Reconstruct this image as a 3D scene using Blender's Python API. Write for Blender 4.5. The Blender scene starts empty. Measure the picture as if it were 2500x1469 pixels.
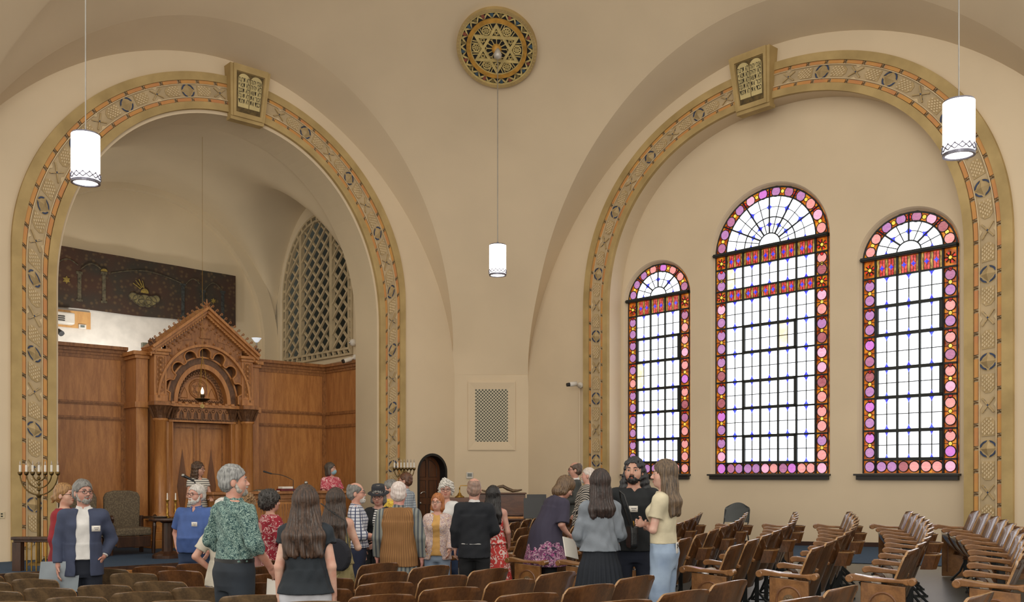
import bpy, bmesh, math, random
import numpy as np
from mathutils import Vector, Matrix
random.seed(7)
SC = bpy.context.scene
COL = SC.collection
PI = math.pi

# ------------------------------------------------------------------ camera, world, exposure
FPX, CX, HZ = 2375.0, 1250.0, 1162.0       # focal length in pixels, image centre, horizon row (2500 x 1469)
EYE = 1.6
cam_data = bpy.data.cameras.new('camera')
cam_data.sensor_fit = 'HORIZONTAL'; cam_data.sensor_width = 36.0
cam_data.lens = 36.0 * FPX / 2500.0
cam_data.shift_y = (HZ - 734.5) / 2500.0
cam_data.clip_start = 0.05; cam_data.clip_end = 200
camera = bpy.data.objects.new('camera', cam_data); COL.objects.link(camera)
camera.location = (0, 0, EYE); camera.rotation_euler = (PI / 2, 0, 0)
SC.camera = camera
SC.view_settings.view_transform = 'Standard'; SC.view_settings.look = 'None'
SC.view_settings.gamma = 1.0; SC.view_settings.use_curve_mapping = False
SC.view_settings.exposure = 0.0
world = bpy.data.worlds.new('daylight'); SC.world = world; world.use_nodes = True
_bg = world.node_tree.nodes['Background']
_bg.inputs[0].default_value = (1.0, 0.93, 0.82, 1); _bg.inputs[1].default_value = 1.30
try:
    SC.cycles.use_denoising = True
    SC.cycles.max_bounces = 6; SC.cycles.diffuse_bounces = 4
    SC.cycles.sample_clamp_indirect = 6.0
except Exception: pass
def area(name, loc, target, size, power, color):
    d = bpy.data.lights.new(name, 'AREA'); d.shape = 'RECTANGLE'; d.size, d.size_y = size
    d.energy = power; d.color = color
    o = bpy.data.objects.new(name, d); COL.objects.link(o); o.location = loc
    o.rotation_euler = (Vector(target) - Vector(loc)).to_track_quat('-Z', 'Y').to_euler()
    return o
# daylight of the matching windows in the two walls behind the camera
area('window_daylight_rear', (-1.5, -7.0, 5.5), (0, 18, 4.0), (9.0, 5.0), 800, (1.0, 0.95, 0.86))

# ------------------------------------------------------------------ frames of the two arch walls
_a = math.radians(42); _S, _C = math.sin(_a), math.cos(_a)
pR = np.array([(1290 - CX) / FPX * 23, 23.0]); uR = np.array([_S, -_C]); wR = np.array([_C, _S])
pL = np.array([(1110 - CX) / FPX * 23, 23.0]); uL = np.array([-_C, -_S]); wL = np.array([-_S, _C])
def FR(t, w, z):
    p = pR + uR * t + wR * w; return (p[0], p[1], z + EYE)
def FL(t, w, z):
    p = pL + uL * t + wL * w; return (p[0], p[1], z + EYE)
def FW(x, y, z): return (x, y, z)
def onw(fr, px, py, w=0.0):
    """where the sight line of a photo point meets the plane at depth w of a wall: (t, z)"""
    p, u, v = (pL, uL, wL) if fr == 'L' else (pR, uR, wR)
    r = (px - CX) / FPX; c = v @ p + w
    Y = c / (v[0] * r + v[1]); X = r * Y
    return ((X - p[0]) * u[0] + (Y - p[1]) * u[1], (HZ - py) / FPX * Y)
def ont(fr, px, py, t):
    p, u, v = (pL, uL, wL) if fr == 'L' else (pR, uR, wR)
    r = (px - CX) / FPX; c = u @ p + t
    Y = c / (u[0] * r + u[1]); X = r * Y
    return ((X - p[0]) * v[0] + (Y - p[1]) * v[1], (HZ - py) / FPX * Y)
def at(px, py, Y):
    return Vector(((px - CX) / FPX * Y, Y, EYE + (HZ - py) / FPX * Y))
FLP = (-1.58, -0.036, 0.0452)
def floor_z(X, Y):
    s = X * wL[0] + Y * wL[1]; q = X * wR[0] + Y * wR[1]
    return EYE + FLP[0] + FLP[1] * (s - 6) + FLP[2] * (q - 6.6)
def on_floor(px, py, hh):
    """plan point whose height above the raked floor is hh along the sight line of a photo point"""
    r = (px - CX) / FPX; k = (HZ - py) / FPX
    A = k - FLP[1] * (r * wL[0] + wL[1]) - FLP[2] * (r * wR[0] + wR[1])
    Y = (FLP[0] + hh - 6 * FLP[1] - 6.6 * FLP[2]) / A
    return r * Y, Y

# ------------------------------------------------------------------ materials
def lin(c):
    return tuple((v / 255 / 12.92) if v / 255 <= 0.04045 else ((v / 255 + 0.055) / 1.055) ** 2.4 for v in c)
MATS = {}
class NT:
    def __init__(s, name):
        s.m = bpy.data.materials.new(name); s.m.use_nodes = True
        s.t = s.m.node_tree; s.n = s.t.nodes; s.b = s.n['Principled BSDF']
    def add(s, kind, **kw):
        n = s.n.new(kind)
        for k, v in kw.items():
            if k in n.inputs: n.inputs[k].default_value = v
            else: setattr(n, k, v)
        return n
    def link(s, a, b): s.t.links.new(a, b)
    def coord(s, scale=(1, 1, 1), rot=(0, 0, 0)):
        c = s.add('ShaderNodeTexCoord'); m = s.add('ShaderNodeMapping')
        m.inputs['Scale'].default_value = scale; m.inputs['Rotation'].default_value = rot
        s.link(c.outputs['Object'], m.inputs['Vector']); return m.outputs[0]
    def ramp(s, fac, stops, interp='LINEAR'):
        r = s.add('ShaderNodeValToRGB'); cr = r.color_ramp; cr.interpolation = interp
        while len(cr.elements) < len(stops): cr.elements.new(0.5)
        for e, (p, c) in zip(cr.elements, stops):
            e.position = p; e.color = (*lin(c), 1)
        s.link(fac, r.inputs[0]); return r.outputs[0]
    def mix(s, fac, a, b):
        x = s.add('ShaderNodeMix', data_type='RGBA')
        for v, i in ((fac, 0), (a, 6), (b, 7)):
            if hasattr(v, 'is_linked') or hasattr(v, 'links'): s.link(v, x.inputs[i])
            elif i == 0: x.inputs[0].default_value = v
            else: x.inputs[i].default_value = (*lin(v), 1)
        return x.outputs[2]
    def math(s, op, a, b=0.0):
        x = s.add('ShaderNodeMath', operation=op)
        for v, i in ((a, 0), (b, 1)):
            if hasattr(v, 'links'): s.link(v, x.inputs[i])
            else: x.inputs[i].default_value = v
        return x.outputs[0]
def M(name, rgb, rough=0.6, metal=0.0, var=0.10, scale=5.0, stretch=(1, 1, 1), rgb2=None, bump=0.0, bscale=60.0, emis=None, estr=0.0, spec=0.5):
    if name in MATS: return MATS[name]
    k = NT(name); b = k.b
    b.inputs['Roughness'].default_value = rough; b.inputs['Metallic'].default_value = metal
    b.inputs['Specular IOR Level'].default_value = spec
    if rgb2 is None: rgb2 = tuple(max(0, c * (1 - 2.2 * var)) for c in rgb)
    v = k.coord(stretch)
    nz = k.add('ShaderNodeTexNoise', Scale=scale, Detail=4.0); k.link(v, nz.inputs['Vector'])
    col = k.ramp(nz.outputs[0], [(0.35, rgb), (0.68, rgb2)])
    k.link(col, b.inputs['Base Color'])
    if bump:
        n2 = k.add('ShaderNodeTexNoise', Scale=bscale, Detail=3.0); k.link(v, n2.inputs['Vector'])
        bp = k.add('ShaderNodeBump', Strength=bump, Distance=0.01); k.link(n2.outputs[0], bp.inputs['Height'])
        k.link(bp.outputs[0], b.inputs['Normal'])
    if emis is not None:
        if rgb2 is not None and estr:
            c2 = k.ramp(nz.outputs[0], [(0.3, emis), (0.75, tuple(c * (1 - 2.2 * var) for c in emis))])
            k.link(c2, b.inputs['Emission Color'])
        b.inputs['Emission Strength'].default_value = estr
    MATS[name] = k.m
    return k.m
def M_wood(name, c1, c2, rough=0.35, grain=(3, 3, 0.35), scale=5.0, coat=0.0):
    if name in MATS: return MATS[name]
    k = NT(name); b = k.b; b.inputs['Roughness'].default_value = rough
    b.inputs['Coat Weight'].default_value = coat
    v = k.coord(grain)
    n1 = k.add('ShaderNodeTexNoise', Scale=scale, Detail=6.0, Distortion=0.8); k.link(v, n1.inputs['Vector'])
    n2 = k.add('ShaderNodeTexNoise', Scale=scale * 9, Detail=3.0); k.link(v, n2.inputs['Vector'])
    f = k.math('ADD', k.math('MULTIPLY', n1.outputs[0], 0.7), k.math('MULTIPLY', n2.outputs[0], 0.3))
    k.link(k.ramp(f, [(0.36, c1), (0.62, c2)]), b.inputs['Base Color'])
    MATS[name] = k.m; return k.m

# ------------------------------------------------------------------ mesh builder and object helpers
class MB:
    def __init__(s, xf=FW):
        s.v = []; s.f = []; s.mi = []; s.xf = xf; s.m = 0; s.sm = []; s.smooth = False
    def addv(s, pts):
        i = len(s.v); s.v.extend(tuple(s.xf(*p)) for p in pts); return i
    def face(s, idx):
        s.f.append(tuple(idx)); s.mi.append(s.m); s.sm.append(s.smooth)
    def quad(s, a, b, c, d):
        i = s.addv((a, b, c, d)); s.face((i, i + 1, i + 2, i + 3))
    def box(s, c, d, rot=None):
        x, y, z = d[0] / 2, d[1] / 2, d[2] / 2
        P = [Vector(q) for q in ((-x, -y, -z), (x, -y, -z), (x, y, -z), (-x, y, -z), (-x, -y, z), (x, -y, z), (x, y, z), (-x, y, z))]
        if rot is not None: P = [rot @ p for p in P]
        i = s.addv([(p[0] + c[0], p[1] + c[1], p[2] + c[2]) for p in P])
        for q in ((0, 3, 2, 1), (4, 5, 6, 7), (0, 1, 5, 4), (1, 2, 6, 5), (2, 3, 7, 6), (3, 0, 4, 7)): s.face([i + k for k in q])
    def span(s, a, b):
        s.box([(a[k] + b[k]) / 2 for k in range(3)], [abs(b[k] - a[k]) for k in range(3)])
    def bar(s, a, b, w, d, up=(0, 0, 1)):
        a, b = Vector(a), Vector(b); e = b - a; L = e.length; e.normalize()
        n = Vector(up); n = n - e * n.dot(e)
        if n.length < 1e-5: n = Vector((0, 1, 0)) - e * e.y
        n.normalize(); m = e.cross(n)
        s.box((a + b) / 2, (L, w, d), Matrix((e, m, n)).transposed())
    def ring(s, path, rad, seg=8, closed=False, caps=True):
        path = [Vector(p) for p in path]; n = len(path)
        if not hasattr(rad, '__len__'): rad = [rad] * n
        prev = None; base = []
        for k, p in enumerate(path):
            if closed: t = path[(k + 1) % n] - path[k - 1]
            else: t = path[min(k + 1, n - 1)] - path[max(k - 1, 0)]
            t.normalize()
            if prev is None:
                prev = Vector((0, 0, 1)) if abs(t.z) < 0.9 else Vector((1, 0, 0))
            nn = prev - t * prev.dot(t); nn.normalize(); prev = nn; bb = t.cross(nn)
            base.append(s.addv([tuple(p + (nn * math.cos(2 * PI * j / seg) + bb * math.sin(2 * PI * j / seg)) * rad[k]) for j in range(seg)]))
        for k in range(n if closed else n - 1):
            a, b = base[k], base[(k + 1) % n]
            for j in range(seg): s.face((a + j, a + (j + 1) % seg, b + (j + 1) % seg, b + j))
        if caps and not closed:
            s.face([base[0] + j for j in range(seg)][::-1]); s.face([base[-1] + j for j in range(seg)])
    def cyl(s, a, b, r, r2=None, seg=16): s.ring([a, b], [r, r if r2 is None else r2], seg)
    def lathe(s, c, prof, seg=24, a0=0.0, a1=2 * PI):
        full = abs(a1 - a0 - 2 * PI) < 1e-6; m = seg if full else seg + 1; base = []
        for r, z in prof:
            base.append(s.addv([(c[0] + r * math.cos(a0 + (a1 - a0) * j / seg), c[1] + r * math.sin(a0 + (a1 - a0) * j / seg), c[2] + z) for j in range(m)]))
        for a, b in zip(base, base[1:]):
            for j in range(seg): s.face((a + j, a + (j + 1) % m, b + (j + 1) % m, b + j))
        if full:
            if prof[0][0] > 1e-4: s.face([base[0] + j for j in range(m)][::-1])
            if prof[-1][0] > 1e-4: s.face([base[-1] + j for j in range(m)])
    def ball(s, c, r, seg=12, sc=(1, 1, 1)):
        n = max(4, seg // 2)
        pr = [(math.sin(PI * k / n), -math.cos(PI * k / n)) for k in range(n + 1)]; base = []
        for rr, z in pr:
            base.append(s.addv([(c[0] + r * sc[0] * rr * math.cos(2 * PI * j / seg), c[1] + r * sc[1] * rr * math.sin(2 * PI * j / seg), c[2] + r * sc[2] * z) for j in range(seg)]))
        for a, b in zip(base, base[1:]):
            for j in range(seg): s.face((a + j, a + (j + 1) % seg, b + (j + 1) % seg, b + j))
    def prism(s, poly, d0, d1, plane='tz'):
        """polygon in the (t, z) plane (or xy) thickened from depth d0 to d1"""
        n = len(poly)
        def P(q, d): return (q[0], d, q[1]) if plane == 'tz' else (q[0], q[1], d) if plane == 'xy' else (d, q[0], q[1])
        i = s.addv([P(q, d0) for q in poly]); j = s.addv([P(q, d1) for q in poly])
        s.face([i + k for k in range(n)]); s.face([j + k for k in range(n)][::-1])
        for k in range(n): s.face((i + k, j + k, j + (k + 1) % n, i + (k + 1) % n))
    def fillz(s, loops, w):
        """flat area in the plane at depth w between an outline and holes"""
        bm = bmesh.new(); E = []
        for L in loops:
            vs = [bm.verts.new((q[0], q[1], 0)) for q in L]
            E += [bm.edges.new((vs[k], vs[(k + 1) % len(vs)])) for k in range(len(vs))]
        bmesh.ops.triangle_fill(bm, edges=E, use_beauty=True)
        bm.verts.index_update(); i = s.addv([(v.co.x, w, v.co.y) for v in bm.verts])
        for f in bm.faces: s.face([i + v.index for v in f.verts])
        bm.free()
    def strip(s, A, B, closed=False):
        i = s.addv(A); j = s.addv(B); n = len(A)
        for k in range(n if closed else n - 1): s.face((i + k, i + (k + 1) % n, j + (k + 1) % n, j + k))
    def grid(s, rows):
        ids = [s.addv(r) for r in rows]; n = len(rows[0])
        for a, b in zip(ids, ids[1:]):
            for k in range(n - 1): s.face((a + k, a + k + 1, b + k + 1, b + k))
    def build(s, name, mats, parent=None, smooth=None, bevel=0.0, origin=None, recalc=True):
        if not isinstance(mats, (list, tuple)): mats = [mats]
        V = np.array(s.v, float)
        if parent is not None: off = np.array(world_loc(parent))
        elif origin is not None: off = np.array(origin, float)
        else:
            lo, hi = V.min(0), V.max(0); off = np.array([(lo[0] + hi[0]) / 2, (lo[1] + hi[1]) / 2, lo[2]])
        me = bpy.data.meshes.new(name); me.from_pydata((V - off).tolist(), [], s.f)
        for m in mats: me.materials.append(m)
        me.polygons.foreach_set('material_index', s.mi)
        sm = s.sm if smooth is None else [smooth] * len(s.f)
        me.polygons.foreach_set('use_smooth', sm)
        if recalc:
            bm = bmesh.new(); bm.from_mesh(me); bmesh.ops.recalc_face_normals(bm, faces=bm.faces); bm.to_mesh(me); bm.free()
        me.update()
        o = bpy.data.objects.new(name, me); COL.objects.link(o)
        if parent is None: o.location = off.tolist()
        else: o.parent = parent
        if bevel:
            bv = o.modifiers.new('bevel', 'BEVEL'); bv.width = bevel; bv.segments = 2; bv.limit_method = 'ANGLE'; bv.angle_limit = math.radians(40)
        return o
def world_loc(o):
    x = Vector((0, 0, 0))
    while o is not None: x = x + o.location; o = o.parent
    return x
def tag(o, label=None, cat=None, group=None, kind=None):
    for k, v in (('label', label), ('category', cat), ('group', group), ('kind', kind)):
        if v: o[k] = v
    return o
def thing(name, label, cat, loc=(0, 0, 0), group=None, rz=0.0):
    o = bpy.data.objects.new(name, None); COL.objects.link(o); o.location = loc; o.rotation_euler = (0, 0, rz)
    o.empty_display_size = 0.1
    return tag(o, label, cat, group)
def struct(o, label=None): return tag(o, label, None, None, 'structure')
def copy_tree(root, loc, rz, label=None, skip=()):
    r = root.copy(); COL.objects.link(r); r.location = loc; r.rotation_euler = (0, 0, rz)
    if label: r['label'] = label
    for ch in list(root.children):
        if ch.name.split('.')[0] in skip: continue
        c = ch.copy(); COL.objects.link(c); c.parent = r
        for g in ch.children:
            d = g.copy(); COL.objects.link(d); d.parent = c
    return r
def superell(c, zc, a, b, p, n=64, th0=0.0, th1=PI):
    out = []
    for k in range(n + 1):
        th = th0 + (th1 - th0) * k / n; cs, sn = math.cos(th), math.sin(th)
        r = (abs(cs) ** p + abs(sn) ** p) ** (-1 / p)
        out.append((c - a * r * cs, zc + b * r * sn))
    return out                                                    # runs from small t over the crown to large t
# ------------------------------------------------------------------ room shell
def S(o, label, cat): return tag(o, label, cat, None, 'structure')
m_plaster = M('plaster', (218, 199, 170), 0.85, var=0.02, scale=0.5, bump=0.06, bscale=14)
m_plaster_niche = M('plaster_niche', (214, 197, 166), 0.85, var=0.025, scale=0.5, bump=0.05, bscale=14)
m_white = M('white_paint', (214, 208, 198), 0.6, var=0.03)
m_ochre = M('ochre_stone', (184, 158, 106), 0.7, var=0.10, scale=2.2, rgb2=(160, 136, 88), bump=0.12, bscale=25)
m_base = M('dark_brown_wood', (62, 40, 30), 0.4, var=0.1)
m_dark = M('dark_void', (18, 24, 20), 0.9, var=0.05)

# floor: grey linoleum tiles on a gentle rake
def floor_material():
    k = NT('linoleum'); b = k.b; v = k.coord((1, 1, 1), (0, 0, math.radians(42)))
    br = k.add('ShaderNodeTexBrick', offset=0.0, Scale=1.0); k.link(v, br.inputs['Vector'])
    br.inputs['Brick Width'].default_value = 0.6; br.inputs['Row Height'].default_value = 0.6; br.inputs['Mortar Size'].default_value = 0.004
    br.inputs['Color1'].default_value = (*lin((92, 90, 80)), 1); br.inputs['Color2'].default_value = (*lin((86, 84, 75)), 1)
    br.inputs['Mortar'].default_value = (*lin((78, 74, 64)), 1)
    nz = k.add('ShaderNodeTexNoise', Scale=3.0, Detail=5.0); k.link(v, nz.inputs['Vector'])
    c = k.mix(k.math('MULTIPLY', nz.outputs[0], 0.5), br.outputs[0], (56, 60, 58))
    k.link(c, b.inputs['Base Color']); b.inputs['Roughness'].default_value = 0.32
    return k.m
g = MB(); xs = np.linspace(-13.5, 12.5, 14); ys = np.linspace(-8, 25, 17)
g.grid([[(x, y, floor_z(x, y)) for x in xs] for y in ys])
S(g.build('floor', floor_material(), recalc=False), 'grey linoleum tile floor under the theatre seats', 'floor')

GiL = superell(5.751, 2.199, 5.756, 6.003, 1.878, 80)
GiR = superell(6.468, 1.527, 6.589, 6.472, 1.939, 80)
def clampt(L): return [(max(0.0, t), z) for t, z in L]
GiL, GiR = clampt(GiL), clampt(GiR)
ZF = -1.95
# right wall with its great arch outline and the recess opening
RIN = superell(6.38, 3.56, 3.8, 3.43, 2.214, 64)
open_R = [(2.58, ZF)] + RIN + [(10.18, ZF)]
g = MB(FR); g.fillz([[(0, ZF)] + GiR + [(13.05, ZF)] + open_R[::-1]], 0.0)
S(g.build('wall_right', m_plaster), 'tan plaster wall around the arch with the stained glass', 'wall')
WREC = 0.38
g = MB(FR); g.smooth = True
g.strip([(t, 0.0, z) for t, z in open_R], [(t, WREC, z) for t, z in open_R])
S(g.build('wall_right_reveal', m_plaster, smooth=False), 'smooth plaster soffit inside the right arch', 'wall')
# left wall with its great arch outline, the bema opening and the door hole
LPL = superell(5.54, 3.293, 3.345, 3.80, 2.092, 64)
open_L = [(2.195, ZF)] + LPL + [(8.885, ZF)]
DT0, DT1, DZ = 0.26, 1.06, 0.50
def door_outline(t0, t1, ztop, zb, n=20):
    c, a = (t0 + t1) / 2, (t1 - t0) / 2
    return [(t0, zb)] + [(c - a * math.cos(PI * k / n), ztop - a + a * math.sin(PI * k / n)) for k in range(n + 1)] + [(t1, zb)]
g = MB(FL)
g.fillz([[(0, ZF)] + GiL + [(11.5, ZF)] + open_L[::-1], door_outline(DT0, DT1, DZ, -1.45)], 0.0)
S(g.build('wall_left', m_plaster), 'tan plaster wall around the arch of the bema', 'wall')
g = MB(FL); g.strip([(t, 0.0, z) for t, z in open_L], [(t, 0.86, z) for t, z in open_L])
S(g.build('wall_left_reveal', m_plaster_niche), 'thick plaster reveal inside the bema arch', 'wall')
# chamfered corner pier
g = MB(FW)
p0, p1 = FL(0, 0, 0), FR(0, 0, 0)
_zq = 2.4
# flared soffits of the great arches and the pendentive dome
def near_curve(par, dfun, t_in0, n=80):
    out = []
    for t, z in superell(*par, n):
        d = dfun(z); f = min(1.0, max(0.0, (z - 2.4) / 1.8)); out.append((t, -d, z, f))
    return out
dL = lambda z: 0.9 * min(1, max(0, (z - 2.9) / 5.5)) ** 0.8
dR = lambda z: 0.9 * min(1, max(0, (z - 2.4) / 5.8)) ** 0.8
GnL = [(max(0, t - 0.086 * (1 - f)) if t < 5 else t, w, z) for t, w, z, f in near_curve((5.689, 2.145, 5.609, 6.409, 1.963), dL, 0)]
GnR = [(max(0, t - 0.156 * (1 - f)) if t < 5 else t, w, z) for t, w, z, f in near_curve((6.643, 1.352, 6.576, 7.034, 1.928), dR, 0)]
g = MB(FL); g.strip([(t, 0, z) for t, z in GiL], GnL)
S(g.build('ceiling_arch_left', m_plaster, smooth=True), 'flared plaster arch band above the bema arch', 'ceiling')
g = MB(FR); g.strip([(t, 0, z) for t, z in GiR], GnR)
S(g.build('ceiling_arch_right', m_plaster, smooth=True), 'flared plaster arch band above the window arch', 'ceiling')
DC = np.array([-0.45, 14.4]); DZ0, DRS = 1.76 + EYE, 8.68
ZTOP = 7.4
def pol(q): dx, dy = q[0] - DC[0], q[1] - DC[1]; return math.atan2(dx, dy), math.hypot(dx, dy)
def half(G, F): return [(z,) + pol(F(t, w, z)) for t, w, z in G[:1 + max(range(len(G)), key=lambda i: G[i][2])]]
hL, hR = half(GnL, FL), half(GnR, FR)
def rail(h, z): return [float(np.interp(z, [q[0] for q in h], [q[i] for q in h])) for i in (1, 2)]
rows = []
for z in list(np.linspace(2.4, 6.6, 36)) + list(np.linspace(6.7, ZTOP, 10)):
    (a0, r0), (a1, r1) = rail(hL, z), rail(hR, z); rw = []
    bl = min(1.0, max(0.0, (z - 2.6) / 3.0))
    for u in np.linspace(0, 1, 33):
        az, rr = a0 + (a1 - a0) * u, r0 + (r1 - r0) * (3 * u * u - 2 * u ** 3)
        cu = (1 - u) * r0 * math.sin(a0) + u * r1 * math.sin(a1), (1 - u) * r0 * math.cos(a0) + u * r1 * math.cos(a1)
        rw.append((DC[0] + (1 - bl) * cu[0] + bl * rr * math.sin(az), DC[1] + (1 - bl) * cu[1] + bl * rr * math.cos(az), z + EYE))
    rows.append(rw)
_r0 = rows[0]; q = MB(); q.quad((p0[0] - .03, 23, EYE + ZF), (p1[0] + .03, 23, EYE + ZF), (p1[0] + .03, 23, EYE + 2.41), (p0[0] - .03, 23, EYE + 2.41))
S(q.build('wall_corner', m_plaster), 'narrow tan corner wall between the two arches', 'wall')
g = MB(); g.grid(rows)
nL, nR = [p for i, p in enumerate(GnL) if p[2] > ZTOP or i > 40], [p for i, p in enumerate(GnR) if p[2] > ZTOP or i > 40]
_e = FL(*nL[-1]); _ea, _er = pol(_e)
bound = [(DC[0] + _er * math.sin(_ea - d), DC[1] + _er * math.cos(_ea - d), _e[2]) for d in (.35, .25, .15, .07)] + [FL(*p) for p in nL[::-1]] + rows[-1] + [FR(*p) for p in nR]
rows = []
for s in [0, .02, .04, .07, .1, .13, .17, .21, .26, .32, .39, .46, .54, .65]:
    rw = []
    for b in bound:
        az, rb = pol(b); R0 = math.hypot(rb, b[2] - DZ0); k = 1 - s; R = 8.75 + (R0 - 8.75) * k ** 3; r = rb * k
        rw.append((DC[0] + r * math.sin(az), DC[1] + r * math.cos(az), DZ0 + math.sqrt(R * R - r * r)))
    rows.append(rw)
g.grid(rows)
dome = S(g.build('ceiling', m_plaster, smooth=True), 'curved tan plaster ceiling rising between the arches', 'ceiling')
_bm = bmesh.new(); _bm.from_mesh(dome.data); bmesh.ops.remove_doubles(_bm, verts=_bm.verts, dist=0.004)
for _ in range(25): bmesh.ops.smooth_vert(_bm, verts=[v for v in _bm.verts if not v.is_boundary and v.co.z + dome.location.z > EYE + 3.3], factor=0.5, use_axis_x=True, use_axis_y=True, use_axis_z=True)
_bm.to_mesh(dome.data); _bm.free()
for p in dome.data.polygons: p.use_smooth = True
# recess wall with three window holes
WT = {'side': (0.82, 0.045, 3.77, 0.715, 3), 'big': (1.2315, 0.045, 4.37, 1.14, 5)}   # half width, bottom, spring, rise, columns
WPOS = (('side', 3.555), ('big', 6.285), ('side', 9.03))
def win_outline(c, kind, e=0.0, n=28, bottom=None):
    a, zb, zs, b, _ = WT[kind]
    zb = zb if bottom is None else bottom
    return [(c - a - e, zb)] + [(c - (a + e) * math.cos(PI * k / n), zs + (b + e) * math.sin(PI * k / n)) for k in range(n + 1)] + [(c + a + e, zb)]
g = MB(FR)
g.fillz([[(2.2, ZF), (2.2, 3.5)] + [(t, z + 0.15) for t, z in RIN] + [(10.6, 3.5), (10.6, ZF)]] + [win_outline(c, k, 0.085) for k, c in WPOS], WREC)
S(g.build('wall_right_recess', m_plaster), 'recessed tan plaster wall holding three stained glass windows', 'wall')
g = MB(FR)
for k, c in WPOS:
    o1, o0, o2 = win_outline(c, k, 0.085), win_outline(c, k, 0.06), win_outline(c, k, 0.0)
    g.strip([(t, WREC, z) for t, z in o1], [(t, WREC + 0.03, z) for t, z in o0])
    g.strip([(t, WREC + 0.03, z) for t, z in o0], [(t, WREC + 0.13, z) for t, z in o2])
S(g.build('trim_1', m_plaster), 'moulded plaster reveals around the three windows', 'trim')
# baseboard and blue carpet along the right wall
def zfl(t, w=0.0):
    x, y, _ = FR(t, w, 0); return floor_z(x, y) - EYE
g = MB(FR)
for a, b, w in ((2.58, 10.18, WREC), (0, 2.58, 0.0), (10.18, 12.5, 0.0)):
    n = 8
    for k in range(n):
        t0, t1 = a + (b - a) * k / n, a + (b - a) * (k + 1) / n
        for w0, h in ((0.025, 0.085), (0.012, 0.10)):
            P = lambda t, ww, dz: (t, ww, zfl(t) + dz)
            i = g.addv([P(t0, w, -.04), P(t1, w, -.04), P(t1, w - w0, -.04), P(t0, w - w0, -.04), P(t0, w, h), P(t1, w, h), P(t1, w - w0, h), P(t0, w - w0, h)])
            for q in ((0, 3, 2, 1), (4, 5, 6, 7), (0, 1, 5, 4), (1, 2, 6, 5), (2, 3, 7, 6), (3, 0, 4, 7)): g.face([i + j for j in q])
S(g.build('baseboard_right', m_base), 'dark brown baseboard along the window wall', 'baseboard')
m_carpet = M('blue_carpet', (44, 68, 92), 0.95, var=0.12, scale=30, rgb2=(34, 56, 80), bump=0.3, bscale=250)
g = MB(FR)
g.grid([[(t, w, zfl(t, w) + 0.008) for t in np.linspace(0.3, 12.4, 20)] for w in (-2.05, -1.0, -0.03)])
g.grid([[(t, w, zfl(t, w) + 0.008) for t in np.linspace(2.6, 10.16, 20)] for w in (-0.03, WREC - 0.03)])
tag(g.build('carpet_runner', m_carpet, recalc=False), 'blue carpet strip along the foot of the window wall', 'carpet')

# niche behind the bema arch: side wall with lattice opening, back wall, groin vault
TS, TS2, WF, WB = 2.0, 9.06, 0.86, 5.0
LW, LA, LB0, LSP, LPK = 2.985, 1.62, 2.86, 4.55, 6.40                  # lattice centre, half width, bottom, spring, peak
def lat_outline(e=0.0, n=24):
    return [(LW - LA - e, LB0 - e)] + [(LW + (LA + e) * (1 if c > 0 else -1) * abs(c) ** 1.0, LSP + (LPK - LSP + e) * s ** 1.05) for c, s in ((-math.cos(PI * k / n), math.sin(PI * k / n)) for k in range(n + 1))] + [(LW + LA + e, LB0 - e)]
def FLS(a, w, z): return FL(TS + w, a, z)                             # plane of the side wall: first coordinate runs into the depth
zside = lambda w: 3.3 + 3.45 * math.sqrt(max(0, 1 - ((w - 2.93) / 2.09) ** 2))
g = MB(FLS)
top = [(w, zside(w)) for w in np.linspace(WB, WF - 0.02, 30)]
g.fillz([[(WF - 0.02, ZF), (WB, ZF)] + top, lat_outline(0.10)], 0.0)
ot, it = lat_outline(0.10), lat_outline(0.0)
g.strip([(a, 0, z) for a, z in ot], [(a, -0.10, z) for a, z in it], closed=True)
S(g.build('wall_niche_right', m_plaster_niche), 'plaster side wall of the bema niche around the lattice', 'wall')
g = MB(FL)
def zA(t, w=0.86): return 3.2 + (3.90 - 0.062 * (w - 0.86)) * max(0.0, 1 - (abs(t - 5.53) / 3.54) ** 2.05) ** (1 / 2.05)
g.fillz([[(TS, ZF)] + [(t, zA(t, WB)) for t in np.linspace(TS, TS2, 50)] + [(TS2, ZF)]], WB)
S(g.build('wall_niche_back', m_plaster_niche), 'plaster back wall behind the wooden screen', 'wall')
g = MB(FL); g.quad((TS2, WF - .02, ZF), (TS2, WB, ZF), (TS2, WB, 3.4), (TS2, WF - .02, 3.4))
g.fillz([[(TS2, 0)]], 0) if False else None
S(g.build('wall_niche_left', m_plaster_niche), 'plaster left side wall of the bema niche', 'wall')
def vault(t, w):
    a, b = zA(t, w), zside(w); k = 0.5
    h = max(k - abs(a - b), 0) / k
    return max(a, b) + h * h * k * 0.25
ts = np.concatenate([TS + 0.5 * (1 - np.cos(np.linspace(0, PI / 2, 14))), np.linspace(TS + 0.6, TS2 - 0.6, 40), TS2 - 0.5 * (1 - np.cos(np.linspace(PI / 2, 0, 14)))])
ws = np.concatenate([WF + 0.4 * (1 - np.cos(np.linspace(0, PI / 2, 12))), np.linspace(WF + 0.48, WB - 0.48, 24), WB - 0.4 * (1 - np.cos(np.linspace(PI / 2, 0, 12)))])
g = MB(FL); g.grid([[(t, w, vault(t, w)) for t in ts] for w in ws])
S(g.build('ceiling_niche', m_plaster_niche, smooth=True), 'plaster groin vault over the bema niche', 'ceiling')
g = MB(FL)
fr_o = [(t, zA(t)) for t in TS + (TS2 - TS) * 0.5 * (1 - np.cos(np.linspace(0, PI, 66)))]
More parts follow.
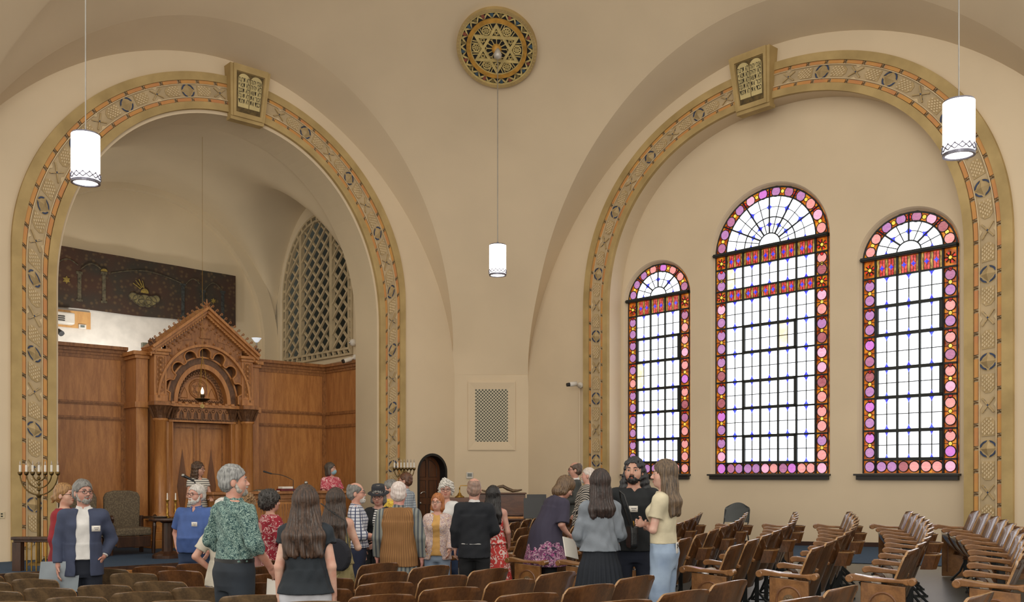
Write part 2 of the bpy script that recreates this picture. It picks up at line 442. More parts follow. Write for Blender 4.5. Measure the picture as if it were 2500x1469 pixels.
g.strip([(t, 0.86, z) for t, z in [(2.195, 3.2)] + LPL[1:-1] + [(8.885, 3.2)]], [(t, 0.86, z) for t, z in fr_o[:len(LPL)]] if False else [(t, 0.86, z + 0.0) for t, z in [fr_o[round(k * 65 / 64)] for k in range(65)]])
S(g.build('trim_2', m_plaster_niche), 'plaster lip where the arch meets the niche vault', 'trim')
rib_o = [(TS - .05, 2.6)] + [(t, zA(t, WB) + 0.09) for t in TS + (TS2 - TS) * 0.5 * (1 - np.cos(np.linspace(0, PI, 50)))] + [(TS2 + .05, 2.6)]
rib_i = [(t + (0.42 if t < 5.53 else -0.42) * (1 - max(0, (z - 2.6) / 4.4)) ** 0.5 if True else t, z - 0.22 * min(1, max(0, (z - 2.6) / 1.5))) for t, z in rib_o]
g = MB(FL); g.strip([(t, WB - 0.16, z) for t, z in rib_o], [(t, WB - 0.16, z) for t, z in rib_i]); g.strip([(t, WB - 0.16, z) for t, z in rib_i], [(t, WB, z) for t, z in rib_i])
S(g.build('trim_3', m_plaster_niche), 'plaster arch rib on the niche back wall', 'trim')

# bema platform with blue carpet and a wooden edge
BZ = -1.45
g = MB(FL); g.prism([(0.05, -2.3), (11.3, -2.3), (11.3, 2.42), (0.05, 2.42)], BZ - 0.55, BZ, 'xy')
def plat(name, t0, t1, w0, w1, z0, z1, mat):
    q = MB(FL); q.span((t0, w0, z0), (t1, w1, z1)); return q.build(name, mat)
S(plat('floor_platform', 1.15, 11.3, -2.25, 4.9, -1.98, BZ, m_carpet), 'raised bema platform covered in blue carpet', 'platform')
m_wood_dark = M_wood('wood_dark', (74, 46, 28), (46, 28, 18), 0.35)
S(plat('trim_4', 1.15, 11.3, -2.31, -2.252, -1.98, BZ + 0.012, m_wood_dark), 'dark wooden edge along the front of the bema platform', 'trim')
# ------------------------------------------------------------------ stained glass windows
def glass(name, stops, strength, scale=6.0, detail=3.0, stretch=(1, 1, 1)):
    k = NT(name); b = k.b; v = k.coord(stretch)
    nz = k.add('ShaderNodeTexNoise', Scale=scale, Detail=detail); k.link(v, nz.inputs['Vector'])
    c = k.ramp(nz.outputs[0], stops)
    k.link(c, b.inputs['Base Color']); k.link(c, b.inputs['Emission Color'])
    b.inputs['Emission Strength'].default_value = strength; b.inputs['Roughness'].default_value = 0.15
    return k.m
gl_clear = glass('clear_glass', [(0.3, (250, 252, 255)), (0.7, (238, 246, 255))], 2.2, 1.2)
gl_amber = glass('amber_glass', [(0.36, (120, 44, 12)), (0.5, (186, 92, 22)), (0.66, (226, 150, 40))], 0.55, 9.0, 5.0)
gl_pink = [glass('pink_glass_%d' % i, [(0.35, a), (0.65, b)], 0.72, 14.0, 4.0, (1, 1, 3)) for i, (a, b) in enumerate((
    ((214, 138, 138), (228, 158, 156)), ((176, 116, 150), (160, 100, 140)), ((230, 160, 190), (236, 176, 206)), ((150, 84, 96), (168, 100, 108)), ((180, 130, 180), (164, 112, 170)), ((206, 124, 206), (190, 110, 200))))]
gl_yellow = glass('yellow_glass', [(0.4, (244, 206, 92)), (0.6, (228, 180, 60))], 0.95, 20)
gl_red = glass('red_glass', [(0.4, (214, 44, 40)), (0.6, (170, 24, 30))], 0.75, 20)
gl_blue = glass('blue_glass', [(0.4, (52, 40, 214)), (0.6, (74, 96, 240))], 0.8, 18)
gl_gold = glass('gold_streak_glass', [(0.4, (110, 74, 30)), (0.6, (190, 160, 84))], 0.6, 22, 4.0, (2, 2, .5))
gl_crim = glass('crimson_glass', [(0.4, (170, 44, 40)), (0.6, (220, 92, 84))], 0.65, 22)
gl_cream = glass('cream_glass', [(0.4, (252, 240, 206)), (0.6, (234, 216, 176))], 1.1, 8)
m_lead = M('window_iron', (26, 32, 32), 0.5, var=0.08)
WG = 0.46
def add_disc(g, c, z, r, w, n=20, th=0.008, sx=1.0):
    g.prism([(c + sx * r * math.cos(2 * PI * k / n), z + r * math.sin(2 * PI * k / n)) for k in range(n)], w, w - th)
def add_kite(g, c, z, a, b, w, half=0):
    """blue four pointed lozenge with hollow sides; half=1 upper part only, -1 lower part only"""
    P = []
    tips = [(a, 0), (0, b), (-a, 0), (0, -b)]
    for k in range(4):
        p, q = tips[k], tips[(k + 1) % 4]
        for s in (0, .25, .5, .75):
            x, y = p[0] + (q[0] - p[0]) * s, p[1] + (q[1] - p[1]) * s; m = 1 - 1.1 * s * (1 - s)
            P.append((c + x * m, z + y * m))
    if half: P = [(x, y if (y - z) * half >= 0 else z) for x, y in P]
    g.prism(P, w, w - 0.01)
def build_window(n, kind, c, rng):
    a, zb, zs, b, cols = WT[kind]; big = kind == 'big'
    ia = 0.985 if big else 0.592                     # half width of the clear field
    root = thing('window_%d' % n, {1: 'narrow stained glass window nearest the corner pier', 2: 'tall wide stained glass window between two narrow ones', 3: 'narrow stained glass window at the right beside the arch leg'}[n], 'window', FR(c, WG, zb))
    root['kind'] = 'structure'
    tz = zs + 0.065                                   # top of the transom
    zI = 0.255 if big else 0.285
    rails = [4.11, 3.681, 3.453, 2.931, 2.407, 1.859, 1.32, 0.787] if big else [3.46, 2.955, 2.44, 1.871, 1.357, 0.793]
    # amber field
    g = MB(FR); g.prism(win_outline(c, kind, 0.03, bottom=zb - 0.02), WG + 0.03, WG + 0.012)
    g.build('amber_border', gl_amber, root)
    clear, lead, blue, thin = MB(FR), MB(FR), MB(FR), MB(FR)
    def hbar(t0, t1, z, h, d=0.03): lead.span((t0, WG + 0.02, z - h / 2), (t1, WG - d, z + h / 2))
    def vbar(t, z0, z1, h, d=0.03): lead.span((t - h / 2, WG + 0.02, z0), (t + h / 2, WG - d, z1))
    cw = 2 * ia / cols; colx = [c - ia + cw * k for k in range(cols + 1)]
    # clear panes between rails; the glass rows
    rows = ([(rails[0], rails[1])] + [(rails[k], rails[k + 1]) for k in range(2, 7)] + [(rails[7], zI)]) if big else [(rails[k], rails[k + 1]) for k in range(5)] + [(rails[5], zI)]
    for z1, z0 in rows:
        for k in range(cols):
            clear.m = 1 if rng.random() < 0.025 else 0
            clear.span((colx[k], WG + 0.011, z0), (colx[k] + cw / 2, WG + 0.003, z1))
            clear.m = 0
            clear.span((colx[k] + cw / 2, WG + 0.011, z0), (colx[k] + cw, WG + 0.003, z1))
            m = colx[k] + cw / 2
            thin.span((m - .008, WG + 0.01, z0), (m + .008, WG - 0.006, z1))
            add_kite(blue, m, z1, 0.075, 0.10, WG + 0.001, -1); add_kite(blue, m, z0, 0.075, 0.10, WG + 0.001, 1)
        thin.span((c - ia, WG + 0.01, (z0 + z1) / 2 - .007), (c + ia, WG - 0.006, (z0 + z1) / 2 + .007))
    for x in colx[1:-1]: vbar(x, zI, zs, 0.034)
    for x in (colx[0], colx[-1]): vbar(x, zb, zs, 0.03)
    for z in rails: hbar(c - a, c + a, z, 0.032)
    hbar(c - a, c + a, zI, 0.03); hbar(c - a, c + a, zb, 0.02)
    # heavier opening sashes
    def sash(x0, x1, z0, z1):
        w = 0.056
        hbar(x0, x1, z0 + w / 2, w, 0.04); hbar(x0, x1, z1 - w / 2, w, 0.04); vbar(x0 + w / 2, z0, z1, w, 0.04); vbar(x1 - w / 2, z0, z1, w, 0.04)
    if big:
        for z1, z0 in ((2.931, 2.407), (1.859, 1.32), (0.787, zI)): sash(colx[1] - .01, colx[4] + .01, z0 - .02, z1 + .02)
    else:
        for z1, z0 in ((2.955, 2.44), (1.871, 1.357), (0.793, zI)): sash(colx[0], colx[3], z0 - .02, z1 + .02)
    # outer iron outline and transom
    ol, il = win_outline(c, kind, 0.02), win_outline(c, kind, -0.012)
    lead.strip([(t, WG - 0.01, z) for t, z in ol], [(t, WG - 0.01, z) for t, z in il])
    # fan light above the transom
    bw = a - ia; fa, fb = a - bw, b - bw * 0.92
    el = lambda s, th: (c - fa * s * math.cos(th), tz + fb * s * math.sin(th))
    nn = 32
    clear.prism([(c - fa, tz)] + [el(1, PI * k / nn) for k in range(nn + 1)], WG + 0.011, WG + 0.003)
    def arc(s, wd, dst, m=36):
        dst.ring([(p[0], WG - 0.004, p[1]) for p in (el(s, PI * k / m) for k in range(m + 1))], wd / 2, 6)
    arc(1.0, 0.03, lead); nsec = 6 if big else 4
    rings_ = [(1.0, 0.57, 0.78), (0.57, 0.24, 0.42)] if big else [(1.0, 0.36, 0.68)]
    if big: arc(0.57, 0.024, lead)
    arc(0.24 if big else 0.36, 0.026, lead)
    for k in range(1, 2 * nsec):
        th = PI * k / (2 * nsec); p, q = el(1, th), el(rings_[-1][1], th)
        if k % 2 == 0:
            p2 = (c - (a - .01) * math.cos(th), tz + (b - .06) * math.sin(th))
            lead.ring([(p2[0], WG - 0.006, p2[1]), (q[0], WG - 0.006, q[1])], 0.017, 6)
        else: thin.ring([(p[0], WG, p[1]), (q[0], WG, q[1])], 0.009, 5)
    for s1, s0, sm in rings_:
        arc(sm, 0.014, thin)
        for k in range(0, nsec + 1):
            th = PI * k / nsec; p = el(sm, th)
            if k == 0 or k == nsec: add_kite(blue, p[0], tz, 0.06, 0.075, WG, 1)
            else:
                q = MB(FR); add_kite(q, 0, 0, 0.065, 0.085, 0); rot = math.atan2(fb * math.sin(th), -fa * math.cos(th)) - PI / 2
                add_rot = [(p[0] + x * math.cos(rot) - y * math.sin(rot), p[1] + x * math.sin(rot) + y * math.cos(rot)) for x, y in kite_pts]
                blue.prism(add_rot, WG - 0.001, WG - 0.012)
    # rounds along the border
    pink, small = MB(FR), MB(FR)
    def rnd(t, z, r):
        pink.m = rng.randrange(6) if rng.random() < 0.5 else (4 if t < c else 0); add_disc(pink, t, z, r, WG + 0.008, 20, 0.010)
        lead.ring([(t + r * math.cos(2 * PI * j / 18), WG - .003, z + r * math.sin(2 * PI * j / 18)) for j in range(18)], 0.009, 5, closed=True)
    def dot(t, z, r, m):
        small.m = m; add_disc(small, t, z, r, WG + 0.006, 12, 0.010)
        lead.ring([(t + r * math.cos(2 * PI * j / 10), WG - .004, z + r * math.sin(2 * PI * j / 10)) for j in range(10)], 0.006, 4, closed=True)
    r0 = bw * 0.40
    for sx in (-1, 1):
        t = c + sx * (a - bw / 2)
        for z1, z0 in rows:
            h = z1 - z0
            rnd(t, z0 + h * 0.25, r0); rnd(t, z0 + h * 0.75, r0); dot(t, z0 + h / 2, 0.036, 0)
            hb = h * 0.25 - r0
            dot(t, z1 - .03, 0.036, 1)
            lead.span((t - bw / 2, WG + .01, z0 + h / 2 - .005), (t + bw / 2, WG - .004, z0 + h / 2 + .005))
        rnd(t, (zb + zI) / 2, r0 * 1.02)
    for k in range(cols):
        rnd(colx[k] + cw * .26, (zb + zI) / 2, min(cw * .24, r0)); rnd(colx[k] + cw * .74, (zb + zI) / 2, min(cw * .24, r0))
        vbar(colx[k], zb, zI, 0.02)
    am = (a + fa) / 2; bm_ = (b + fb) / 2 - 0.01
    for k in range(nsec * 2):
        th = PI * (k + 0.5) / (nsec * 2); rnd(c - am * math.cos(th), tz - .02 + bm_ * math.sin(th), r0)
    for k in range(nsec + 1):
        if 0 < k < nsec: th = PI * k / nsec; dot(c - am * math.cos(th), tz - .02 + bm_ * math.sin(th), 0.045, 1)
        if k < nsec: th = PI * (k + .5) / nsec; dot(c - am * math.cos(th), tz - .02 + bm_ * math.sin(th), 0.04, 0)
    # bands of upright strips under the transom
    band = MB(FR)
    bands = [(rails[0] + .012, zs - .01)] + ([(rails[2] + .012, rails[1] - .012)] if big else [])
    for z0, z1 in bands:
        for k in range(cols):
            m = 7
            for j in range(m):
                x0 = colx[k] + .014 + (cw - .028) * j / m; x1 = colx[k] + .014 + (cw - .028) * (j + 1) / m
                band.m = 0 if j % 3 == 0 else 1
                band.span((x0 + .004, WG + .008, z0), (x1 - .004, WG - .002, z1))
                lead.span((x1 - .005, WG + .008, z0), (x1 + .003, WG - .004, z1))
            for j in (0.29, 0.71): add_kite(blue, colx[k] + cw * j, (z0 + z1) / 2, 0.045, 0.05, WG - .004)
        for sx in (-1, 1):
            t = c + sx * (a - bw / 2); zc = (z0 + z1) / 2
            dot(t, zc, 0.035, 0)
            for q in range(8): lead.ring([(t + .04 * math.cos(q * PI / 4), WG - .002, zc + .04 * math.sin(q * PI / 4)), (t + .10 * math.cos(q * PI / 4), WG - .002, zc + .10 * math.sin(q * PI / 4))], 0.010, 5)
            for q in range(4): small.m = 1; add_disc(small, t + .075 * math.cos(q * PI / 2 + .39), zc + .075 * math.sin(q * PI / 2 + .39), .02, WG + .006, 8)
    clear.build('clear_panes', [gl_clear, gl_cream], root); lead.build('lead_frame', m_lead, root); thin.build('glazing_bars', m_lead, root)
    blue.build('blue_lozenges', gl_blue, root); pink.build('glass_rounds', gl_pink, root); small.build('glass_dots', [gl_yellow, gl_red], root)
    band.build('striped_band', [gl_gold, gl_crim], root)
    g = MB(FR); g.span((c - a - .02, WG + .02, zs), (c + a + .02, WG - .09, tz)); g.span((c - a - .02, WG + .02, zs + .018), (c + a + .02, WG - .11, zs + .042))
    g.build('transom', m_lead, root)
    g = MB(FR); g.span((c - a - .07, WG, zb - .108), (c + a + .07, WREC - .07, zb - .01)); g.span((c - a - .10, WG, zb - .035), (c + a + .10, WREC - .11, zb - .003))
    g.build('window_sill', M('dark_sill', (44, 42, 42), 0.4, var=.08), root)
_q = []
for k in range(4):
    tips = [(0.065, 0), (0, 0.085), (-0.065, 0), (0, -0.085)]; p, q = tips[k], tips[(k + 1) % 4]
    for s in (0, .25, .5, .75):
        m = 1 - 1.1 * s * (1 - s); _q.append(((p[0] + (q[0] - p[0]) * s) * m, (p[1] + (q[1] - p[1]) * s) * m))
kite_pts = _q
_rng = random.Random(3)
for n, (k, c) in enumerate(WPOS): build_window(n + 1, k, c, _rng)
# ------------------------------------------------------------------ decorated archivolts, keystones, medallion, pendant lamps
m_field = M('archivolt_field', (188, 166, 130), 0.75, var=0.05, scale=3, bump=0.1, bscale=30)
m_field_g = M('archivolt_relief', (182, 158, 116), 0.7, var=0.08, scale=6, rgb2=(164, 140, 98))
m_cream = M('cream_relief', (212, 190, 152), 0.7, var=0.04)
m_orange = M('orange_stone', (198, 146, 76), 0.65, var=0.1, scale=2.5, rgb2=(190, 128, 80))
m_blue_p = M('blue_paint', (52, 66, 98), 0.6, var=0.15, scale=12)
m_groove = M('brown_groove', (112, 78, 40), 0.8, var=0.1)
class Band:
    """strip that follows an arch: s runs along the middle line, v from the inner (0) to the outer (1) edge"""
    def __init__(b, inner, outer, zbot):
        b.i = [(inner[0][0], zbot)] + inner + [(inner[-1][0], zbot)]; b.o = [(outer[0][0], zbot)] + outer + [(outer[-1][0], zbot)]
        n1 = 30
        def dens(L):
            a = [(L[0][0], L[0][1] + (L[1][1] - L[0][1]) * k / n1) for k in range(n1)]
            z = [(L[-1][0], L[-2][1] + (L[-1][1] - L[-2][1]) * k / n1) for k in range(1, n1 + 1)]
            return np.array(a + L[1:-1] + z)
        b.I, b.O = dens(b.i), dens(b.o); mid = (b.I + b.O) / 2
        b.S = np.concatenate([[0], np.cumsum(np.hypot(*np.diff(mid, axis=0).T))]); b.L = b.S[-1]
        b.W = float(np.median(np.hypot(*(b.O - b.I).T)))
    def p(b, s, v):
        i = [np.interp(s, b.S, b.I[:, k]) for k in (0, 1)]; o = [np.interp(s, b.S, b.O[:, k]) for k in (0, 1)]
        return (i[0] + (o[0] - i[0]) * v, i[1] + (o[1] - i[1]) * v)
def archivolt(fr, F, inner, outer, zbot, label, s_key, gap):
    b = Band(inner, outer, zbot); root = thing('decorated_arch', label, 'arch moulding', F(b.i[0][0], 0, zbot), 'decorated arch mouldings')
    N = 260; ss = np.linspace(0, b.L, N)
    def lay(name, v0, v1, d, mat, seg=None):
        g = MB(F)
        for s0, s1 in (seg or [(0, b.L)]):
            q = [s for s in ss if s0 < s < s1]; q = [s0] + q + [s1]
            A = [b.p(s, v0) for s in q]; B = [b.p(s, v1) for s in q]
            a0, b0, a1, b1 = [(t, 0.0, z) for t, z in A], [(t, 0.0, z) for t, z in B], [(t, -d, z) for t, z in A], [(t, -d, z) for t, z in B]
            g.strip(a1, b1); g.strip(a0, a1); g.strip(b1, b0)
            for k in (0, -1): g.quad(a0[k], b0[k], b1[k], a1[k])
        return g.build(name, mat, root)
    lay('outer_border', 0.775, 1.0, 0.075, m_ochre); lay('inner_border', 0.0, 0.195, 0.075, m_ochre)
    lay('field', 0.195, 0.775, 0.035, m_field)
    lay('cream_fillet', 0.655, 0.675, 0.062, m_cream); lay('cream_fillet', 0.305, 0.325, 0.062, m_cream)
    step = 0.36; n = int(b.L / step)
    for v0, v1, ph in ((0.685, 0.770, 0), (0.205, 0.290, 0.18)):
        seg = []
        for k in range(n + 1):
            s0 = k * step + ph; s1 = s0 + step * 0.80
            if s1 < b.L: seg.append((s0, s1))
        lay('orange_blocks', v0, v1, 0.055, m_orange, seg)
        g = MB(F); M_ = []
        for s0, s1 in seg:
            e = s1 + step * .10; M_ += [b.p(s0, v0), b.p((s0 + s1) / 2, v0), b.p(s1 + step * .04, v0), b.p(s1 + step * .04, (v0 + v1) / 2), b.p(e, (v0 + v1) / 2), b.p(e, v1), b.p(e + .004, v1), b.p(e + .004, v0)]
        g.ring([(p[0], -.050, p[1]) for p in M_], .006, 4)
        g.build('meander_groove', m_groove, root)
    # repeat of lattice panel, rosette, lattice panel, crossed straps; mirrored about the keystone
    per = 1.30 if fr == 'L' else 1.36; vc = 0.49; hw = 0.155
    nrep = int(b.L / per) + 2
    for k in range(-nrep, nrep + 1):
        for off, kind in ((0.0, 'rosette'), (per * 0.25, 'lattice_panel'), (per * 0.5, 'strap_cross'), (per * 0.75, 'lattice_panel')):
            s = s_key + k * per + off
            if s < 0.15 or s > b.L - 0.15 or abs(s - s_key) < gap: continue
            c = b.p(s, vc); c2 = b.p(s + 0.01, vc); o = b.p(s, vc + .1)
            ex = Vector((c2[0] - c[0], c2[1] - c[1])).normalized(); ey = Vector((o[0] - c[0], o[1] - c[1])); W = ey.length / 0.1; ey.normalize()
            def P(x, y): q = Vector(c) + ex * x + ey * (y * W); return (q.x, q.y)
            g = MB(F)
            if kind == 'rosette':
                R = per * 0.098; g.m = 1
                for j in range(4):
                    a0 = j * PI / 2 + 0.12; arc_ = [(R * math.cos(a0 + m * (PI / 2 - .24) / 6), R * math.sin(a0 + m * (PI / 2 - .24) / 6)) for m in range(7)]
                    chord = [(x * (0.80 if 0 < i < 6 else 1.0), y * (0.80 if 0 < i < 6 else 1.0)) for i, (x, y) in enumerate(arc_)]
                    g.prism([P(x, y / W) for x, y in arc_ + chord[::-1]], -0.034, -0.050)
                g.m = 0; g.prism([P(1.12 * R * math.cos(q), 1.12 * R * math.sin(q) / W) for q in np.linspace(0, 2 * PI, 25)[:-1]], -.034, -.039)
                i = g.addv([(*P(x * R * .86, y * R * .86 / W), 0) for x, y in ((1, 0), (0, 1), (-1, 0), (0, -1))]) if False else g.addv([(P(x * R * .86, y * R * .86 / W)[0], -0.04, P(x * R * .86, y * R * .86 / W)[1]) for x, y in ((1, 0), (0, 1), (-1, 0), (0, -1))] + [(c[0], -0.10, c[1])])
                for j in range(4): g.face((i + j, i + (j + 1) % 4, i + 4))
            elif kind == 'lattice_panel':
                sd = -1 if off < per * .4 else 1
                plate = [(-.40, .13), (.25, .13), (.42, .055), (.42, -.055), (.25, -.13), (-.40, -.13)]
                g.prism([P(x * per * .26 * -sd, y) for x, y in plate], -0.034, -0.046); g.m = 2
                for i in range(4):
                    for j in range(6):
                        x = (-0.32 + 0.17 * i + (0.085 if j % 2 else 0)) * per * .27; y = (-0.105 + 0.042 * j)
                        if abs(y) > 0.13 - max(0, x * -sd / (per * .27) - .1) * .28: continue
                        d = [(.052 * per * .27, 0), (0, .019), (-.052 * per * .27, 0), (0, -.019)]
                        g.prism([P(x + dx * 1.3, y + dy * 1.1) for dx, dy in d], -0.044, -0.058)
            else:
                for sg in (-1, 1):
                    g.m = 0; p, q = P(-per * .085, -.12 * sg), P(per * .085, .12 * sg); g.bar((p[0], -.045, p[1]), (q[0], -.045, q[1]), 0.022, 0.03, (0, 1, 0))
                    g.m = 1
                    for e in (-1, 1): g.prism([P(x * e, y * e * sg) for x, y in ((per * .028, .055), (per * .05, .05), (per * .075, .088), (per * .068, .11))], -0.034, -0.052)
                g.m = 1; g.prism([P(x, y) for x, y in ((.02, 0), (0, .022), (-.02, 0), (0, -.022))], -.034, -.064); g.m = 2
                for e in (-1, 1): g.prism([P(x, y) for x, y in ((-.06, .165 * e), (.06, .165 * e), (0, .115 * e))], -.034, -.048)
            g.build(kind, [m_field_g, m_blue_p, m_cream], root)
    return b
# keystones with the two tablets
def heb(lines):
    return [l[::-1] for l in lines]
HEB_R = heb(['\u05d0\u05e0\u05db\u05d9 \u05d9\u05d4\u05d5\u05d4', '\u05dc\u05d0 \u05d9\u05d4\u05d9\u05d4', '\u05dc\u05d0 \u05ea\u05e9\u05d0', '\u05d6\u05db\u05d5\u05e8 \u05d0\u05ea', '\u05db\u05d1\u05d3 \u05d0\u05ea'])
HEB_L = heb(['\u05dc\u05d0 \u05ea\u05e8\u05e6\u05d7', '\u05dc\u05d0 \u05ea\u05e0\u05d0\u05e3', '\u05dc\u05d0 \u05ea\u05d2\u05e0\u05d1', '\u05dc\u05d0 \u05ea\u05e2\u05e0\u05d4', '\u05dc\u05d0 \u05ea\u05d7\u05de\u05d3'])
m_tab = M('tablet_cream', (206, 188, 134), 0.75, var=0.06, scale=3)
m_tabbg = M('tablet_ground', (104, 84, 44), 0.75, var=0.15, scale=14)
m_ink = M('dark_ink', (42, 32, 18), 0.8, var=0.1)
def text_mesh(body, size, width, place):
    """flat lettering as mesh; place maps (x, y) in the line's own frame to world"""
    cu = bpy.data.curves.new('txt', 'FONT'); cu.body = body; cu.size = size; cu.offset = 0.0015; cu.resolution_u = 2
    o = bpy.data.objects.new('txt', cu); COL.objects.link(o); bpy.context.view_layer.update()
    me = bpy.data.meshes.new_from_object(o.evaluated_get(bpy.context.evaluated_depsgraph_get()))
    vs = [tuple(v.co) for v in me.vertices]; fs = [tuple(p.vertices) for p in me.polygons]
    bpy.data.objects.remove(o); bpy.data.curves.remove(cu); bpy.data.meshes.remove(me)
    if not vs: return [], []
    x0, x1 = min(v[0] for v in vs), max(v[0] for v in vs); k = width / (x1 - x0) if x1 > x0 else 1
    return [place((v[0] - x0) * k, v[1]) for v in vs], fs
def keystone(fr, F, c, z0, z1, wt, wb, dt, label):
    """tapered block; leans out at the top"""
    root = thing('keystone', label, 'keystone', F(c, 0, z0), 'keystones with two tablets')
    def P(x, v, d): hw = wb + (wt - wb) * v; return (c + x * hw, -(0.16 + (dt - 0.16) * v) * d, z0 + (z1 - z0) * v)
    def slab(g, x0, x1, v0, v1, d0, d1):
        i = g.addv([P(x0, v0, d0), P(x1, v0, d0), P(x1, v1, d0), P(x0, v1, d0), P(x0, v0, d1), P(x1, v0, d1), P(x1, v1, d1), P(x0, v1, d1)])
        for q in ((0, 3, 2, 1), (4, 5, 6, 7), (0, 1, 5, 4), (1, 2, 6, 5), (2, 3, 7, 6), (3, 0, 4, 7)): g.face([i + j for j in q])
    g = MB(F); slab(g, -1, 1, 0.06, 1, 0, 0.9); slab(g, -1, 1, 0.0, 0.06, -0.3, 0.8)
    slab(g, -.86, -.72, .06, 1, .9, 1.0); slab(g, .72, .86, .06, 1, .9, 1.0); slab(g, -.72, .72, .88, 1, .9, 1.0); slab(g, -.72, .72, .06, .14, .9, 1.0)
    g.build('block', m_ochre, root)
    g = MB(F); slab(g, -.68, .68, .15, .87, .9, .93); g.build('tablet_ground', m_tabbg, root)
    g = MB(F)
    for sx in (-1, 1):
        xs = [0.02, 0.62] if sx > 0 else [-0.62, -0.02]; xc = sum(xs) / 2; r = 0.30
        pts = [(xs[0], .24), (xs[1], .24)] + [(xc + r * math.cos(PI * k / 14), .74 + .11 * math.sin(PI * k / 14)) for k in range(15)]
        i = g.addv([P(x, v, .93) for x, v in pts]); j = g.addv([P(x, v, .965) for x, v in pts]); n = len(pts)
        g.face([j + k for k in range(n)])
        for k in range(n): g.face((i + k, i + (k + 1) % n, j + (k + 1) % n, j + k))
    g.build('tablets', m_tab, root)
    g = MB(F); sgn = 1 if fr == 'R' else -1                # photo left is small t on the right wall, large t on the left wall
    for x0, L in ((-.60, HEB_L), (.04, HEB_R)):
        for k, ln in enumerate(L):
            v = .70 - k * .096
            pl = lambda x, y: P(sgn * (x0 + x), v + y, .972)
            vs, fs = text_mesh(ln, 0.125, 0.56, pl)
            i = g.addv(vs)
            for f in fs: g.face([i + q for q in f])
    g.build('hebrew_lettering', m_ink, root, recalc=False)

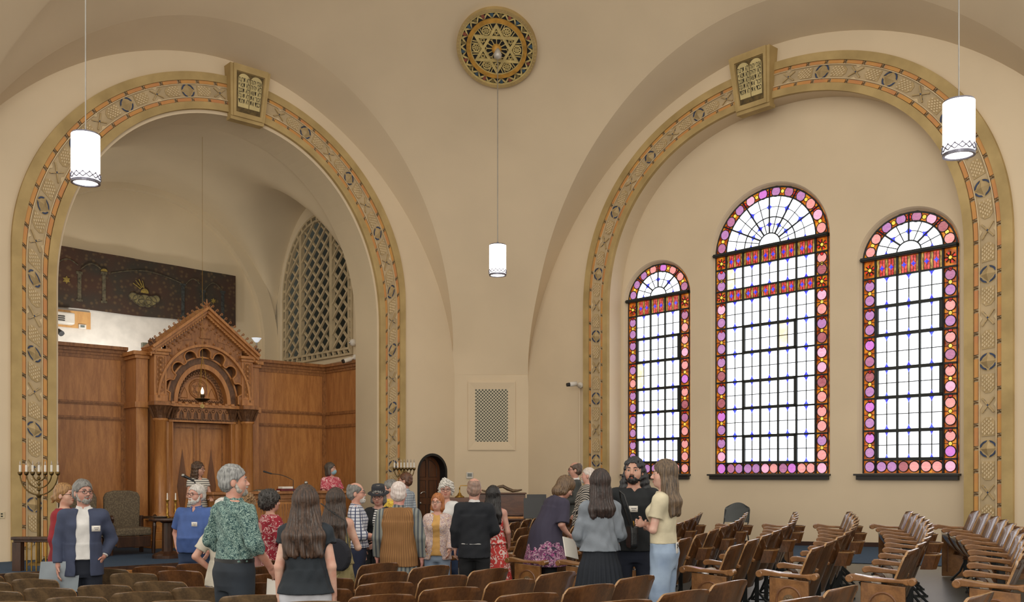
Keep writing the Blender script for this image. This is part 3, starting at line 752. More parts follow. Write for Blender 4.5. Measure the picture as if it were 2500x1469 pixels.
# medallion on the pendentive and the three pendant lamps
m_gold_p = M('gold_paint', (196, 146, 64), 0.5, var=0.10, scale=8)
m_cream_p = M('cream_paint', (208, 186, 124), 0.6, var=0.06, scale=6)
m_black_p = M('blue_black_paint', (34, 38, 46), 0.6, var=0.1)
m_red_p = M('red_paint', (150, 84, 66), 0.6, var=0.1); m_teal_p = M('teal_paint', (62, 86, 104), 0.6, var=0.1); m_olive_p = M('olive_paint', (124, 108, 66), 0.6, var=0.1)
def medallion():
    from mathutils.bvhtree import BVHTree
    bvh = BVHTree.FromPolygons([dome.matrix_world @ v.co + dome.location for v in dome.data.vertices] if False else [v.co + dome.location for v in dome.data.vertices], [tuple(p.vertices) for p in dome.data.polygons])
    def hit(px, py): d = (at(px, py, 10) - Vector((0, 0, EYE))).normalized(); return bvh.ray_cast(Vector((0, 0, EYE)), d)[0]
    Cm = hit(1214, 113); q = [hit(1214 + 98 * math.cos(k * PI / 4), 113 + 98 * math.sin(k * PI / 4)) for k in range(8)]
    n = Vector((0, 0, 0))
    for k in range(8): n += (q[k] - Cm).cross(q[(k + 1) % 8] - Cm)
    n.normalize(); n = -n if n.y > 0 else n
    Cm = sum(q, Vector((0, 0, 0))) / 8 + n * 0.03
    ex = Vector((1, 0, 0)); ex = (ex - n * ex.dot(n)).normalized(); ey = n.cross(ex); ey = -ey if ey.z < 0 else ey
    sx_, sy_ = max((p - Cm).dot(ex) for p in q), max((p - Cm).dot(ey) for p in q)
    F = lambda x, d, y: tuple(Cm + ex * x * sx_ + ey * y * sy_ + n * d)
    root = thing('ceiling_medallion', 'round painted ceiling medallion with a six pointed star', 'medallion', tuple(Cm))
    def ringp(name, r0, r1, d0, d1, mat, N=72):
        g = MB(F); A = [(r0 * math.cos(2 * PI * k / N), r0 * math.sin(2 * PI * k / N)) for k in range(N)]; B = [(r1 * math.cos(2 * PI * k / N), r1 * math.sin(2 * PI * k / N)) for k in range(N)]
        if r0 > 0: g.strip([(x, d0, y) for x, y in A], [(x, d1, y) for x, y in A], True); g.strip([(x, d1, y) for x, y in A], [(x, d1, y) for x, y in B], True)
        else: i = g.addv([(x, d1, y) for x, y in B]); g.face(range(i, i + N))
        g.strip([(x, d1, y) for x, y in B], [(x, d0 - 0.5 if False else d0, y) for x, y in B], True)
        return g.build(name, mat, root)
    ringp('ground_disc', 0, 0.93, -0.35, 0.03, m_black_p)
    ringp('rim', 0.925, 1.0, -0.4, 0.075, m_ochre); ringp('rim_fillet', 0.895, 0.93, -0.1, 0.06, m_cream_p)
    ringp('gold_ring', 0.655, 0.755, 0.0, 0.065, m_gold_p); ringp('gold_fillet', 0.635, 0.66, 0.0, 0.055, m_cream_p)
    g = MB(F); N = 24
    for k in range(72):
        a = 2 * PI * k / 72; g.bar((0.94 * math.cos(a), .076, .94 * math.sin(a)), (.985 * math.cos(a), .076, .985 * math.sin(a)), .012, .02, (0, 1, 0))
    g.build('rim_beading', m_field_g, root)
    g = MB(F)
    for k in range(N):
        a0, a1, a2 = 2 * PI * (k) / N, 2 * PI * (k + .5) / N, 2 * PI * (k + 1) / N
        for x, y in ((a0, a1), (a2, a1)):
            for off, rr in ((0, .022),):
                g.bar((0.885 * math.cos(x), .04, 0.885 * math.sin(x)), (0.775 * math.cos(y), .04, 0.775 * math.sin(y)), .034, .03, (0, 1, 0))
    g.build('zigzag', m_cream_p, root)
    g = MB(F)
    for k in range(N):
        a = 2 * PI * (k + .5) / N; g.m = k % 3; c, s = math.cos(a), math.sin(a)
        pts = [(0.042 * math.cos(q), 0.048 * math.sin(q) if q < PI else 0.085 * math.sin(q)) for q in (2 * PI * j / 14 for j in range(14))]
        P = [((.855 + y) * c - x * s, (.855 + y) * s + x * c) for x, y in pts]
        g.prism(P, .02, .055)
    g.build('teardrops', [m_teal_p, m_red_p, m_olive_p], root)
    g = MB(F)
    for fl in (0, 1):
        V = [(0.645 * math.cos(PI / 2 + fl * PI + 2 * PI * k / 3), 0.645 * math.sin(PI / 2 + fl * PI + 2 * PI * k / 3)) for k in range(3)]
        Q = [(x * .80, y * .80) for x, y in V]
        for k in range(3):
            p, q, r, t = V[k], V[(k + 1) % 3], Q[(k + 1) % 3], Q[k]
            i = g.addv([(p[0], .07 + fl * .002, p[1]), (q[0], .07 + fl * .002, q[1]), (r[0], .07 + fl * .002, r[1]), (t[0], .07 + fl * .002, t[1]), (p[0], .02, p[1]), (q[0], .02, q[1]), (r[0], .02, r[1]), (t[0], .02, t[1])])
            for w in ((0, 1, 2, 3), (0, 1, 5, 4), (2, 3, 7, 6), (1, 2, 6, 5), (3, 0, 4, 7)): g.face([i + z for z in w])
    g.build('six_pointed_star', m_cream_p, root)
    g = MB(F)
    def circ(cx, cy, r, w):
        g.ring([(cx + r * math.cos(2 * PI * j / 20), .045, cy + r * math.sin(2 * PI * j / 20)) for j in range(20)], w, 5, closed=True)
    for k in range(6):
        a = PI / 6 + k * PI / 3 - PI / 6 + PI / 6; a = k * PI / 3
        cx, cy = .505 * math.cos(a), .505 * math.sin(a); circ(cx, cy, .095, .016)
        for j in range(8): b = j * PI / 4; g.bar((cx, .045, cy), (cx + .085 * math.cos(b), .045, cy + .085 * math.sin(b)), .022, .02, (0, 1, 0))
        for sg in (-1, 1):
            for da in (.26, .36): g.bar((.44 * math.cos(a + sg * da), .04, .44 * math.sin(a + sg * da)), (.625 * math.cos(a + sg * (da - .08)), .04, .625 * math.sin(a + sg * (da - .08))), .018, .02, (0, 1, 0))
        b = a + PI / 6; bx, by = .40 * math.cos(b), .40 * math.sin(b)
        for fl in (0, PI):
            V = [(bx + .065 * math.cos(b + fl + 2 * PI * j / 3), by + .065 * math.sin(b + fl + 2 * PI * j / 3)) for j in range(3)]
            for j in range(3): g.bar((V[j][0], .045, V[j][1]), (V[(j + 1) % 3][0], .045, V[(j + 1) % 3][1]), .016, .02, (0, 1, 0))
    for k in range(12):
        a = 2 * PI * k / 12; g.bar((.12 * math.cos(a), .045, .12 * math.sin(a)), (.26 * math.cos(a), .045, .26 * math.sin(a)), .018, .02, (0, 1, 0))
        a += PI / 12; g.ring([(.225 * math.cos(a) + .055 * math.cos(a + q), .045, .225 * math.sin(a) + .055 * math.sin(a + q)) for q in np.linspace(-1.7, 1.7, 9)], .010, 5)
    g.build('tracery', m_cream_p, root)
    g = MB(F); g.smooth = True; rows = [[(.125 * math.cos(q) * math.cos(2 * PI * j / 20), .03 + .14 * math.sin(q), .125 * math.cos(q) * math.sin(2 * PI * j / 20)) for j in range(21)] for q in np.linspace(0, 1.5, 7)]
    g.grid(rows); g.build('boss', m_gold_p, root)
    return Cm + n * 0.17
def glow(name, col, s):
    k = NT(name); k.b.inputs['Base Color'].default_value = (*lin((250, 248, 244)), 1)
    k.b.inputs['Emission Color'].default_value = (*lin(col), 1); k.b.inputs['Emission Strength'].default_value = s
    return k.m
m_glow = glow('lamp_glow', (255, 248, 240), 7.0)
m_chrome = M('brushed_metal', (168, 164, 158), 0.35, 0.9, var=0.05); m_lampmetal = M('lamp_trim_metal', (120, 120, 134), 0.35, 0.7, var=0.05)
def pendant(px, Y, ybot, label, top=None):
    c = at(px, ybot, Y); r, h = 0.168, 0.62 ; zt = top.z if top is not None else 11.9
    root = thing('pendant_lamp', label, 'pendant lamp', tuple(c), 'pendant lamps')
    g = MB(); g.smooth = True; g.lathe((c.x, c.y, c.z), [(r - .012, .115), (r, .12), (r, h - .02), (r - .01, h)], 40); g.build('shade', m_glow, root)
    g = MB(); g.lathe((c.x, c.y, c.z), [(r * .3, .02), (r - .03, .02), (r - .022, .0), (r + .004, .0), (r + .006, .03), (r - .004, .04)], 40); g.build('bottom_rim', m_lampmetal, root)
    g = MB(); g.lathe((c.x, c.y, c.z), [(0, .012), (r - .03, .012), (r - .03, .02), (0, .02)], 40); g.build('diffuser', m_glow, root)
    g = MB()
    for sg in (-1, 1):
        for k in range(14):
            a0 = 2 * PI * k / 14; P = [(c.x + (r + .006) * math.cos(a0 + sg * q * .5), c.y + (r + .006) * math.sin(a0 + sg * q * .5), c.z + .045 + .07 * q) for q in np.linspace(0, 1, 5)]
            g.ring(P, .008, 5)
    g.build('braided_band', m_lampmetal, root)
    g = MB(); g.lathe((c.x, c.y, c.z), [(r - .008, .04), (r - .008, .12)], 40); g.build('band_glass', m_glow, root)
    g = MB(); g.lathe((c.x, c.y, c.z + h), [(0, .012), (r * .96, .0), (r, -.02), (r - .01, -.025)], 40); g.cyl((c.x, c.y, c.z + h), (c.x, c.y, c.z + h + .05), .02); g.build('cap', m_lampmetal, root)
    g = MB(); g.cyl((c.x, c.y, c.z + h), (c.x, c.y, zt), .009 if top is not None else .008, seg=8); g.build('rod', m_chrome, root)
    if top is not None:
        g = MB(); g.smooth = True; g.lathe((c.x, c.y, zt - .05), [(.01, -.09), (.07, -.07), (.085, .0), (.05, .08), (.03, .12)], 16)
        g.build('canopy', M('silver_canopy', (196, 190, 182), 0.4, 0.3, var=.05), root)
def s_of(inner, outer, zbot, tkey):
    b = Band(inner, outer, zbot); q = np.linspace(0, b.L, 800); return float(q[int(np.argmin([abs(b.p(s, .5)[0] - tkey) + (5 if b.p(s, .5)[1] < 4 else 0) for s in q]))])
for fr, F, i, o, zb, tk, lab in (('L', FL, superell(5.54, 3.293, 3.395, 3.864, 2.092, 90), superell(5.56, 3.928, 4.09, 3.926, 1.955, 90), -1.44, 5.25, 'ochre and orange decorated arch moulding framing the bema'),
                                 ('R', FR, superell(6.38, 3.56, 3.8, 3.43, 2.214, 90), superell(6.386, 3.658, 4.53, 3.98, 2.18, 90), -1.30, 6.35, 'ochre and orange decorated arch moulding around the three windows')):
    archivolt(fr, F, i, o, zb, lab, s_of(i, o, zb, tk), 0.42)
keystone('L', FL, 5.36, 7.02, 8.06, 0.43, 0.355, 0.30, 'carved keystone with cream tablets over the bema arch')
keystone('R', FR, 6.31, 6.84, 7.90, 0.45, 0.36, 0.30, 'carved keystone with cream tablets over the window arch')
_top = medallion()
pendant(1215, _top.y, 673, 'small glowing cylinder lamp hanging from the star medallion', _top)
pendant(209, 12.1, 448, 'glowing cylinder lamp hanging before the bema arch')
pendant(2341, 10.9, 381, 'glowing cylinder lamp hanging before the window arch')
# ------------------------------------------------------------------ bema: screen, ark, back room, lattice, furniture
m_w1 = M_wood('honey_wood', (190, 132, 74), (158, 102, 54), 0.34, (3, 3, 0.4), 4.0)
m_w2 = M_wood('carved_wood', (166, 112, 64), (124, 80, 44), 0.42, (4, 4, 1.5), 5.0)
m_w3 = M_wood('dark_carved_wood', (116, 80, 52), (80, 54, 36), 0.5, (4, 4, 2), 6.0)
m_w4 = M_wood('golden_wood', (198, 140, 76), (166, 110, 56), 0.36, (3, 3, 0.4), 4.0)
m_inlay = M_wood('inlay_wood', (122, 78, 44), (98, 62, 36), 0.4)
m_brass = M('brass', (176, 136, 62), 0.3, 0.85, var=.08); m_black = M('black_plastic', (22, 22, 24), 0.45, var=.1)
m_candle = M('candle_white', (226, 220, 210), 0.5, var=.02)
def Wd(w): return lambda t, d, z: FL(t, w + d, z)
# wooden screen either side of the ark
def screen(name, label, t0, t1, extra=None):
    root = thing(name, label, 'wood panelling', FL((t0 + t1) / 2, 2.43, BZ))
    F = Wd(2.43)
    g = MB(F); g.span((t0, 0.0, BZ), (t1, 0.08, 2.58)); g.build('boards', m_w1, root)
    g = MB(F)
    for z0, z1, d in ((2.47, 2.53, .03), (2.53, 2.60, .06), (2.60, 2.67, .12), (2.40, 2.47, .015)): g.span((t0, -d, z0), (t1, .06, z1))
    g.build('cornice', m_w2, root)
    for z in (1.50, 1.19, -1.30):
        g = MB(F); g.span((t0, -.03, z - .04), (t1, .02, z + .03)); g.span((t0, -.045, z - .015), (t1, .0, z + .012)); g.build('rail', m_w2, root)
    g = MB(F)
    for t in ([t1 - .06] if t1 > 6 else [t0 + .05]) + ([t0 + .06] if t1 > 6 else []): g.span((t - .05, -.02, BZ), (t + .05, .02, 2.4))
    g.build('stile', m_w2, root)
    if extra: extra(root)
    return root
def side_return(root):
    G = lambda a, d, z: FL(TS + 0.03 + d, a, z)
    g = MB(G); g.span((0.90, -.025, BZ), (2.43, .0, 2.58)); g.build('side_boards', m_w1, root)
    g = MB(G)
    for z0, z1, d in ((2.47, 2.53, .03), (2.53, 2.60, .06), (2.60, 2.67, .11)): g.span((0.90, 0, z0), (2.43, d, z1))
    g.build('cornice', m_w2, root)
    for z in (1.50, 1.19, -1.30): g = MB(G); g.span((0.9, 0, z - .04), (2.43, .03, z + .03)); g.build('rail', m_w2, root)
screen('panel_screen', 'tall honey brown wood panelling left of the carved ark', 6.80, 9.04)
screen('panel_screen', 'tall honey brown wood panelling right of the ark turning the corner', 2.03, 4.12, side_return)

# the ark
AC, AW = 5.46, 1.6
def FA(x, d, z): return FL(AC - x, AW + d, z)
ark = thing('torah_ark', 'tall carved wooden ark with a pointed gable and round arch', 'ark', FA(0, 0, BZ))
def add_arch(g, r0, r1, zs, rise0, rise1, d0, d1, n=40, cx=0.0):
    A = [(cx - r0 * math.cos(PI * k / n), zs + rise0 * math.sin(PI * k / n)) for k in range(n + 1)]; B = [(cx - r1 * math.cos(PI * k / n), zs + rise1 * math.sin(PI * k / n)) for k in range(n + 1)]
    g.strip([(x, d0, z) for x, z in A], [(x, d0, z) for x, z in B]); g.strip([(x, d1, z) for x, z in A], [(x, d0, z) for x, z in A]); g.strip([(x, d0, z) for x, z in B], [(x, d1, z) for x, z in B])
g = MB(FA)
for z0, z1, h, d in ((BZ, -1.28, 1.26, -.42), (-1.28, -1.12, 1.20, -.33), (-1.12, -1.02, 1.16, -.26), (-1.02, -.90, 1.14, -.22), (-.90, -.86, 1.18, -.27)):
    for sx in (-1, 1): g.span((sx * h, d, z0), (sx * (h - .56), .5, z1))
g.build('plinth', m_w4, ark, bevel=.008)
g = MB(FA); g.span((-.64, -.30, BZ), (.64, .5, -1.30)); g.span((-.64, -.1, -1.30), (.64, .5, -1.15)); g.build('step', m_w4, ark, bevel=.008)
g = MB(FA); g.span((-1.05, .1, -1.1), (-.64, .8, 1.5)); g.span((.64, .1, -1.1), (1.05, .8, 1.5)); g.build('side_piers', m_w1, ark)
for sx in (-1, 1):
    g = MB(FA); g.span((sx * 1.12, .22, BZ), (sx * 1.36, .82, 2.44)); g.span((sx * 1.09, .18, 1.40), (sx * 1.40, .82, 1.52)); g.span((sx * 1.10, .18, 2.40), (sx * 1.40, .82, 2.47)); g.span((sx * 1.08, .15, 2.47), (sx * 1.44, .82, 2.55)); g.span((sx * 1.09, .18, -1.2), (sx * 1.40, .8, BZ))
    g.build('outer_pilaster', m_w1, ark, bevel=.006)
    c = FA(sx * .96, -.02, -.86)
    for dx, dd, rr in ((0, 0, .125), (-.26, .18, .075)):
        c = FA(sx * (.96 + dx), -.02 + dd, -.86)
        g = MB(); g.smooth = True; g.lathe(c, [(rr + .05, 0), (rr + .05, .05), (rr + .015, .10), (rr, .14), (rr * .94, 1.98), (rr + .02, 2.0), (rr + .02, 2.04)], 24); col = g.build('column', m_w1, ark, smooth=True)
        g = MB(); g.lathe(c, [(rr, 2.04), (rr + .01, 2.1), (rr + .05, 2.2), (rr + .10, 2.28), (rr + .12, 2.30)], 20)
        for k in range(8):
            a = 2 * PI * k / 8; g.ring([(c[0] + (rr + .02 + q * .08) * math.cos(a), c[1] + (rr + .02 + q * .08) * math.sin(a), c[2] + 2.06 + q * .2) for q in (0, .4, .8, 1.05)], .022, 5)
        g.build('capital', m_w3, ark)
    g = MB(FA); g.span((sx * .80, -.16, 1.44), (sx * 1.14, .3, 1.53)); g.build('impost', m_w2, ark, bevel=.008)
    g = MB(FA); g.span((sx * .82, -.06, 1.53), (sx * 1.10, .5, 1.66)); g.span((sx * .83, -.03, 1.66), (sx * 1.09, .5, 2.50)); g.span((sx * .80, -.07, 2.48), (sx * 1.12, .5, 2.54)); g.span((sx * .77, -.11, 2.54), (sx * 1.16, .5, 2.60))
    g.build('upper_pilaster', m_w1, ark, bevel=.006)
    g = MB(FA)
    for k in range(7):
        zc = 1.78 + k * .10
        for r in (.055, .03): g.ring([(sx * .96 + r * math.cos(2 * PI * j / 16), -.035, zc + r * math.sin(2 * PI * j / 16)) for j in range(16)], .009, 5, closed=True)
    g.bar((sx * .88, -.035, 1.70), (sx * .88, -.035, 2.45), .012, .02, (0, 1, 0)); g.bar((sx * 1.04, -.035, 1.70), (sx * 1.04, -.035, 2.45), .012, .02, (0, 1, 0))
    g.build('ring_carving', m_w2, ark)
# lintel with carved frieze
g = MB(FA); g.span((-.80, .10, 1.13), (.80, .5, 1.50)); g.build('lintel', m_w2, ark)
g = MB(FA); g.span((-.82, .04, 1.45), (.82, .3, 1.52)); g.span((-.74, .07, 1.13), (.74, .3, 1.17))
for k in range(10): x = -.66 + k * 1.32 / 9; g.span((x - .05, .02, 1.50), (x + .02, .3, 1.55))
g.build('lintel_moulding', m_w1, ark)
g = MB(FA)
for k in range(9):
    x = -.62 + k * 1.24 / 8
    g.ring([(x + dx, .095, 1.22 + dz) for dx, dz in ((-.04, 0), (-.03, .10), (0, .16), (.03, .10), (.04, 0))], .012, 5); g.ring([(x, .095, 1.20), (x, .095, 1.33)], .018, 5)
    g.ring([(x + .077 + .03 * math.cos(q), .095, 1.38 + .03 * math.sin(q)) for q in np.linspace(0, 2 * PI, 9)[:-1]], .008, 4, closed=True)
for k in range(40): x = -.73 + k * 1.46 / 39; g.span((x - .012, .05, 1.175), (x + .012, .1, 1.20))
g.build('frieze_carving', m_w3, ark)
# facade plate with the arch opening and seven foils
gz = lambda x: 2.62 + (3.47 - 2.62) * (1 - abs(x) / 1.10)
outer = [(-.84, 1.53), (-.84, gz(-.84)), (0, gz(0)), (.84, gz(.84)), (.84, 1.53)]
hole = [(.80, 1.55)] + [(.80 * math.cos(PI * k / 40), 1.55 + 1.0 * math.sin(PI * k / 40)) for k in range(41)] + [(-.80, 1.55)]
foils = []
for k in range(7):
    th = PI * (k + .5) / 7 if False else math.radians(18 + 144 * k / 6); foils.append((.80 * 1.0 * math.cos(th) * .97, 1.55 + 1.02 * math.sin(th)))
g = MB(FA)
edge = []
for q in np.linspace(0, PI, 200):
    x, z = .76 * math.cos(q), 1.55 + .96 * math.sin(q); best = (x, z)
    d = Vector((math.cos(q) * .80, math.sin(q) * 1.0)).normalized()
    for fx, fz in foils:                                # push the outline out over each foil
        ox, oz = -fx, -(fz - 1.55); B = d.x * ox + d.y * oz; Cc = ox * ox + oz * oz - .135 ** 2; D = B * B - Cc
        if D > 0:
            m = -B + math.sqrt(D)
            if m > math.hypot(best[0], best[1] - 1.55): best = (d.x * m, 1.55 + d.y * m)
    edge.append(best)
g.fillz([outer[:1] + outer[1:] + [(.80, 1.53)] + edge + [(-.80, 1.53)]], 0.0)
g.strip([(x, 0, z) for x, z in edge], [(x, .18, z) for x, z in edge])
g.build('gable_front', m_w2, ark)
g = MB(FA); g.ring([(x, -.008, z) for x, z in edge], .018, 6)
add_arch(g, .985, 1.03, 1.60, 1.12, 1.17, -.06, .02)
g.build('foil_moulding', m_w1, ark)
g = MB(FA); g.fillz([[(-.84, 1.53), (-.84, 2.7), (0, 3.2), (.84, 2.7), (.84, 1.53)] + [(.78 * math.cos(PI * k / 30), 1.53 + .98 * math.sin(PI * k / 30)) for k in range(31)]], .19); g.build('arcade_back', m_w3, ark)
g = MB(FA)
for k in range(11):
    q = math.radians(36 + 108 * k / 10); x, z = 1.07 * math.cos(q), 1.60 + 1.215 * math.sin(q)
    g.ball((x, -.01, z), .026, 8); g.ring([(x * .97, -.01, z - .04), (x * 1.03, -.01, z + .03)], .012, 5)
for sx in (-1, 1):
    for k in range(9): x = sx * (.10 + k * .085); g.ball((x, -.01, gz(x) - .20), .024, 8); g.ball((x + sx * .04, -.01, gz(x) - .30), .014, 6)
g.build('leaf_carving', m_w2, ark)
g = MB(FA); g.span((-.10, -.02, 2.93), (.10, .02, 3.13)); g.span((-.12, -.035, 2.90), (.12, .02, 2.93))
for sx in (-1, 1): g.ring([(sx * .05 + .04 * math.cos(q), -.025, 3.06 + .06 * math.sin(q)) for q in np.linspace(0, PI, 8)], .008, 5)
for sx in (-.4, .4): g.prism([(sx - .12 * np.sign(sx), 2.86), (sx + .22 * np.sign(sx), 2.78), (sx - .12 * np.sign(sx), 3.0)], .0, -.012)
g.build('tablet_relief', m_w2, ark)
# raking cornices with crockets, finial
for sx in (-1, 1):
    g = MB(FA); p, q = (sx * 1.18, 2.555), (0, 3.47)
    for o, hh, d in ((.0, .07, -.14), (.06, .05, -.20), (-.07, .05, -.08)):
        a = (p[0], (d + .42) / 2, p[1] + o); b = (q[0], (d + .42) / 2, q[1] + o); g.bar(a, b, abs(.42 - d), hh, (0, 0, 1))
    g.build('raking_cornice', m_w1, ark)
    g = MB(FA)
    for k in range(24): m = k / 24; g.span((p[0] * (1 - m) - .012, -.10, p[1] + (q[1] - p[1]) * m - .115), (p[0] * (1 - m) + .012, -.05, p[1] + (q[1] - p[1]) * m - .085))
    g.build('dentils', m_w4, ark)
    for k in range(12):
        m = (k + .5) / 12; x, z = p[0] + (q[0] - p[0]) * m, p[1] + (q[1] - p[1]) * m + .09
        g = MB(FA); g.ring([(x + sx * (.0 + .045 * (1 - math.cos(a)) * .9), -.12, z - .01 + .05 * a / 2 + (.028 * math.sin(a) if a > 1.5 else 0)) for a in np.linspace(0, 2.2, 6)] + [(x + sx * (.075 + .022 * math.cos(a)), -.12, z + .065 + .022 * math.sin(a)) for a in np.linspace(1.5, -3.2, 7)], .0105, 5)
        g.build('crocket', m_w2, ark)
    g = MB(FA); cx = sx * 1.14
    for k in range(5): a = .5 + 2.1 * k / 4; g.ring([(cx, -.05, 2.60), (cx + .07 * math.cos(a), -.05, 2.66 + .08 * math.sin(a)), (cx + .10 * math.cos(a), -.07, 2.68 + .13 * math.sin(a))], [.022, .028, .012], 6)
    g.build('corner_leaf', m_w3, ark)
g = MB(FA); g.ring([(0, -.1, 3.50), (0, -.1, 3.58), (0, -.1, 3.72)], [.05, .035, .01], 8); g.ball((0, -.1, 3.60), .045, 8)
for sx in (-1, 1):
    for z in (3.56, 3.63): g.ring([(0, -.1, z - .03), (sx * .05, -.1, z), (sx * .07, -.1, z + .035)], [.02, .018, .008], 6)
g.build('finial', m_w2, ark)
# nested arch rings and tympanum
g = MB(FA); add_arch(g, .63, .77, 1.53, .84, .97, .12, .40); g.build('dark_arch_ring', m_w3, ark, smooth=False)
g = MB(FA); add_arch(g, .55, .63, 1.53, .74, .84, .09, .40); add_arch(g, .765, .80, 1.53, .965, 1.0, .09, .2); g.build('arch_moulding', m_w1, ark)
g = MB(FA); add_arch(g, .43, .55, 1.53, .60, .74, .26, .42); g.span((-.50, .26, 1.53), (.50, .42, 1.63)); g.build('carved_band', m_w2, ark)
g = MB(FA)
for k in range(26):
    q0, q1 = PI * k / 26, PI * (k + 1) / 26
    for a, b in ((.46, .53), (.53, .46)): g.ring([(-a * math.cos(q0), .25, 1.53 + a * 1.36 * math.sin(q0)), (-b * math.cos(q1), .25, 1.53 + b * 1.36 * math.sin(q1))], .007, 4)
for k in range(16):
    for a, b in ((1.55, 1.61), (1.61, 1.55)): g.ring([(-.44 + .055 * k, .25, a), (-.385 + .055 * k, .25, b)], .007, 4)
g.build('braid_carving', m_w3, ark)
g = MB(FA); g.prism([(-.44, 1.6)] + [(-.44 * math.cos(PI * k / 30), 1.60 + .54 * math.sin(PI * k / 30)) for k in range(31)], .36, .33); g.build('tympanum', m_w1, ark)
g = MB(FA)
def ringA(r, w): g.ring([(r * math.cos(2 * PI * j / 28), .325, 1.86 + r * math.sin(2 * PI * j / 28)) for j in range(28)], w, 5, closed=True)
ringA(.20, .014); ringA(.165, .008)
for fl in (0, PI):
    V = [(.135 * math.cos(PI / 2 + fl + 2 * PI * j / 3), 1.86 + .135 * math.sin(PI / 2 + fl + 2 * PI * j / 3)) for j in range(3)]
    for j in range(3): g.bar((V[j][0], .325, V[j][1]), (V[(j + 1) % 3][0], .325, V[(j + 1) % 3][1]), .024, .02, (0, 1, 0))
for sx in (-1, 1): g.ring([(sx * .40, .327, 1.66), (sx * .24, .327, 1.66), (sx * .25, .327, 1.78), (sx * .30, .327, 1.88), (sx * .40, .327, 1.68)], .008, 4)
g.build('star_carving', m_w2, ark)
# doors
for sx in (-1, 1):
    g = MB(FA); g.span((sx * .008, .40, -1.15), (sx * .64, .46, 1.13)); d = g.build('door', m_w1, ark)
    g = MB(FA)
    for a, b in (((.07, 1.03), (.57, 1.03)), ((.07, -.95), (.57, -.95)), ((.07, 1.03), (.07, -.95)), ((.57, 1.03), (.57, -.95))):
        g.bar((sx * a[0], .395, a[1]), (sx * b[0], .395, b[1]), .03, .02, (0, 1, 0))
    g.build('border_beading', m_w2, d)
    g = MB(FA); g.prism([(sx * (.32 + x), z) for x, z in ((0, .58), (.115, -.22), (0, -1.0), (-.115, -.22))], .40, .393); g.build('diamond_inlay', m_inlay, d)
g = MB(FA); g.span((-.012, .385, -1.15), (.012, .42, 1.13)); g.build('door_astragal', m_w4, ark)

# eternal light hanging in front of the ark
_c = at(494, 975, 18.9)
ner = thing('eternal_light', 'hanging brass lamp with a pale flame bulb before the ark', 'hanging lamp', (_c.x, _c.y, _c.z - .1))
g = MB(); g.smooth = True; g.lathe(_c, [(0, -.05), (.06, -.045), (.14, .0), (.145, .015), (.05, .02), (.03, .05), (.045, .06), (.045, .10)], 24); g.build('bowl', M('dark_bronze', (70, 54, 34), .35, .7), ner, smooth=True)
g = MB(); g.smooth = True; g.lathe((_c.x, _c.y, _c.z + .10), [(.022, 0), (.032, .04), (.03, .07), (.010, .13), (0, .145)], 16); g.build('flame_bulb', glow('flame_bulb', (255, 214, 178), 1.6), ner, smooth=True)
g = MB()
for k in range(3):
    a = 2 * PI * k / 3 + .5; g.ring([(_c.x + .13 * math.cos(a), _c.y + .13 * math.sin(a), _c.z + .01), (_c.x + .05 * math.cos(a), _c.y + .05 * math.sin(a), _c.z + .55), (_c.x, _c.y, _c.z + .85)], .005, 5)
g.cyl((_c.x, _c.y, _c.z + .85), (_c.x, _c.y, _c.z + 5.1), .003, seg=5); g.build('chains', m_brass, ner)
g = MB()
for fl in (0, PI):
    V = [(_c.x + .04 * math.cos(PI / 2 + fl + 2 * PI * j / 3), _c.y, _c.z - .13 + .04 * math.sin(PI / 2 + fl + 2 * PI * j / 3)) for j in range(3)]
    for j in range(3): g.bar(V[j], V[(j + 1) % 3], .010, .012, (0, 1, 0))
g.cyl((_c.x, _c.y, _c.z - .05), (_c.x, _c.y, _c.z - .09), .004, seg=6); g.build('star_pendant', M('pale_gold', (220, 200, 120), .3, .5), ner)

# back room above the screen: white board, tapestry, cooler, lamp
g = MB(FL); g.span((3.9, WB - .06, 1.5), (9.0, WB - .01, 3.80)); tag(g.build('white_partition', m_white), 'white painted board wall seen above the wooden screen', 'partition', kind='structure')
WTP = WB - .12
m_tap = NT('tapestry'); _v = m_tap.coord((1, 1, 1)); _n = m_tap.add('ShaderNodeTexNoise', Scale=1.3, Detail=6.0); m_tap.link(_v, _n.inputs['Vector']); _vo = m_tap.add('ShaderNodeTexVoronoi', Scale=9.0); m_tap.link(_v, _vo.inputs['Vector'])
_c1 = m_tap.ramp(_n.outputs[0], [(.35, (52, 48, 40)), (.5, (62, 46, 36)), (.65, (70, 46, 34))]); _c2 = m_tap.mix(m_tap.ramp(_vo.outputs[0], [(.14, (190, 190, 190)), (.42, (0, 0, 0))]), _c1, (104, 84, 56)); m_tap.link(_c2, m_tap.b.inputs['Base Color']); m_tap.b.inputs['Roughness'].default_value = .95
tap = thing('wall_tapestry', 'long dark brown tapestry with columns and a sun on a cloud', 'tapestry', FL(5.5, WTP, 3.78))
g = MB(FL); N = 60; T = np.linspace(3.16, 7.9, N)
zt = lambda t: 5.04 + (t - 3.16) * .024; zb_ = lambda t: 3.775 + .012 * math.sin(t * 3)
for d in (0, -.012): g.grid([[(t, WTP + d + .012 * math.sin(t * 5), zb_(t) + (zt(t) - zb_(t)) * k / 6) for t in T] for k in range(7)])
g.build('cloth', m_tap.m, tap, recalc=False)
def TP(zx, zy): return onw('L', 120 + zx * .21786, 580 + zy * .21786, WTP)
m_tg, m_tgrey, m_tblue = M('tapestry_gold', (150, 128, 60), .9, var=.15, scale=20), M('tapestry_grey', (98, 90, 70), .95, var=.2, scale=20), M('tapestry_blue', (64, 66, 64), .95, var=.2, scale=20)
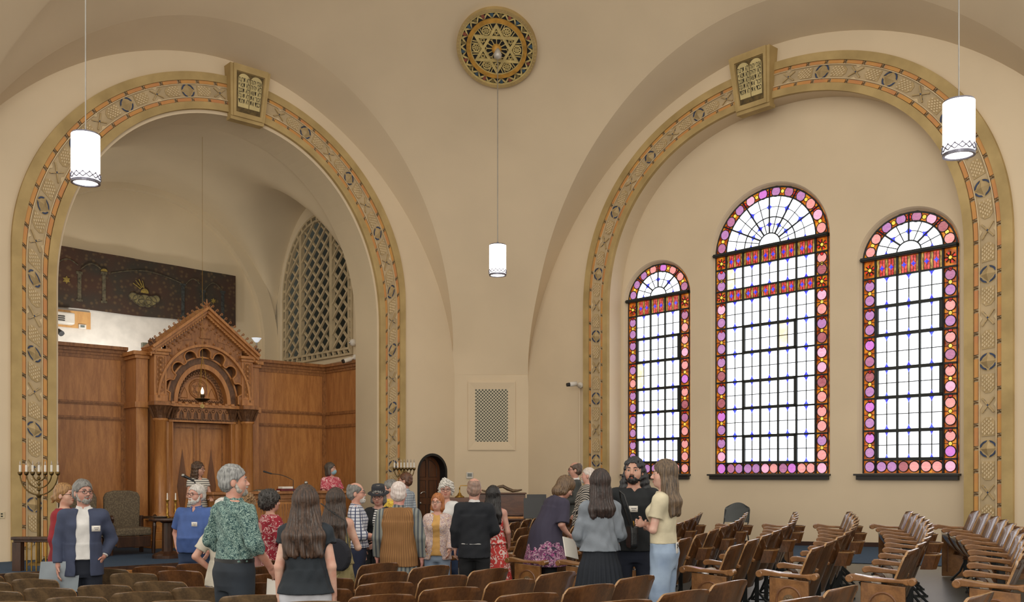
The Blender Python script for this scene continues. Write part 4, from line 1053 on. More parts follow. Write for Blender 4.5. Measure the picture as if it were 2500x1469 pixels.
for x, y0, y1, m in ((335, 395, 700, 0), (610, 400, 720, 0), (1495, 530, 880, 1), (1720, 600, 890, 1), (1940, 610, 910, 1)):
    g = MB(FL); (t, a), (t2, b) = TP(x, y0), TP(x, y1); t2 = t
    g.span((t - .04, WTP - .03, b), (t + .04, WTP - .02, a)); g.span((t - .07, WTP - .032, a - .03), (t + .07, WTP - .02, a + .03)); g.span((t - .07, WTP - .032, b - .03), (t + .07, WTP - .02, b + .02))
    g.build('column_motif', m_tblue if m else m_tgrey, tap)
g = MB(FL)
for x0, x1, y0, yt in ((60, 320, 310, 240), (355, 575, 350, 295), (690, 1470, 400, 325), (1530, 1680, 520, 465), (1740, 1925, 590, 510)):
    P = []
    for k in range(15):
        u = k / 14; x = x0 + (x1 - x0) * u; yb = y0 + (120 if x0 == 690 else 0) * u * 0.9; P.append((x, yb + (yt - y0) * math.sin(PI * u)))
    g.ring([(TP(*p)[0], WTP - .03, TP(*p)[1]) for p in P], .011, 5)
g.build('arch_motif', m_tgrey, tap)
g = MB(FL); t0, z0 = TP(1065, 610); g.prism([(t0 + .095 * 1.0 * math.cos(q), z0 - .03 + .11 * math.sin(q)) for q in np.linspace(0, PI, 12)], WTP - .02, WTP - .036)
for x, y in ((935, 510), (965, 480), (1000, 465), (1040, 485)): tt, zz = TP(x, y); g.bar((t0 + (tt - t0) * .35, WTP - .03, z0 + (zz - z0) * .35), (tt, WTP - .03, zz), .018, .012, (0, 1, 0))
_sun = g
for x, y, r in ((190, 475, .09), (1835, 710, .07)):
    tt, zz = TP(x, y); g = MB(FL)
    for fl in (0, PI): g.prism([(tt + r * math.cos(PI / 2 + fl + 2 * PI * j / 3), zz + r * math.sin(PI / 2 + fl + 2 * PI * j / 3)) for j in range(3)], WTP - .02, WTP - .034 - (.004 if fl else 0))
    g.build('star_motif', m_tg, tap)
g = _sun
g.build('sun_motif', m_tg, tap)
tt, zz = TP(610, 380); g = MB(FL); g.prism([(tt + .075 * math.cos(q), zz + .06 * math.sin(q)) for q in np.linspace(0, PI, 10)], WTP - .02, WTP - .045)
g.build('gold_capital', m_tg, tap)
g = MB(FL); t0, z0 = TP(1065, 690)
for dx, dz, r in ((-.26, .03, .10), (-.15, -.03, .13), (0, -.03, .15), (.15, -.03, .13), (.27, .03, .10), (.07, -.10, .10), (-.07, -.10, .10)):
    add = [(t0 + dx + r * math.cos(q), z0 + dz + r * .85 * math.sin(q)) for q in np.linspace(0, 2 * PI, 19)[:-1]]; g.m = 0; g.prism(add, WTP - .02, WTP - .032 - abs(dx) * .02)
    g.m = 1; g.ring([(a, WTP - .042, b) for a, b in add], .008, 4, closed=True)
g.build('cloud_motif', [M('tapestry_cloud', (128, 116, 78), .95, var=.12, scale=12), m_tgrey], tap)
g = MB(FL); a, b = onw('L', 221, 804, WB - .09), onw('L', 120, 752, WB - .09); g.span((a[0], WB - .10, a[1]), (b[0], WB - .07, b[1])); tag(g.build('pine_board', M_wood('pine', (206, 160, 100), (188, 140, 84), .5, (2, 2, .5), 3)), 'light pine mounting board behind the white wall cooler', 'board')
g = MB(FL); a, b = onw('L', 181, 793, WB - .25), onw('L', 110, 757, WB - .25); cool = thing('air_conditioner', 'white wall cooler at the left edge of the back room', 'air conditioner', FL((a[0] + b[0]) / 2, WB - .2, a[1]))
g.span((a[0], WB - .32, a[1]), (b[0], WB - .11, b[1])); g.build('casing', m_white, cool, bevel=.03)
g = MB(FL)
for k in range(3): g.span((a[0] + .22, WB - .335, a[1] + .06 + k * .045), (b[0], WB - .315, a[1] + .08 + k * .045))
g.build('vent_slots', m_black, cool)
g = MB(FL); t, z = onw('L', 201, 797, WB - .11); g.span((t - .085, WB - .125, z - .05), (t + .085, WB - .101, z + .05)); th = tag(g.build('thermostat', m_white, bevel=.01), 'small white thermostat on the pine board', 'thermostat')
g = MB(FL); g.span((t - .045, WB - .129, z - .02), (t + .045, WB - .124, z + .03)); g.build('display', M('grey_display', (110, 120, 116), .3), th)
_s = at(148, 812, 21.4); g = MB(); g.cyl((_s.x - .06, _s.y, _s.z + .05), (_s.x + .05, _s.y - .06, _s.z - .03), .05, .065); g.cyl((_s.x - .02, _s.y, _s.z + .02), (_s.x - .06, _s.y + .3, _s.z + .02), .012)
tag(g.build('spotlight', m_black), 'small black spotlight above the left end of the screen', 'spotlight')
lampp = FL(3.55, 3.0, BZ); tor = thing('torchiere', 'floor lamp with a white dish behind the ark', 'floor lamp', lampp); zt_ = (HZ - 836) / FPX * (lampp[1]) + EYE
g = MB(); g.cyl(lampp, (lampp[0], lampp[1], lampp[2] + .03), .14, seg=20); g.build('base', m_chrome, tor); g = MB(); g.cyl(lampp, (lampp[0], lampp[1], zt_), .018, seg=10); g.build('pole', m_chrome, tor)
g = MB(); g.smooth = True; g.lathe((lampp[0], lampp[1], zt_), [(.02, 0), (.05, .02), (.11, .10), (.115, .105), (.04, .03)], 24); g.build('dish', glow('dish_glow', (226, 238, 250), .55), tor, smooth=True)
# things lying on the top of the screen left of the ark
for px, py, lab, nm, mm, sz in ((353, 832, 'clear plastic box on the screen left of the ark', 'plastic_box', M('pale_plastic', (150, 156, 140), .2), (.12, .1, .13)),):
    t, z = onw('L', px, py, 2.35); g = MB(FL); g.span((t - sz[0] / 2, 2.3, 2.672), (t + sz[0] / 2, 2.4, 2.672 + sz[2])); tag(g.build(nm, mm, bevel=.006), lab, 'box')
for k, px in enumerate((364, 371, 378)):
    t, z = onw('L', px, 835, 2.32); g = MB(FL); g.span((t - .022, 2.28, 2.672), (t + .022, 2.36, 2.77)); g.ring([(t, 2.29, 2.74), (t + .03, 2.24, 2.70), (t + .02, 2.2, 2.672)], .008, 5)
    tag(g.build('cable_adapter', m_black), 'small black cable adapter standing in a row on the screen top', 'adapter', 'adapters on the screen top')
t, z = onw('L', 392, 820, 2.3); g = MB(FL); g.span((t - .09, 2.26, 2.86), (t + .20, 2.30, 2.89)); g.span((t + .17, 2.26, 2.672), (t + .20, 2.30, 2.87)); tag(g.build('metal_bracket', M('dark_steel', (60, 56, 50), .4, .6)), 'dark metal bracket on the screen beside the gable', 'bracket')
t, z = onw('L', 424, 797, 2.2); g = MB(FL); g.cyl((t, 2.25, 2.672), (t, 2.25, 3.05), .02); g.ball((t, 2.2, 3.07), .06, 12); tag(g.build('stage_light', M('dark_green', (30, 48, 44), .4)), 'dark green stage light half hidden behind the gable', 'stage light')

# lattice grille in the side wall
lat = thing('lattice_grille', 'pointed cream lattice grille in the side wall of the niche', 'grille', FLS(LW, 0, LB0))
m_lat = M('lattice_cream', (190, 172, 138), .7, var=.04)
O = lat_outline(-.13); zt2 = {}
def inside(x, z): 
    if z < LB0 + .13 or abs(x - LW) > LA - .13: return False
    if z < LSP: return True
    c = abs(x - LW) / (LA - .13); return c < 1 and z < LSP + (LPK - LSP - .13) * max(0, 1 - c * c) ** .525
def clip_line(p, d, L):
    pts = [(p[0] + d[0] * s, p[1] + d[1] * s) for s in np.linspace(0, L, 400)]; run = []; out = []
    for q in pts:
        if inside(*q): run.append(q)
        elif len(run) > 3: out.append((run[0], run[-1])); run = []
        else: run = []
    if len(run) > 3: out.append((run[0], run[-1]))
    return out
g = MB(FLS); sl = Vector((.205, .185)).normalized()
for k in range(-22, 26):
    for sg in (1, -1):
        p = (LW - sg * (LA) + sg * k * .40 - sg * 1.0, LB0)
        for a, b in clip_line(p, (sl.x * sg, sl.y), 6.0): g.bar((a[0], -.05 - .02 * sg, a[1]), (b[0], -.05 - .02 * sg, b[1]), .045, .05, (0, 1, 0))
g.build('diagonal_bars', m_lat, lat)
for x in (LW - .72, LW + .72, LW - .0):
    for a, b in clip_line((x, LB0), (0, 1), 4): 
        if x != LW: g = MB(FLS); g.span((x - .06, -.10, a[1]), (x + .06, .0, b[1])); g.build('upright', m_lat, lat)
g = MB(FLS); o1, o2, o3 = lat_outline(.0), lat_outline(-.045), lat_outline(-.15)
for A, B in ((lat_outline(.02), lat_outline(-.03)), (lat_outline(-.115), lat_outline(-.165))):
    g.strip([(a, -.01, z) for a, z in A], [(a, -.01, z) for a, z in B], True); g.strip([(a, -.09, z) for a, z in B], [(a, -.01, z) for a, z in B], True); g.strip([(a, -.01, z) for a, z in A], [(a, -.09, z) for a, z in A], True)
A, B = np.array(lat_outline(-.03) + [lat_outline(-.03)[0]]), np.array(lat_outline(-.12) + [lat_outline(-.12)[0]]); ls = np.concatenate([[0], np.cumsum(np.hypot(*np.diff(A, axis=0).T))])
n_b = int(ls[-1] / .25)
for k in range(n_b):
    s = ls[-1] * k / n_b; pa = [np.interp(s, ls, A[:, i]) for i in (0, 1)]; pb = [np.interp(s, ls, B[:, i]) for i in (0, 1)]; g.bar((pa[0], -.05, pa[1]), (pb[0], -.05, pb[1]), .07, .07, (0, 1, 0))
g.build('border_blocks', m_lat, lat)
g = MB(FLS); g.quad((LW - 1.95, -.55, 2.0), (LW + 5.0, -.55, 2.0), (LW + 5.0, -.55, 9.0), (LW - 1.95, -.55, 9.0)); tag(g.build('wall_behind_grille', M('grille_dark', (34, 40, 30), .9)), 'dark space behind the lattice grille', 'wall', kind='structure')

# door beside the bema arch
d1 = thing('door_1', 'dark arched wooden panel door beside the bema arch', 'door', FL((DT0 + DT1) / 2, .1, BZ)); d1['kind'] = 'structure'
g = MB(FL); oo, ii = door_outline(DT0 - .03, DT1 + .03, DZ + .03, BZ), door_outline(DT0 + .025, DT1 - .025, DZ - .025, BZ)
g.strip([(t, -.012, z) for t, z in oo], [(t, -.012, z) for t, z in ii]); g.strip([(t, -.012, z) for t, z in ii], [(t, .25, z) for t, z in ii]); g.strip([(t, -.012, z) for t, z in oo], [(t, .02, z) for t, z in oo]); g.build('door_frame', m_black, d1)
m_door = M_wood('door_wood', (98, 58, 32), (66, 38, 22), .35, (3, 3, .4)); m_doord = M_wood('door_groove', (60, 36, 22), (44, 26, 16), .5)
g = MB(FL); g.prism(door_outline(DT0 + .02, DT1 - .02, DZ - .02, BZ), .20, .24); leaf = g.build('door_leaf', m_door, d1)
tc = (DT0 + DT1) / 2; g = MB(FL)
for sx in (-1, 1):
    x0, x1 = tc + sx * .045, tc + sx * .27
    up = [(x0, -.02), (x1, -.02), (x1, .16)] + [(tc + sx * .27 * math.cos(q), .16 + .22 * math.sin(q)) for q in np.linspace(.2, 1.35, 6)] + [(x0, .37)]
    for P in (up, [(x0, -.10), (x1, -.10), (x1, -.50), (x0, -.50)], [(x0, -.66), (x1, -.66), (x1, -1.3), (x0, -1.3)]): g.ring([(a, .197, b) for a, b in P], .011, 5, closed=True)
g.build('panel_mouldings', m_doord, leaf)
t, z = DT1 - .14, -.62; g = MB(); c = FL(t, .17, z); c2 = FL(t, .12, z); g.smooth = True; g.cyl(FL(t, .2, z), c2, .015); g.ball(c2, .035, 12); g.build('door_knob', m_chrome, leaf)
t, z = onw('L', 1033, 1203, .18); g = MB(FL); g.ring([(t - .06, .17, z), (t - .02, .15, z + .03), (t + .05, .15, z + .02), (t + .08, .17, z - .01)], .012, 6); g.build('door_handle', m_chrome, leaf)

# upholstered clergy chairs
m_uph = NT('woven_upholstery'); _v = m_uph.coord((1, 1, 1)); _ck = m_uph.add('ShaderNodeTexVoronoi', Scale=36.0); m_uph.link(_v, _ck.inputs['Vector']); m_uph.link(m_uph.ramp(_ck.outputs[0], [(.2, (118, 104, 82)), (.6, (92, 80, 64))]), m_uph.b.inputs['Base Color']); m_uph.b.inputs['Roughness'].default_value = .9
def clergy_chair(loc, rz, label):
    r = thing('clergy_chair', label, 'armchair', loc, 'upholstered chairs on the bema', rz)
    g = MB(); g.box((0, .0, .43), (.66, .60, .14)); g.build('seat', m_uph.m, r2 := r, bevel=.04, smooth=True) if False else None
    def part(name, f, mat, bev=0): q = MB(lambda x, y, z: (x + loc[0], y + loc[1], z + loc[2])); f(q); return q.build(name, mat, r, bevel=bev)
    part('seat', lambda q: q.box((0, .02, .42), (.66, .62, .15)), m_uph.m, .04)
    def back(q): q.prism([(-.33, .46), (-.34, 1.05), (-.30, 1.14), (-.15, 1.18), (.15, 1.18), (.30, 1.14), (.34, 1.05), (.33, .46)], -.26, -.36)
    part('backrest', back, m_uph.m, .035)
    for sx in (-1, 1):
        part('arm', lambda q: (q.bar((sx * .40, -.28, .66), (sx * .40, .28, .68), .07, .05), q.ring([(sx * .40, .28 + .04 * math.cos(a), .655 + .05 * math.sin(a)) for a in np.linspace(0, 2 * PI, 9)], .035, 6)), m_wood_dark, .01)
        part('arm_post', lambda q: q.ring([(sx * .39, .24, .0), (sx * .39, .24, .12), (sx * .39, .26, .3), (sx * .40, .26, .52), (sx * .40, .25, .66)], [.03, .04, .03, .04, .025], 8), m_wood_dark)
        part('back_leg', lambda q: q.box((sx * .37, -.30, .35), (.06, .07, .70)), m_wood_dark, .008)
    part('apron', lambda q: q.box((0, .30, .24), (.62, .04, .20)), m_wood_dark, .008)
    return r
def on_bema(px, Y): return ((px - CX) / FPX * Y, Y, EYE + BZ)
clergy_chair(on_bema(312, 18.2), math.radians(222), 'tan upholstered armchair with dark wooden arms left of the ark')
clergy_chair(on_bema(196, 17.5), math.radians(215), 'tan upholstered armchair mostly hidden behind the blue blazer')
clergy_chair(on_bema(662, 19.8), math.radians(222), 'tan chair back behind the gooseneck microphone of the desk')
clergy_chair(on_bema(742, 20.5), math.radians(222), 'tan chair back behind the stacked books of the desk')

# reading desk
m_desk = M_wood('desk_wood', (186, 128, 70), (152, 100, 52), .35)
DW = -1.35; dT0, dT1 = onw('L', 850, 1200, DW)[0], onw('L', 520, 1200, DW)[0]; DTOP = -.29
desk = thing('reading_desk', 'wide wooden reading desk across the bema', 'desk', FL((dT0 + dT1) / 2, DW + .3, BZ))
g = MB(FL); g.span((dT0 + .04, DW + .03, BZ + .12), (dT1 - .04, DW + .66, DTOP - .05)); g.build('body', m_desk, desk)
g = MB(FL); g.span((dT0 - .04, DW - .08, DTOP - .05), (dT1 + .04, DW + .72, DTOP)); g.span((dT0, DW - .02, DTOP - .14), (dT1, DW + .7, DTOP - .05)); g.build('top', m_w2, desk, bevel=.01)
g = MB(FL); g.span((dT0, DW, BZ), (dT1, DW + .68, BZ + .13)); g.build('base_board', m_w2, desk)
npan = 5; pw = (dT1 - dT0 - .1) / npan
for k in range(npan):
    a = dT0 + .05 + k * pw; g = MB(FL)
    for (x0, z0), (x1, z1) in (((.06, .06), (pw - .06, .06)), ((.06, .86), (pw - .06, .86)), ((.06, .06), (.06, .86)), ((pw - .06, .06), (pw - .06, .86))): g.bar((a + x0, DW + .02, BZ + .14 + z0), (a + x1, DW + .02, BZ + .14 + z1), .05, .03, (0, 1, 0))
    for j in range(6): x = a + .13 + (pw - .26) * j / 5; g.ring([(x, DW + .022, BZ + .28), (x, DW + .022, BZ + .92)], .014, 5)
    g.build('front_panel', m_w2, desk)
g = MB(FL); t = onw('L', 600, 1200, DW)[0]; g.span((t - .02, DW - .02, BZ + .1), (t + .03, DW + .03, DTOP - .05)); g.build('stile', m_w2, desk)
def on_desk(px): t, z = onw('L', px, 1200, DW + .3); return t
for px, w, d, h, z, lab, mm in ((698, .30, .20, .045, 0, 'closed dark red book lying under a white book', M('dark_red_cover', (110, 36, 36), .5)), (697, .24, .17, .04, .046, 'white book lying on top of the dark red one', m_candle)):
    t = on_desk(px); g = MB(FL); g.span((t - w / 2, DW + .2, DTOP + .004 + z), (t + w / 2, DW + .2 + d, DTOP + .004 + z + h)); bk = tag(g.build('book', mm, bevel=.003), lab, 'book')
    g = MB(FL); g.span((t - w / 2 - .002, DW + .206, DTOP + .012 + z), (t + w / 2 - .01, DW + .194 + d, DTOP + z + h - .004)); g.build('pages', m_candle, bk)
t = on_desk(655); g = MB(FL); g.span((t - .16, DW + .15, DTOP + .001), (t + .16, DW + .4, DTOP + .012)); tag(g.build('paper_stack', m_candle), 'low stack of white paper on the reading desk', 'paper')
def mic_goose(px, py, px2, py2, Y, label):
    a, b = at(px, py, Y), at(px2, py2, Y); r = thing('gooseneck_microphone', label, 'microphone', (b.x, b.y, b.z))
    e = (a - b).normalized(); g = MB(); g.cyl(a, a - e * .16, .016, .013, seg=10); g.build('head', m_black, r)
    m = a - e * .16; g = MB(); P = [m.lerp(b, k / 8) + Vector((0, 0, .03 * math.sin(PI * k / 8))) for k in range(9)]; g.ring([tuple(p) for p in P] + [(b.x, b.y, EYE + DTOP)], .006, 6); g.build('gooseneck', m_black, r)
mic_goose(643, 1150, 716, 1172, 17.6, 'thin black gooseneck microphone rising from the desk')
def hand_mic(px, py, dx, dz, Y, label, stand_z):
    c = at(px, py, Y); r = thing('stand_microphone', label, 'microphone', (c.x, c.y, stand_z)); e = Vector((dx, .1, dz)).normalized()
    g = MB(); g.smooth = True; g.ball(c, .034, 12); g.build('grille_ball', m_chrome, r); q = c + e * .20; g = MB(); g.cyl(c + e * .02, q, .026, .018, seg=12); g.build('handle', m_black, r)
    g = MB(); g.ring([tuple(q), (q.x + .03, q.y, q.z - .05), (q.x + .05, q.y, q.z - .2), (q.x + .06, q.y, stand_z)], .011, 6); g.build('stand', m_black, r)
hand_mic(447, 1160, .85, -.45, 16.6, 'handheld microphone on a bent stand beside the striped blouse', EYE + BZ)
hand_mic(747, 1178, .25, -.8, 17.4, 'handheld microphone with a silver ball on the desk', EYE + DTOP)
def paper_on(px, w): pass

# candle table, candlesticks, tray
Yt = 17.3; ct = on_bema(409, Yt); tbl = thing('candle_table', 'small round dark pedestal table holding two brass candlesticks', 'table', ct)
g = MB(); g.lathe(ct, [(.26, 0), (.26, .05), (.22, .08), (.12, .12)], 28); g.build('base', m_wood_dark, tbl); g = MB(); g.lathe(ct, [(.10, .1), (.095, .62), (.16, .66)], 10); g.build('pedestal', m_wood_dark, tbl)
g = MB(); g.lathe(ct, [(.0, .66), (.31, .66), (.32, .68), (.31, .71), (0, .71)], 32); g.build('top', m_wood_dark, tbl)
for px, lab in ((411, 'brass candlestick with a white candle, left of the pair'), (431, 'brass candlestick with a white candle, right of the pair')):
    x = (px - CX) / FPX * Yt; b = (x, Yt - .05, ct[2] + .711); r = thing('candlestick', lab, 'candlestick', b, 'candlesticks on the round table')
    g = MB(); g.smooth = True; g.lathe(b, [(.055, 0), (.055, .012), (.025, .03), (.016, .06), (.028, .09), (.014, .12), (.022, .16), (.013, .20), (.024, .24), (.013, .28), (.035, .31), (.038, .32), (0, .32)], 16); g.build('stick', m_brass, r, smooth=True)
    g = MB(); g.cyl((b[0], b[1], b[2] + .32), (b[0], b[1], b[2] + .44), .013, .010, seg=10); g.build('candle', m_candle, r)
x = (398 - CX) / FPX * Yt; g = MB(); g.lathe((x, Yt - .14, ct[2] + .711), [(0, .004), (.10, .006), (.13, .03), (.135, .03), (.105, .0), (0, 0)], 24); tag(g.build('silver_tray', m_chrome), 'small shiny tray on the round candle table', 'tray')

# menorahs
def menorah(px, Y, ytop, ypole, label, width_px, zbase):
    c = at(px, ytop, Y); W = width_px / FPX * Y / 2; zt_ = c.z - .13; r = thing('menorah', label, 'menorah', (c.x, c.y, zbase), 'tall brass menorahs')
    m_br = M('aged_brass', (112, 90, 52), .35, .8, var=.12)
    g = MB(); g.ring([(c.x, c.y, zbase), (c.x, c.y, zbase + .04), (c.x, c.y, zbase + .06), (c.x, c.y, zt_ - W * 1.35), (c.x, c.y, zt_ - W * 1.2)], [.17, .15, .03, .028, .045], 14); g.ring([(c.x, c.y, zt_ - W * 1.2), (c.x, c.y, zt_ - .02)], .014, 8)
    for k in range(4): g.ball((c.x, c.y, zt_ - W * (1.2 - .3 * k)), .03, 10)
    g.build('stem', m_br, r)
    for k in (1, 2, 3):
        R = W * k / 3
        for sx in (-1, 1):
            P = [(c.x + sx * R * math.sin(a), c.y, zt_ - .02 - R * 1.12 * math.cos(a)) for a in np.linspace(0, PI / 2, 12)]
            g = MB(); g.ring(P, .011, 7); g.build('branch', m_br, r)
    for k in range(-3, 4):
        x = c.x + W * k / 3; g = MB(); g.smooth = True; g.lathe((x, c.y, zt_ - .03), [(.008, -.02), (.03, .0), (.038, .04), (.03, .045), (.016, .03)], 12); hl = g.build('candle_cup', m_br, r, smooth=True)
        g = MB(); g.cyl((x, c.y, zt_), (x, c.y, zt_ + .125), .018, seg=10); g.build('candle', m_candle, r)
        g = MB(); g.smooth = True; g.lathe((x, c.y, zt_ + .125), [(.006, 0), (.012, .025), (.006, .06), (0, .075)], 8); g.build('bulb', M('clear_bulb', (190, 176, 160), .1), r, smooth=True)
menorah(95, 15.9, 1134, 1310, 'tall brass seven branched menorah at the left end of the bema', 92, EYE + BZ)
menorah(987, 20.9, 1128, 1200, 'brass seven branched menorah beside the arched door', 48, EYE + BZ)

# low rail with balusters at the left corner
Yr = 14.9; xa, xb = (35 - CX) / FPX * Yr, (140 - CX) / FPX * Yr; zr = EYE - .93; zf_ = floor_z((xa + xb) / 2, Yr)
rail_ = thing('wooden_rail', 'dark wooden rail with thin balusters at the left corner', 'railing', ((xa + xb) / 2, Yr, zf_))
g = MB(); g.box(((xa + xb) / 2, Yr, zr - .02), (xb - xa + .06, .12, .05)); g.box(((xa + xb) / 2, Yr, zr - .06), (xb - xa, .08, .04)); g.build('handrail', m_wood_dark, rail_, bevel=.01)
g = MB(); g.box((xa + .06, Yr, (zr - .08 + zf_) / 2), (.13, .12, zr - .08 - zf_)); g.build('post', m_wood_dark, rail_)
g = MB(); g.box(((xa + xb) / 2, Yr, zf_ + .14), (xb - xa, .06, .05)); g.build('bottom_rail', m_wood_dark, rail_)
for k in range(7):
    x = xa + .19 + k * (xb - xa - .22) / 6; g = MB(); g.cyl((x, Yr, zf_ + .15), (x, Yr, zr - .07), .012, seg=8); g.build('baluster', m_brass, rail_)
# step block in front of the platform
g = MB(); st = at(286, 1388, 15.1); zf2 = floor_z(st.x, 15.1); g.box((st.x, 15.1, (zf2 + EYE - 1.47) / 2), (.34, .4, EYE - 1.47 - zf2)); tag(g.build('wooden_step', m_desk, bevel=.015), 'wooden step in front of the bema platform', 'step')
# light of the back room behind the screen
ld = bpy.data.lights.new('back_room_lamp', 'AREA'); ld.energy = 50; ld.size = .5; ld.color = (1, .97, .92); lo = bpy.data.objects.new('back_room_lamp', ld); COL.objects.link(lo); lo.location = FL(6.6, 3.4, 2.1); lo.rotation_euler = (Vector(FL(6.6, 5.0, 3.2)) - Vector(lo.location)).to_track_quat('-Z', 'Y').to_euler()
# ------------------------------------------------------------------ theatre seats
m_ply = M_wood('seat_plywood', (108, 70, 40), (76, 48, 28), 0.24, (2.5, 2.5, 1.2), 3.0, 0.5)
m_plyw = M_wood('worn_plywood', (118, 94, 66), (80, 64, 47), 0.38, (2.5, 2.5, 2.5), 2.5, 0.1)
m_edge = M_wood('seat_edge', (164, 126, 82), (128, 92, 56), 0.25, (3, 3, 3), 4.0, 0.3)
m_arm = M_wood('arm_oak', (142, 98, 56), (112, 74, 40), 0.28, (2, 2, 2), 4.0, 0.3)
m_iron = M('black_iron', (24, 27, 28), 0.4, 0.4, var=.1)
m_pan_sheen = M_wood('seat_pan_sheen', (190, 182, 170), (160, 148, 132), 0.25, (2, 2, 1), 4.0, 0.3)  # pale colour stands for window light reflected on the glossy seat edge
m_card = M('white_card', (222, 222, 220), .6, var=.03)
CW = 0.50                                                             # seat pitch of the centre block
# seat faces local +Y; origin on the floor under the middle of the back
def xf0(x, y, z): return (x, y, z)
def back_rows(yoff):
    """curved plywood back: rows from bottom to top, rounded upper corners, hollow towards the sitter"""
    rows = []
    for v in [k / 10 for k in range(10)] + [.925, .945, .96, .975, .986, .995, 1.0]:
        z = 0.29 + 0.57 * v; hw = 0.245
        if v > 0.90: hw -= 0.055 * (1 - math.sqrt(max(0, 1 - ((v - 0.90) / 0.10) ** 2)))
        y = 0.040 - 0.190 * v - 0.02 * v * v + yoff
        rows.append([(hw * u, y - 0.045 * (1 - u * u) + 0.02, z - 0.012 * (u * u) * (1 if v > .9 else 0)) for u in np.linspace(-1, 1, 13)])
    return rows
def make_seat(worn):
    r = thing('theatre_seat', 'x', 'theatre seat', (0, 0, 0))
    wood = m_plyw if worn else m_ply
    g = MB(xf0); A, B = back_rows(0), back_rows(0.018); g.m = 0; g.grid(A); g.grid(B); g.m = 1
    g.strip(A[-1], B[-1]); g.strip(A[0], B[0]); g.strip([q[0] for q in A], [q[0] for q in B]); g.strip([q[-1] for q in A], [q[-1] for q in B])
    b = g.build('backrest', [wood, m_edge], r, smooth=True)
    # seat folded up against the back: thick curved panel with window sheen painted pale on its upward front edge
    g = MB(xf0); sec = [(.030, .36), (.050, .42), (.085, .50), (.125, .575), (.150, .598), (.185, .604), (.215, .594), (.228, .572), (.215, .53), (.180, .46), (.130, .385), (.085, .345), (.05, .34)]
    rows = [[(.222 * u * (1 - .03 * (abs(u) > .98)), y + .012 * (1 - u * u), z) for y, z in sec] for u in np.linspace(-1, 1, 9)]
    ids = [g.addv(q) for q in rows]; n = len(sec)
    for p, q in zip(ids, ids[1:]):
        for k in range(n): g.m = 1 if 2 <= k <= 7 else 0; g.face((p + k, p + (k + 1) % n, q + (k + 1) % n, q + k))
    g.m = 0; g.face([ids[0] + k for k in range(n)]); g.face([ids[-1] + k for k in range(n)])
    st = g.build('seat', [wood, m_pan_sheen], r, smooth=True)
    g = MB(xf0); g.box((0, .192, .606), (.05, .03, .003)); g.build('seat_number_plate', m_card, st)
    arm_part(r, -0.25); iron_part(r, -0.25)
    return r
def arm_part(r, x):
    g = MB(xf0); P = [(-.08, .60), (-.04, .622), (.10, .633), (.24, .652), (.285, .648), (.305, .628), (.30, .603), (.28, .59), (.25, .598), (.08, .596), (-.07, .573)]
    g.prism([(y, z) for y, z in P], x - .027, x + .027, 'yz'); g.build('armrest', m_arm, r, bevel=.008)
def iron_part(r, x):
    g = MB(xf0); g.box((x, .03, .30), (.022, .045, .58)); g.ring([(x, .03, .26), (x, .09, .12), (x, .19, .015)], .014, 6); g.ring([(x, .03, .20), (x, -.05, .10), (x, -.14, .012)], .013, 6)
    g.box((x, .02, .010), (.045, .36, .02)); g.ring([(x, .03, .46), (x, .18, .50), (x, .22, .59)], .012, 6); g.build('iron_leg', m_iron, r)
def make_box(r):
    g = MB(xf0); out = [(-.13, -.0), (-.11, -.10), (-.05, -.135), (.05, -.135), (.11, -.10), (.13, .0)]
    sl = lambda p, z, k=1.0: (p[0] * k, -.125 - .06 * (z - .64) / .2 + p[1] * k, z)
    z0, z1 = .56, .70
    for k, rev in ((1.0, 0), (.88, 1)): g.strip([sl(p, z0, k) for p in out], [sl(p, z1, k) for p in out])
    g.strip([sl(p, z1, 1) for p in out], [sl(p, z1, .88) for p in out]); i = g.addv([sl(p, z0, 1) for p in out]); g.face(range(i, i + 6)); i = g.addv([sl(p, z0 + .01, .88) for p in out]); g.face(range(i, i + 6))
    g.build('book_box', m_ply, r)
    g = MB(xf0); g.strip([sl(p, z1 + .001, 1.02) for p in out], [sl(p, z1 + .001, .87) for p in out]); g.strip([sl(p, z1 + .001, 1.02) for p in out], [sl(p, z1 - .012, 1.02) for p in out]); g.build('box_rim', m_edge, r)
protos = {}
for worn in (0, 1):
    protos[worn, 0] = make_seat(worn); p = make_seat(worn); make_box(p); protos[worn, 1] = p
def make_end(F=None):
    r = thing('seat_end_panel', 'x', 'seat end panel', (0, 0, 0))
    g = MB(xf0); g.prism([(-.14, 0), (-.14, .58), (.20, .605), (.20, 0)], -.02, .02, 'yz'); g.build('panel', m_arm, r, bevel=.006)
    g = MB(xf0); P = [(y, z + .022) for y, z in ((-.20, .575), (-.215, .60), (-.205, .625), (-.17, .625), (-.10, .615), (.10, .62), (.25, .645), (.29, .64), (.315, .615), (.305, .585), (.275, .575), (.25, .59), (.08, .59), (-.12, .585), (-.15, .57))]
    g.prism(P, -.042, .042, 'yz'); 
    for y, z in ((.285, .629), (-.19, .622)): g.cyl((-.05, y, z), (.05, y, z), .032, seg=14)
    g.build('armrest', m_arm, r, bevel=.008)
    for sx in (-1, 1):
        g = MB(xf0); c = .03
        g.ring([(sx * .021, c - .105, .06), (sx * .021, c - .105, .41)] + [(sx * .021, c - .105 * math.cos(q), .41 + .115 * math.sin(q)) for q in np.linspace(.15, PI - .15, 12)] + [(sx * .021, c + .105, .41), (sx * .021, c + .105, .06)], .010, 6); g.build('arch_groove', m_inlay, r)
        g = MB(xf0); g.cyl((sx * .018, c, .41), (sx * .030, c, .41), .050, .046, seg=18)
        for k in range(6): q = k * PI / 3; g.ball((sx * .030, c + .024 * math.cos(q), .41 + .024 * math.sin(q)), .011, 6)
        g.build('carved_rosette', m_plyw, r)
    return r
end_proto = make_end()
used = set()
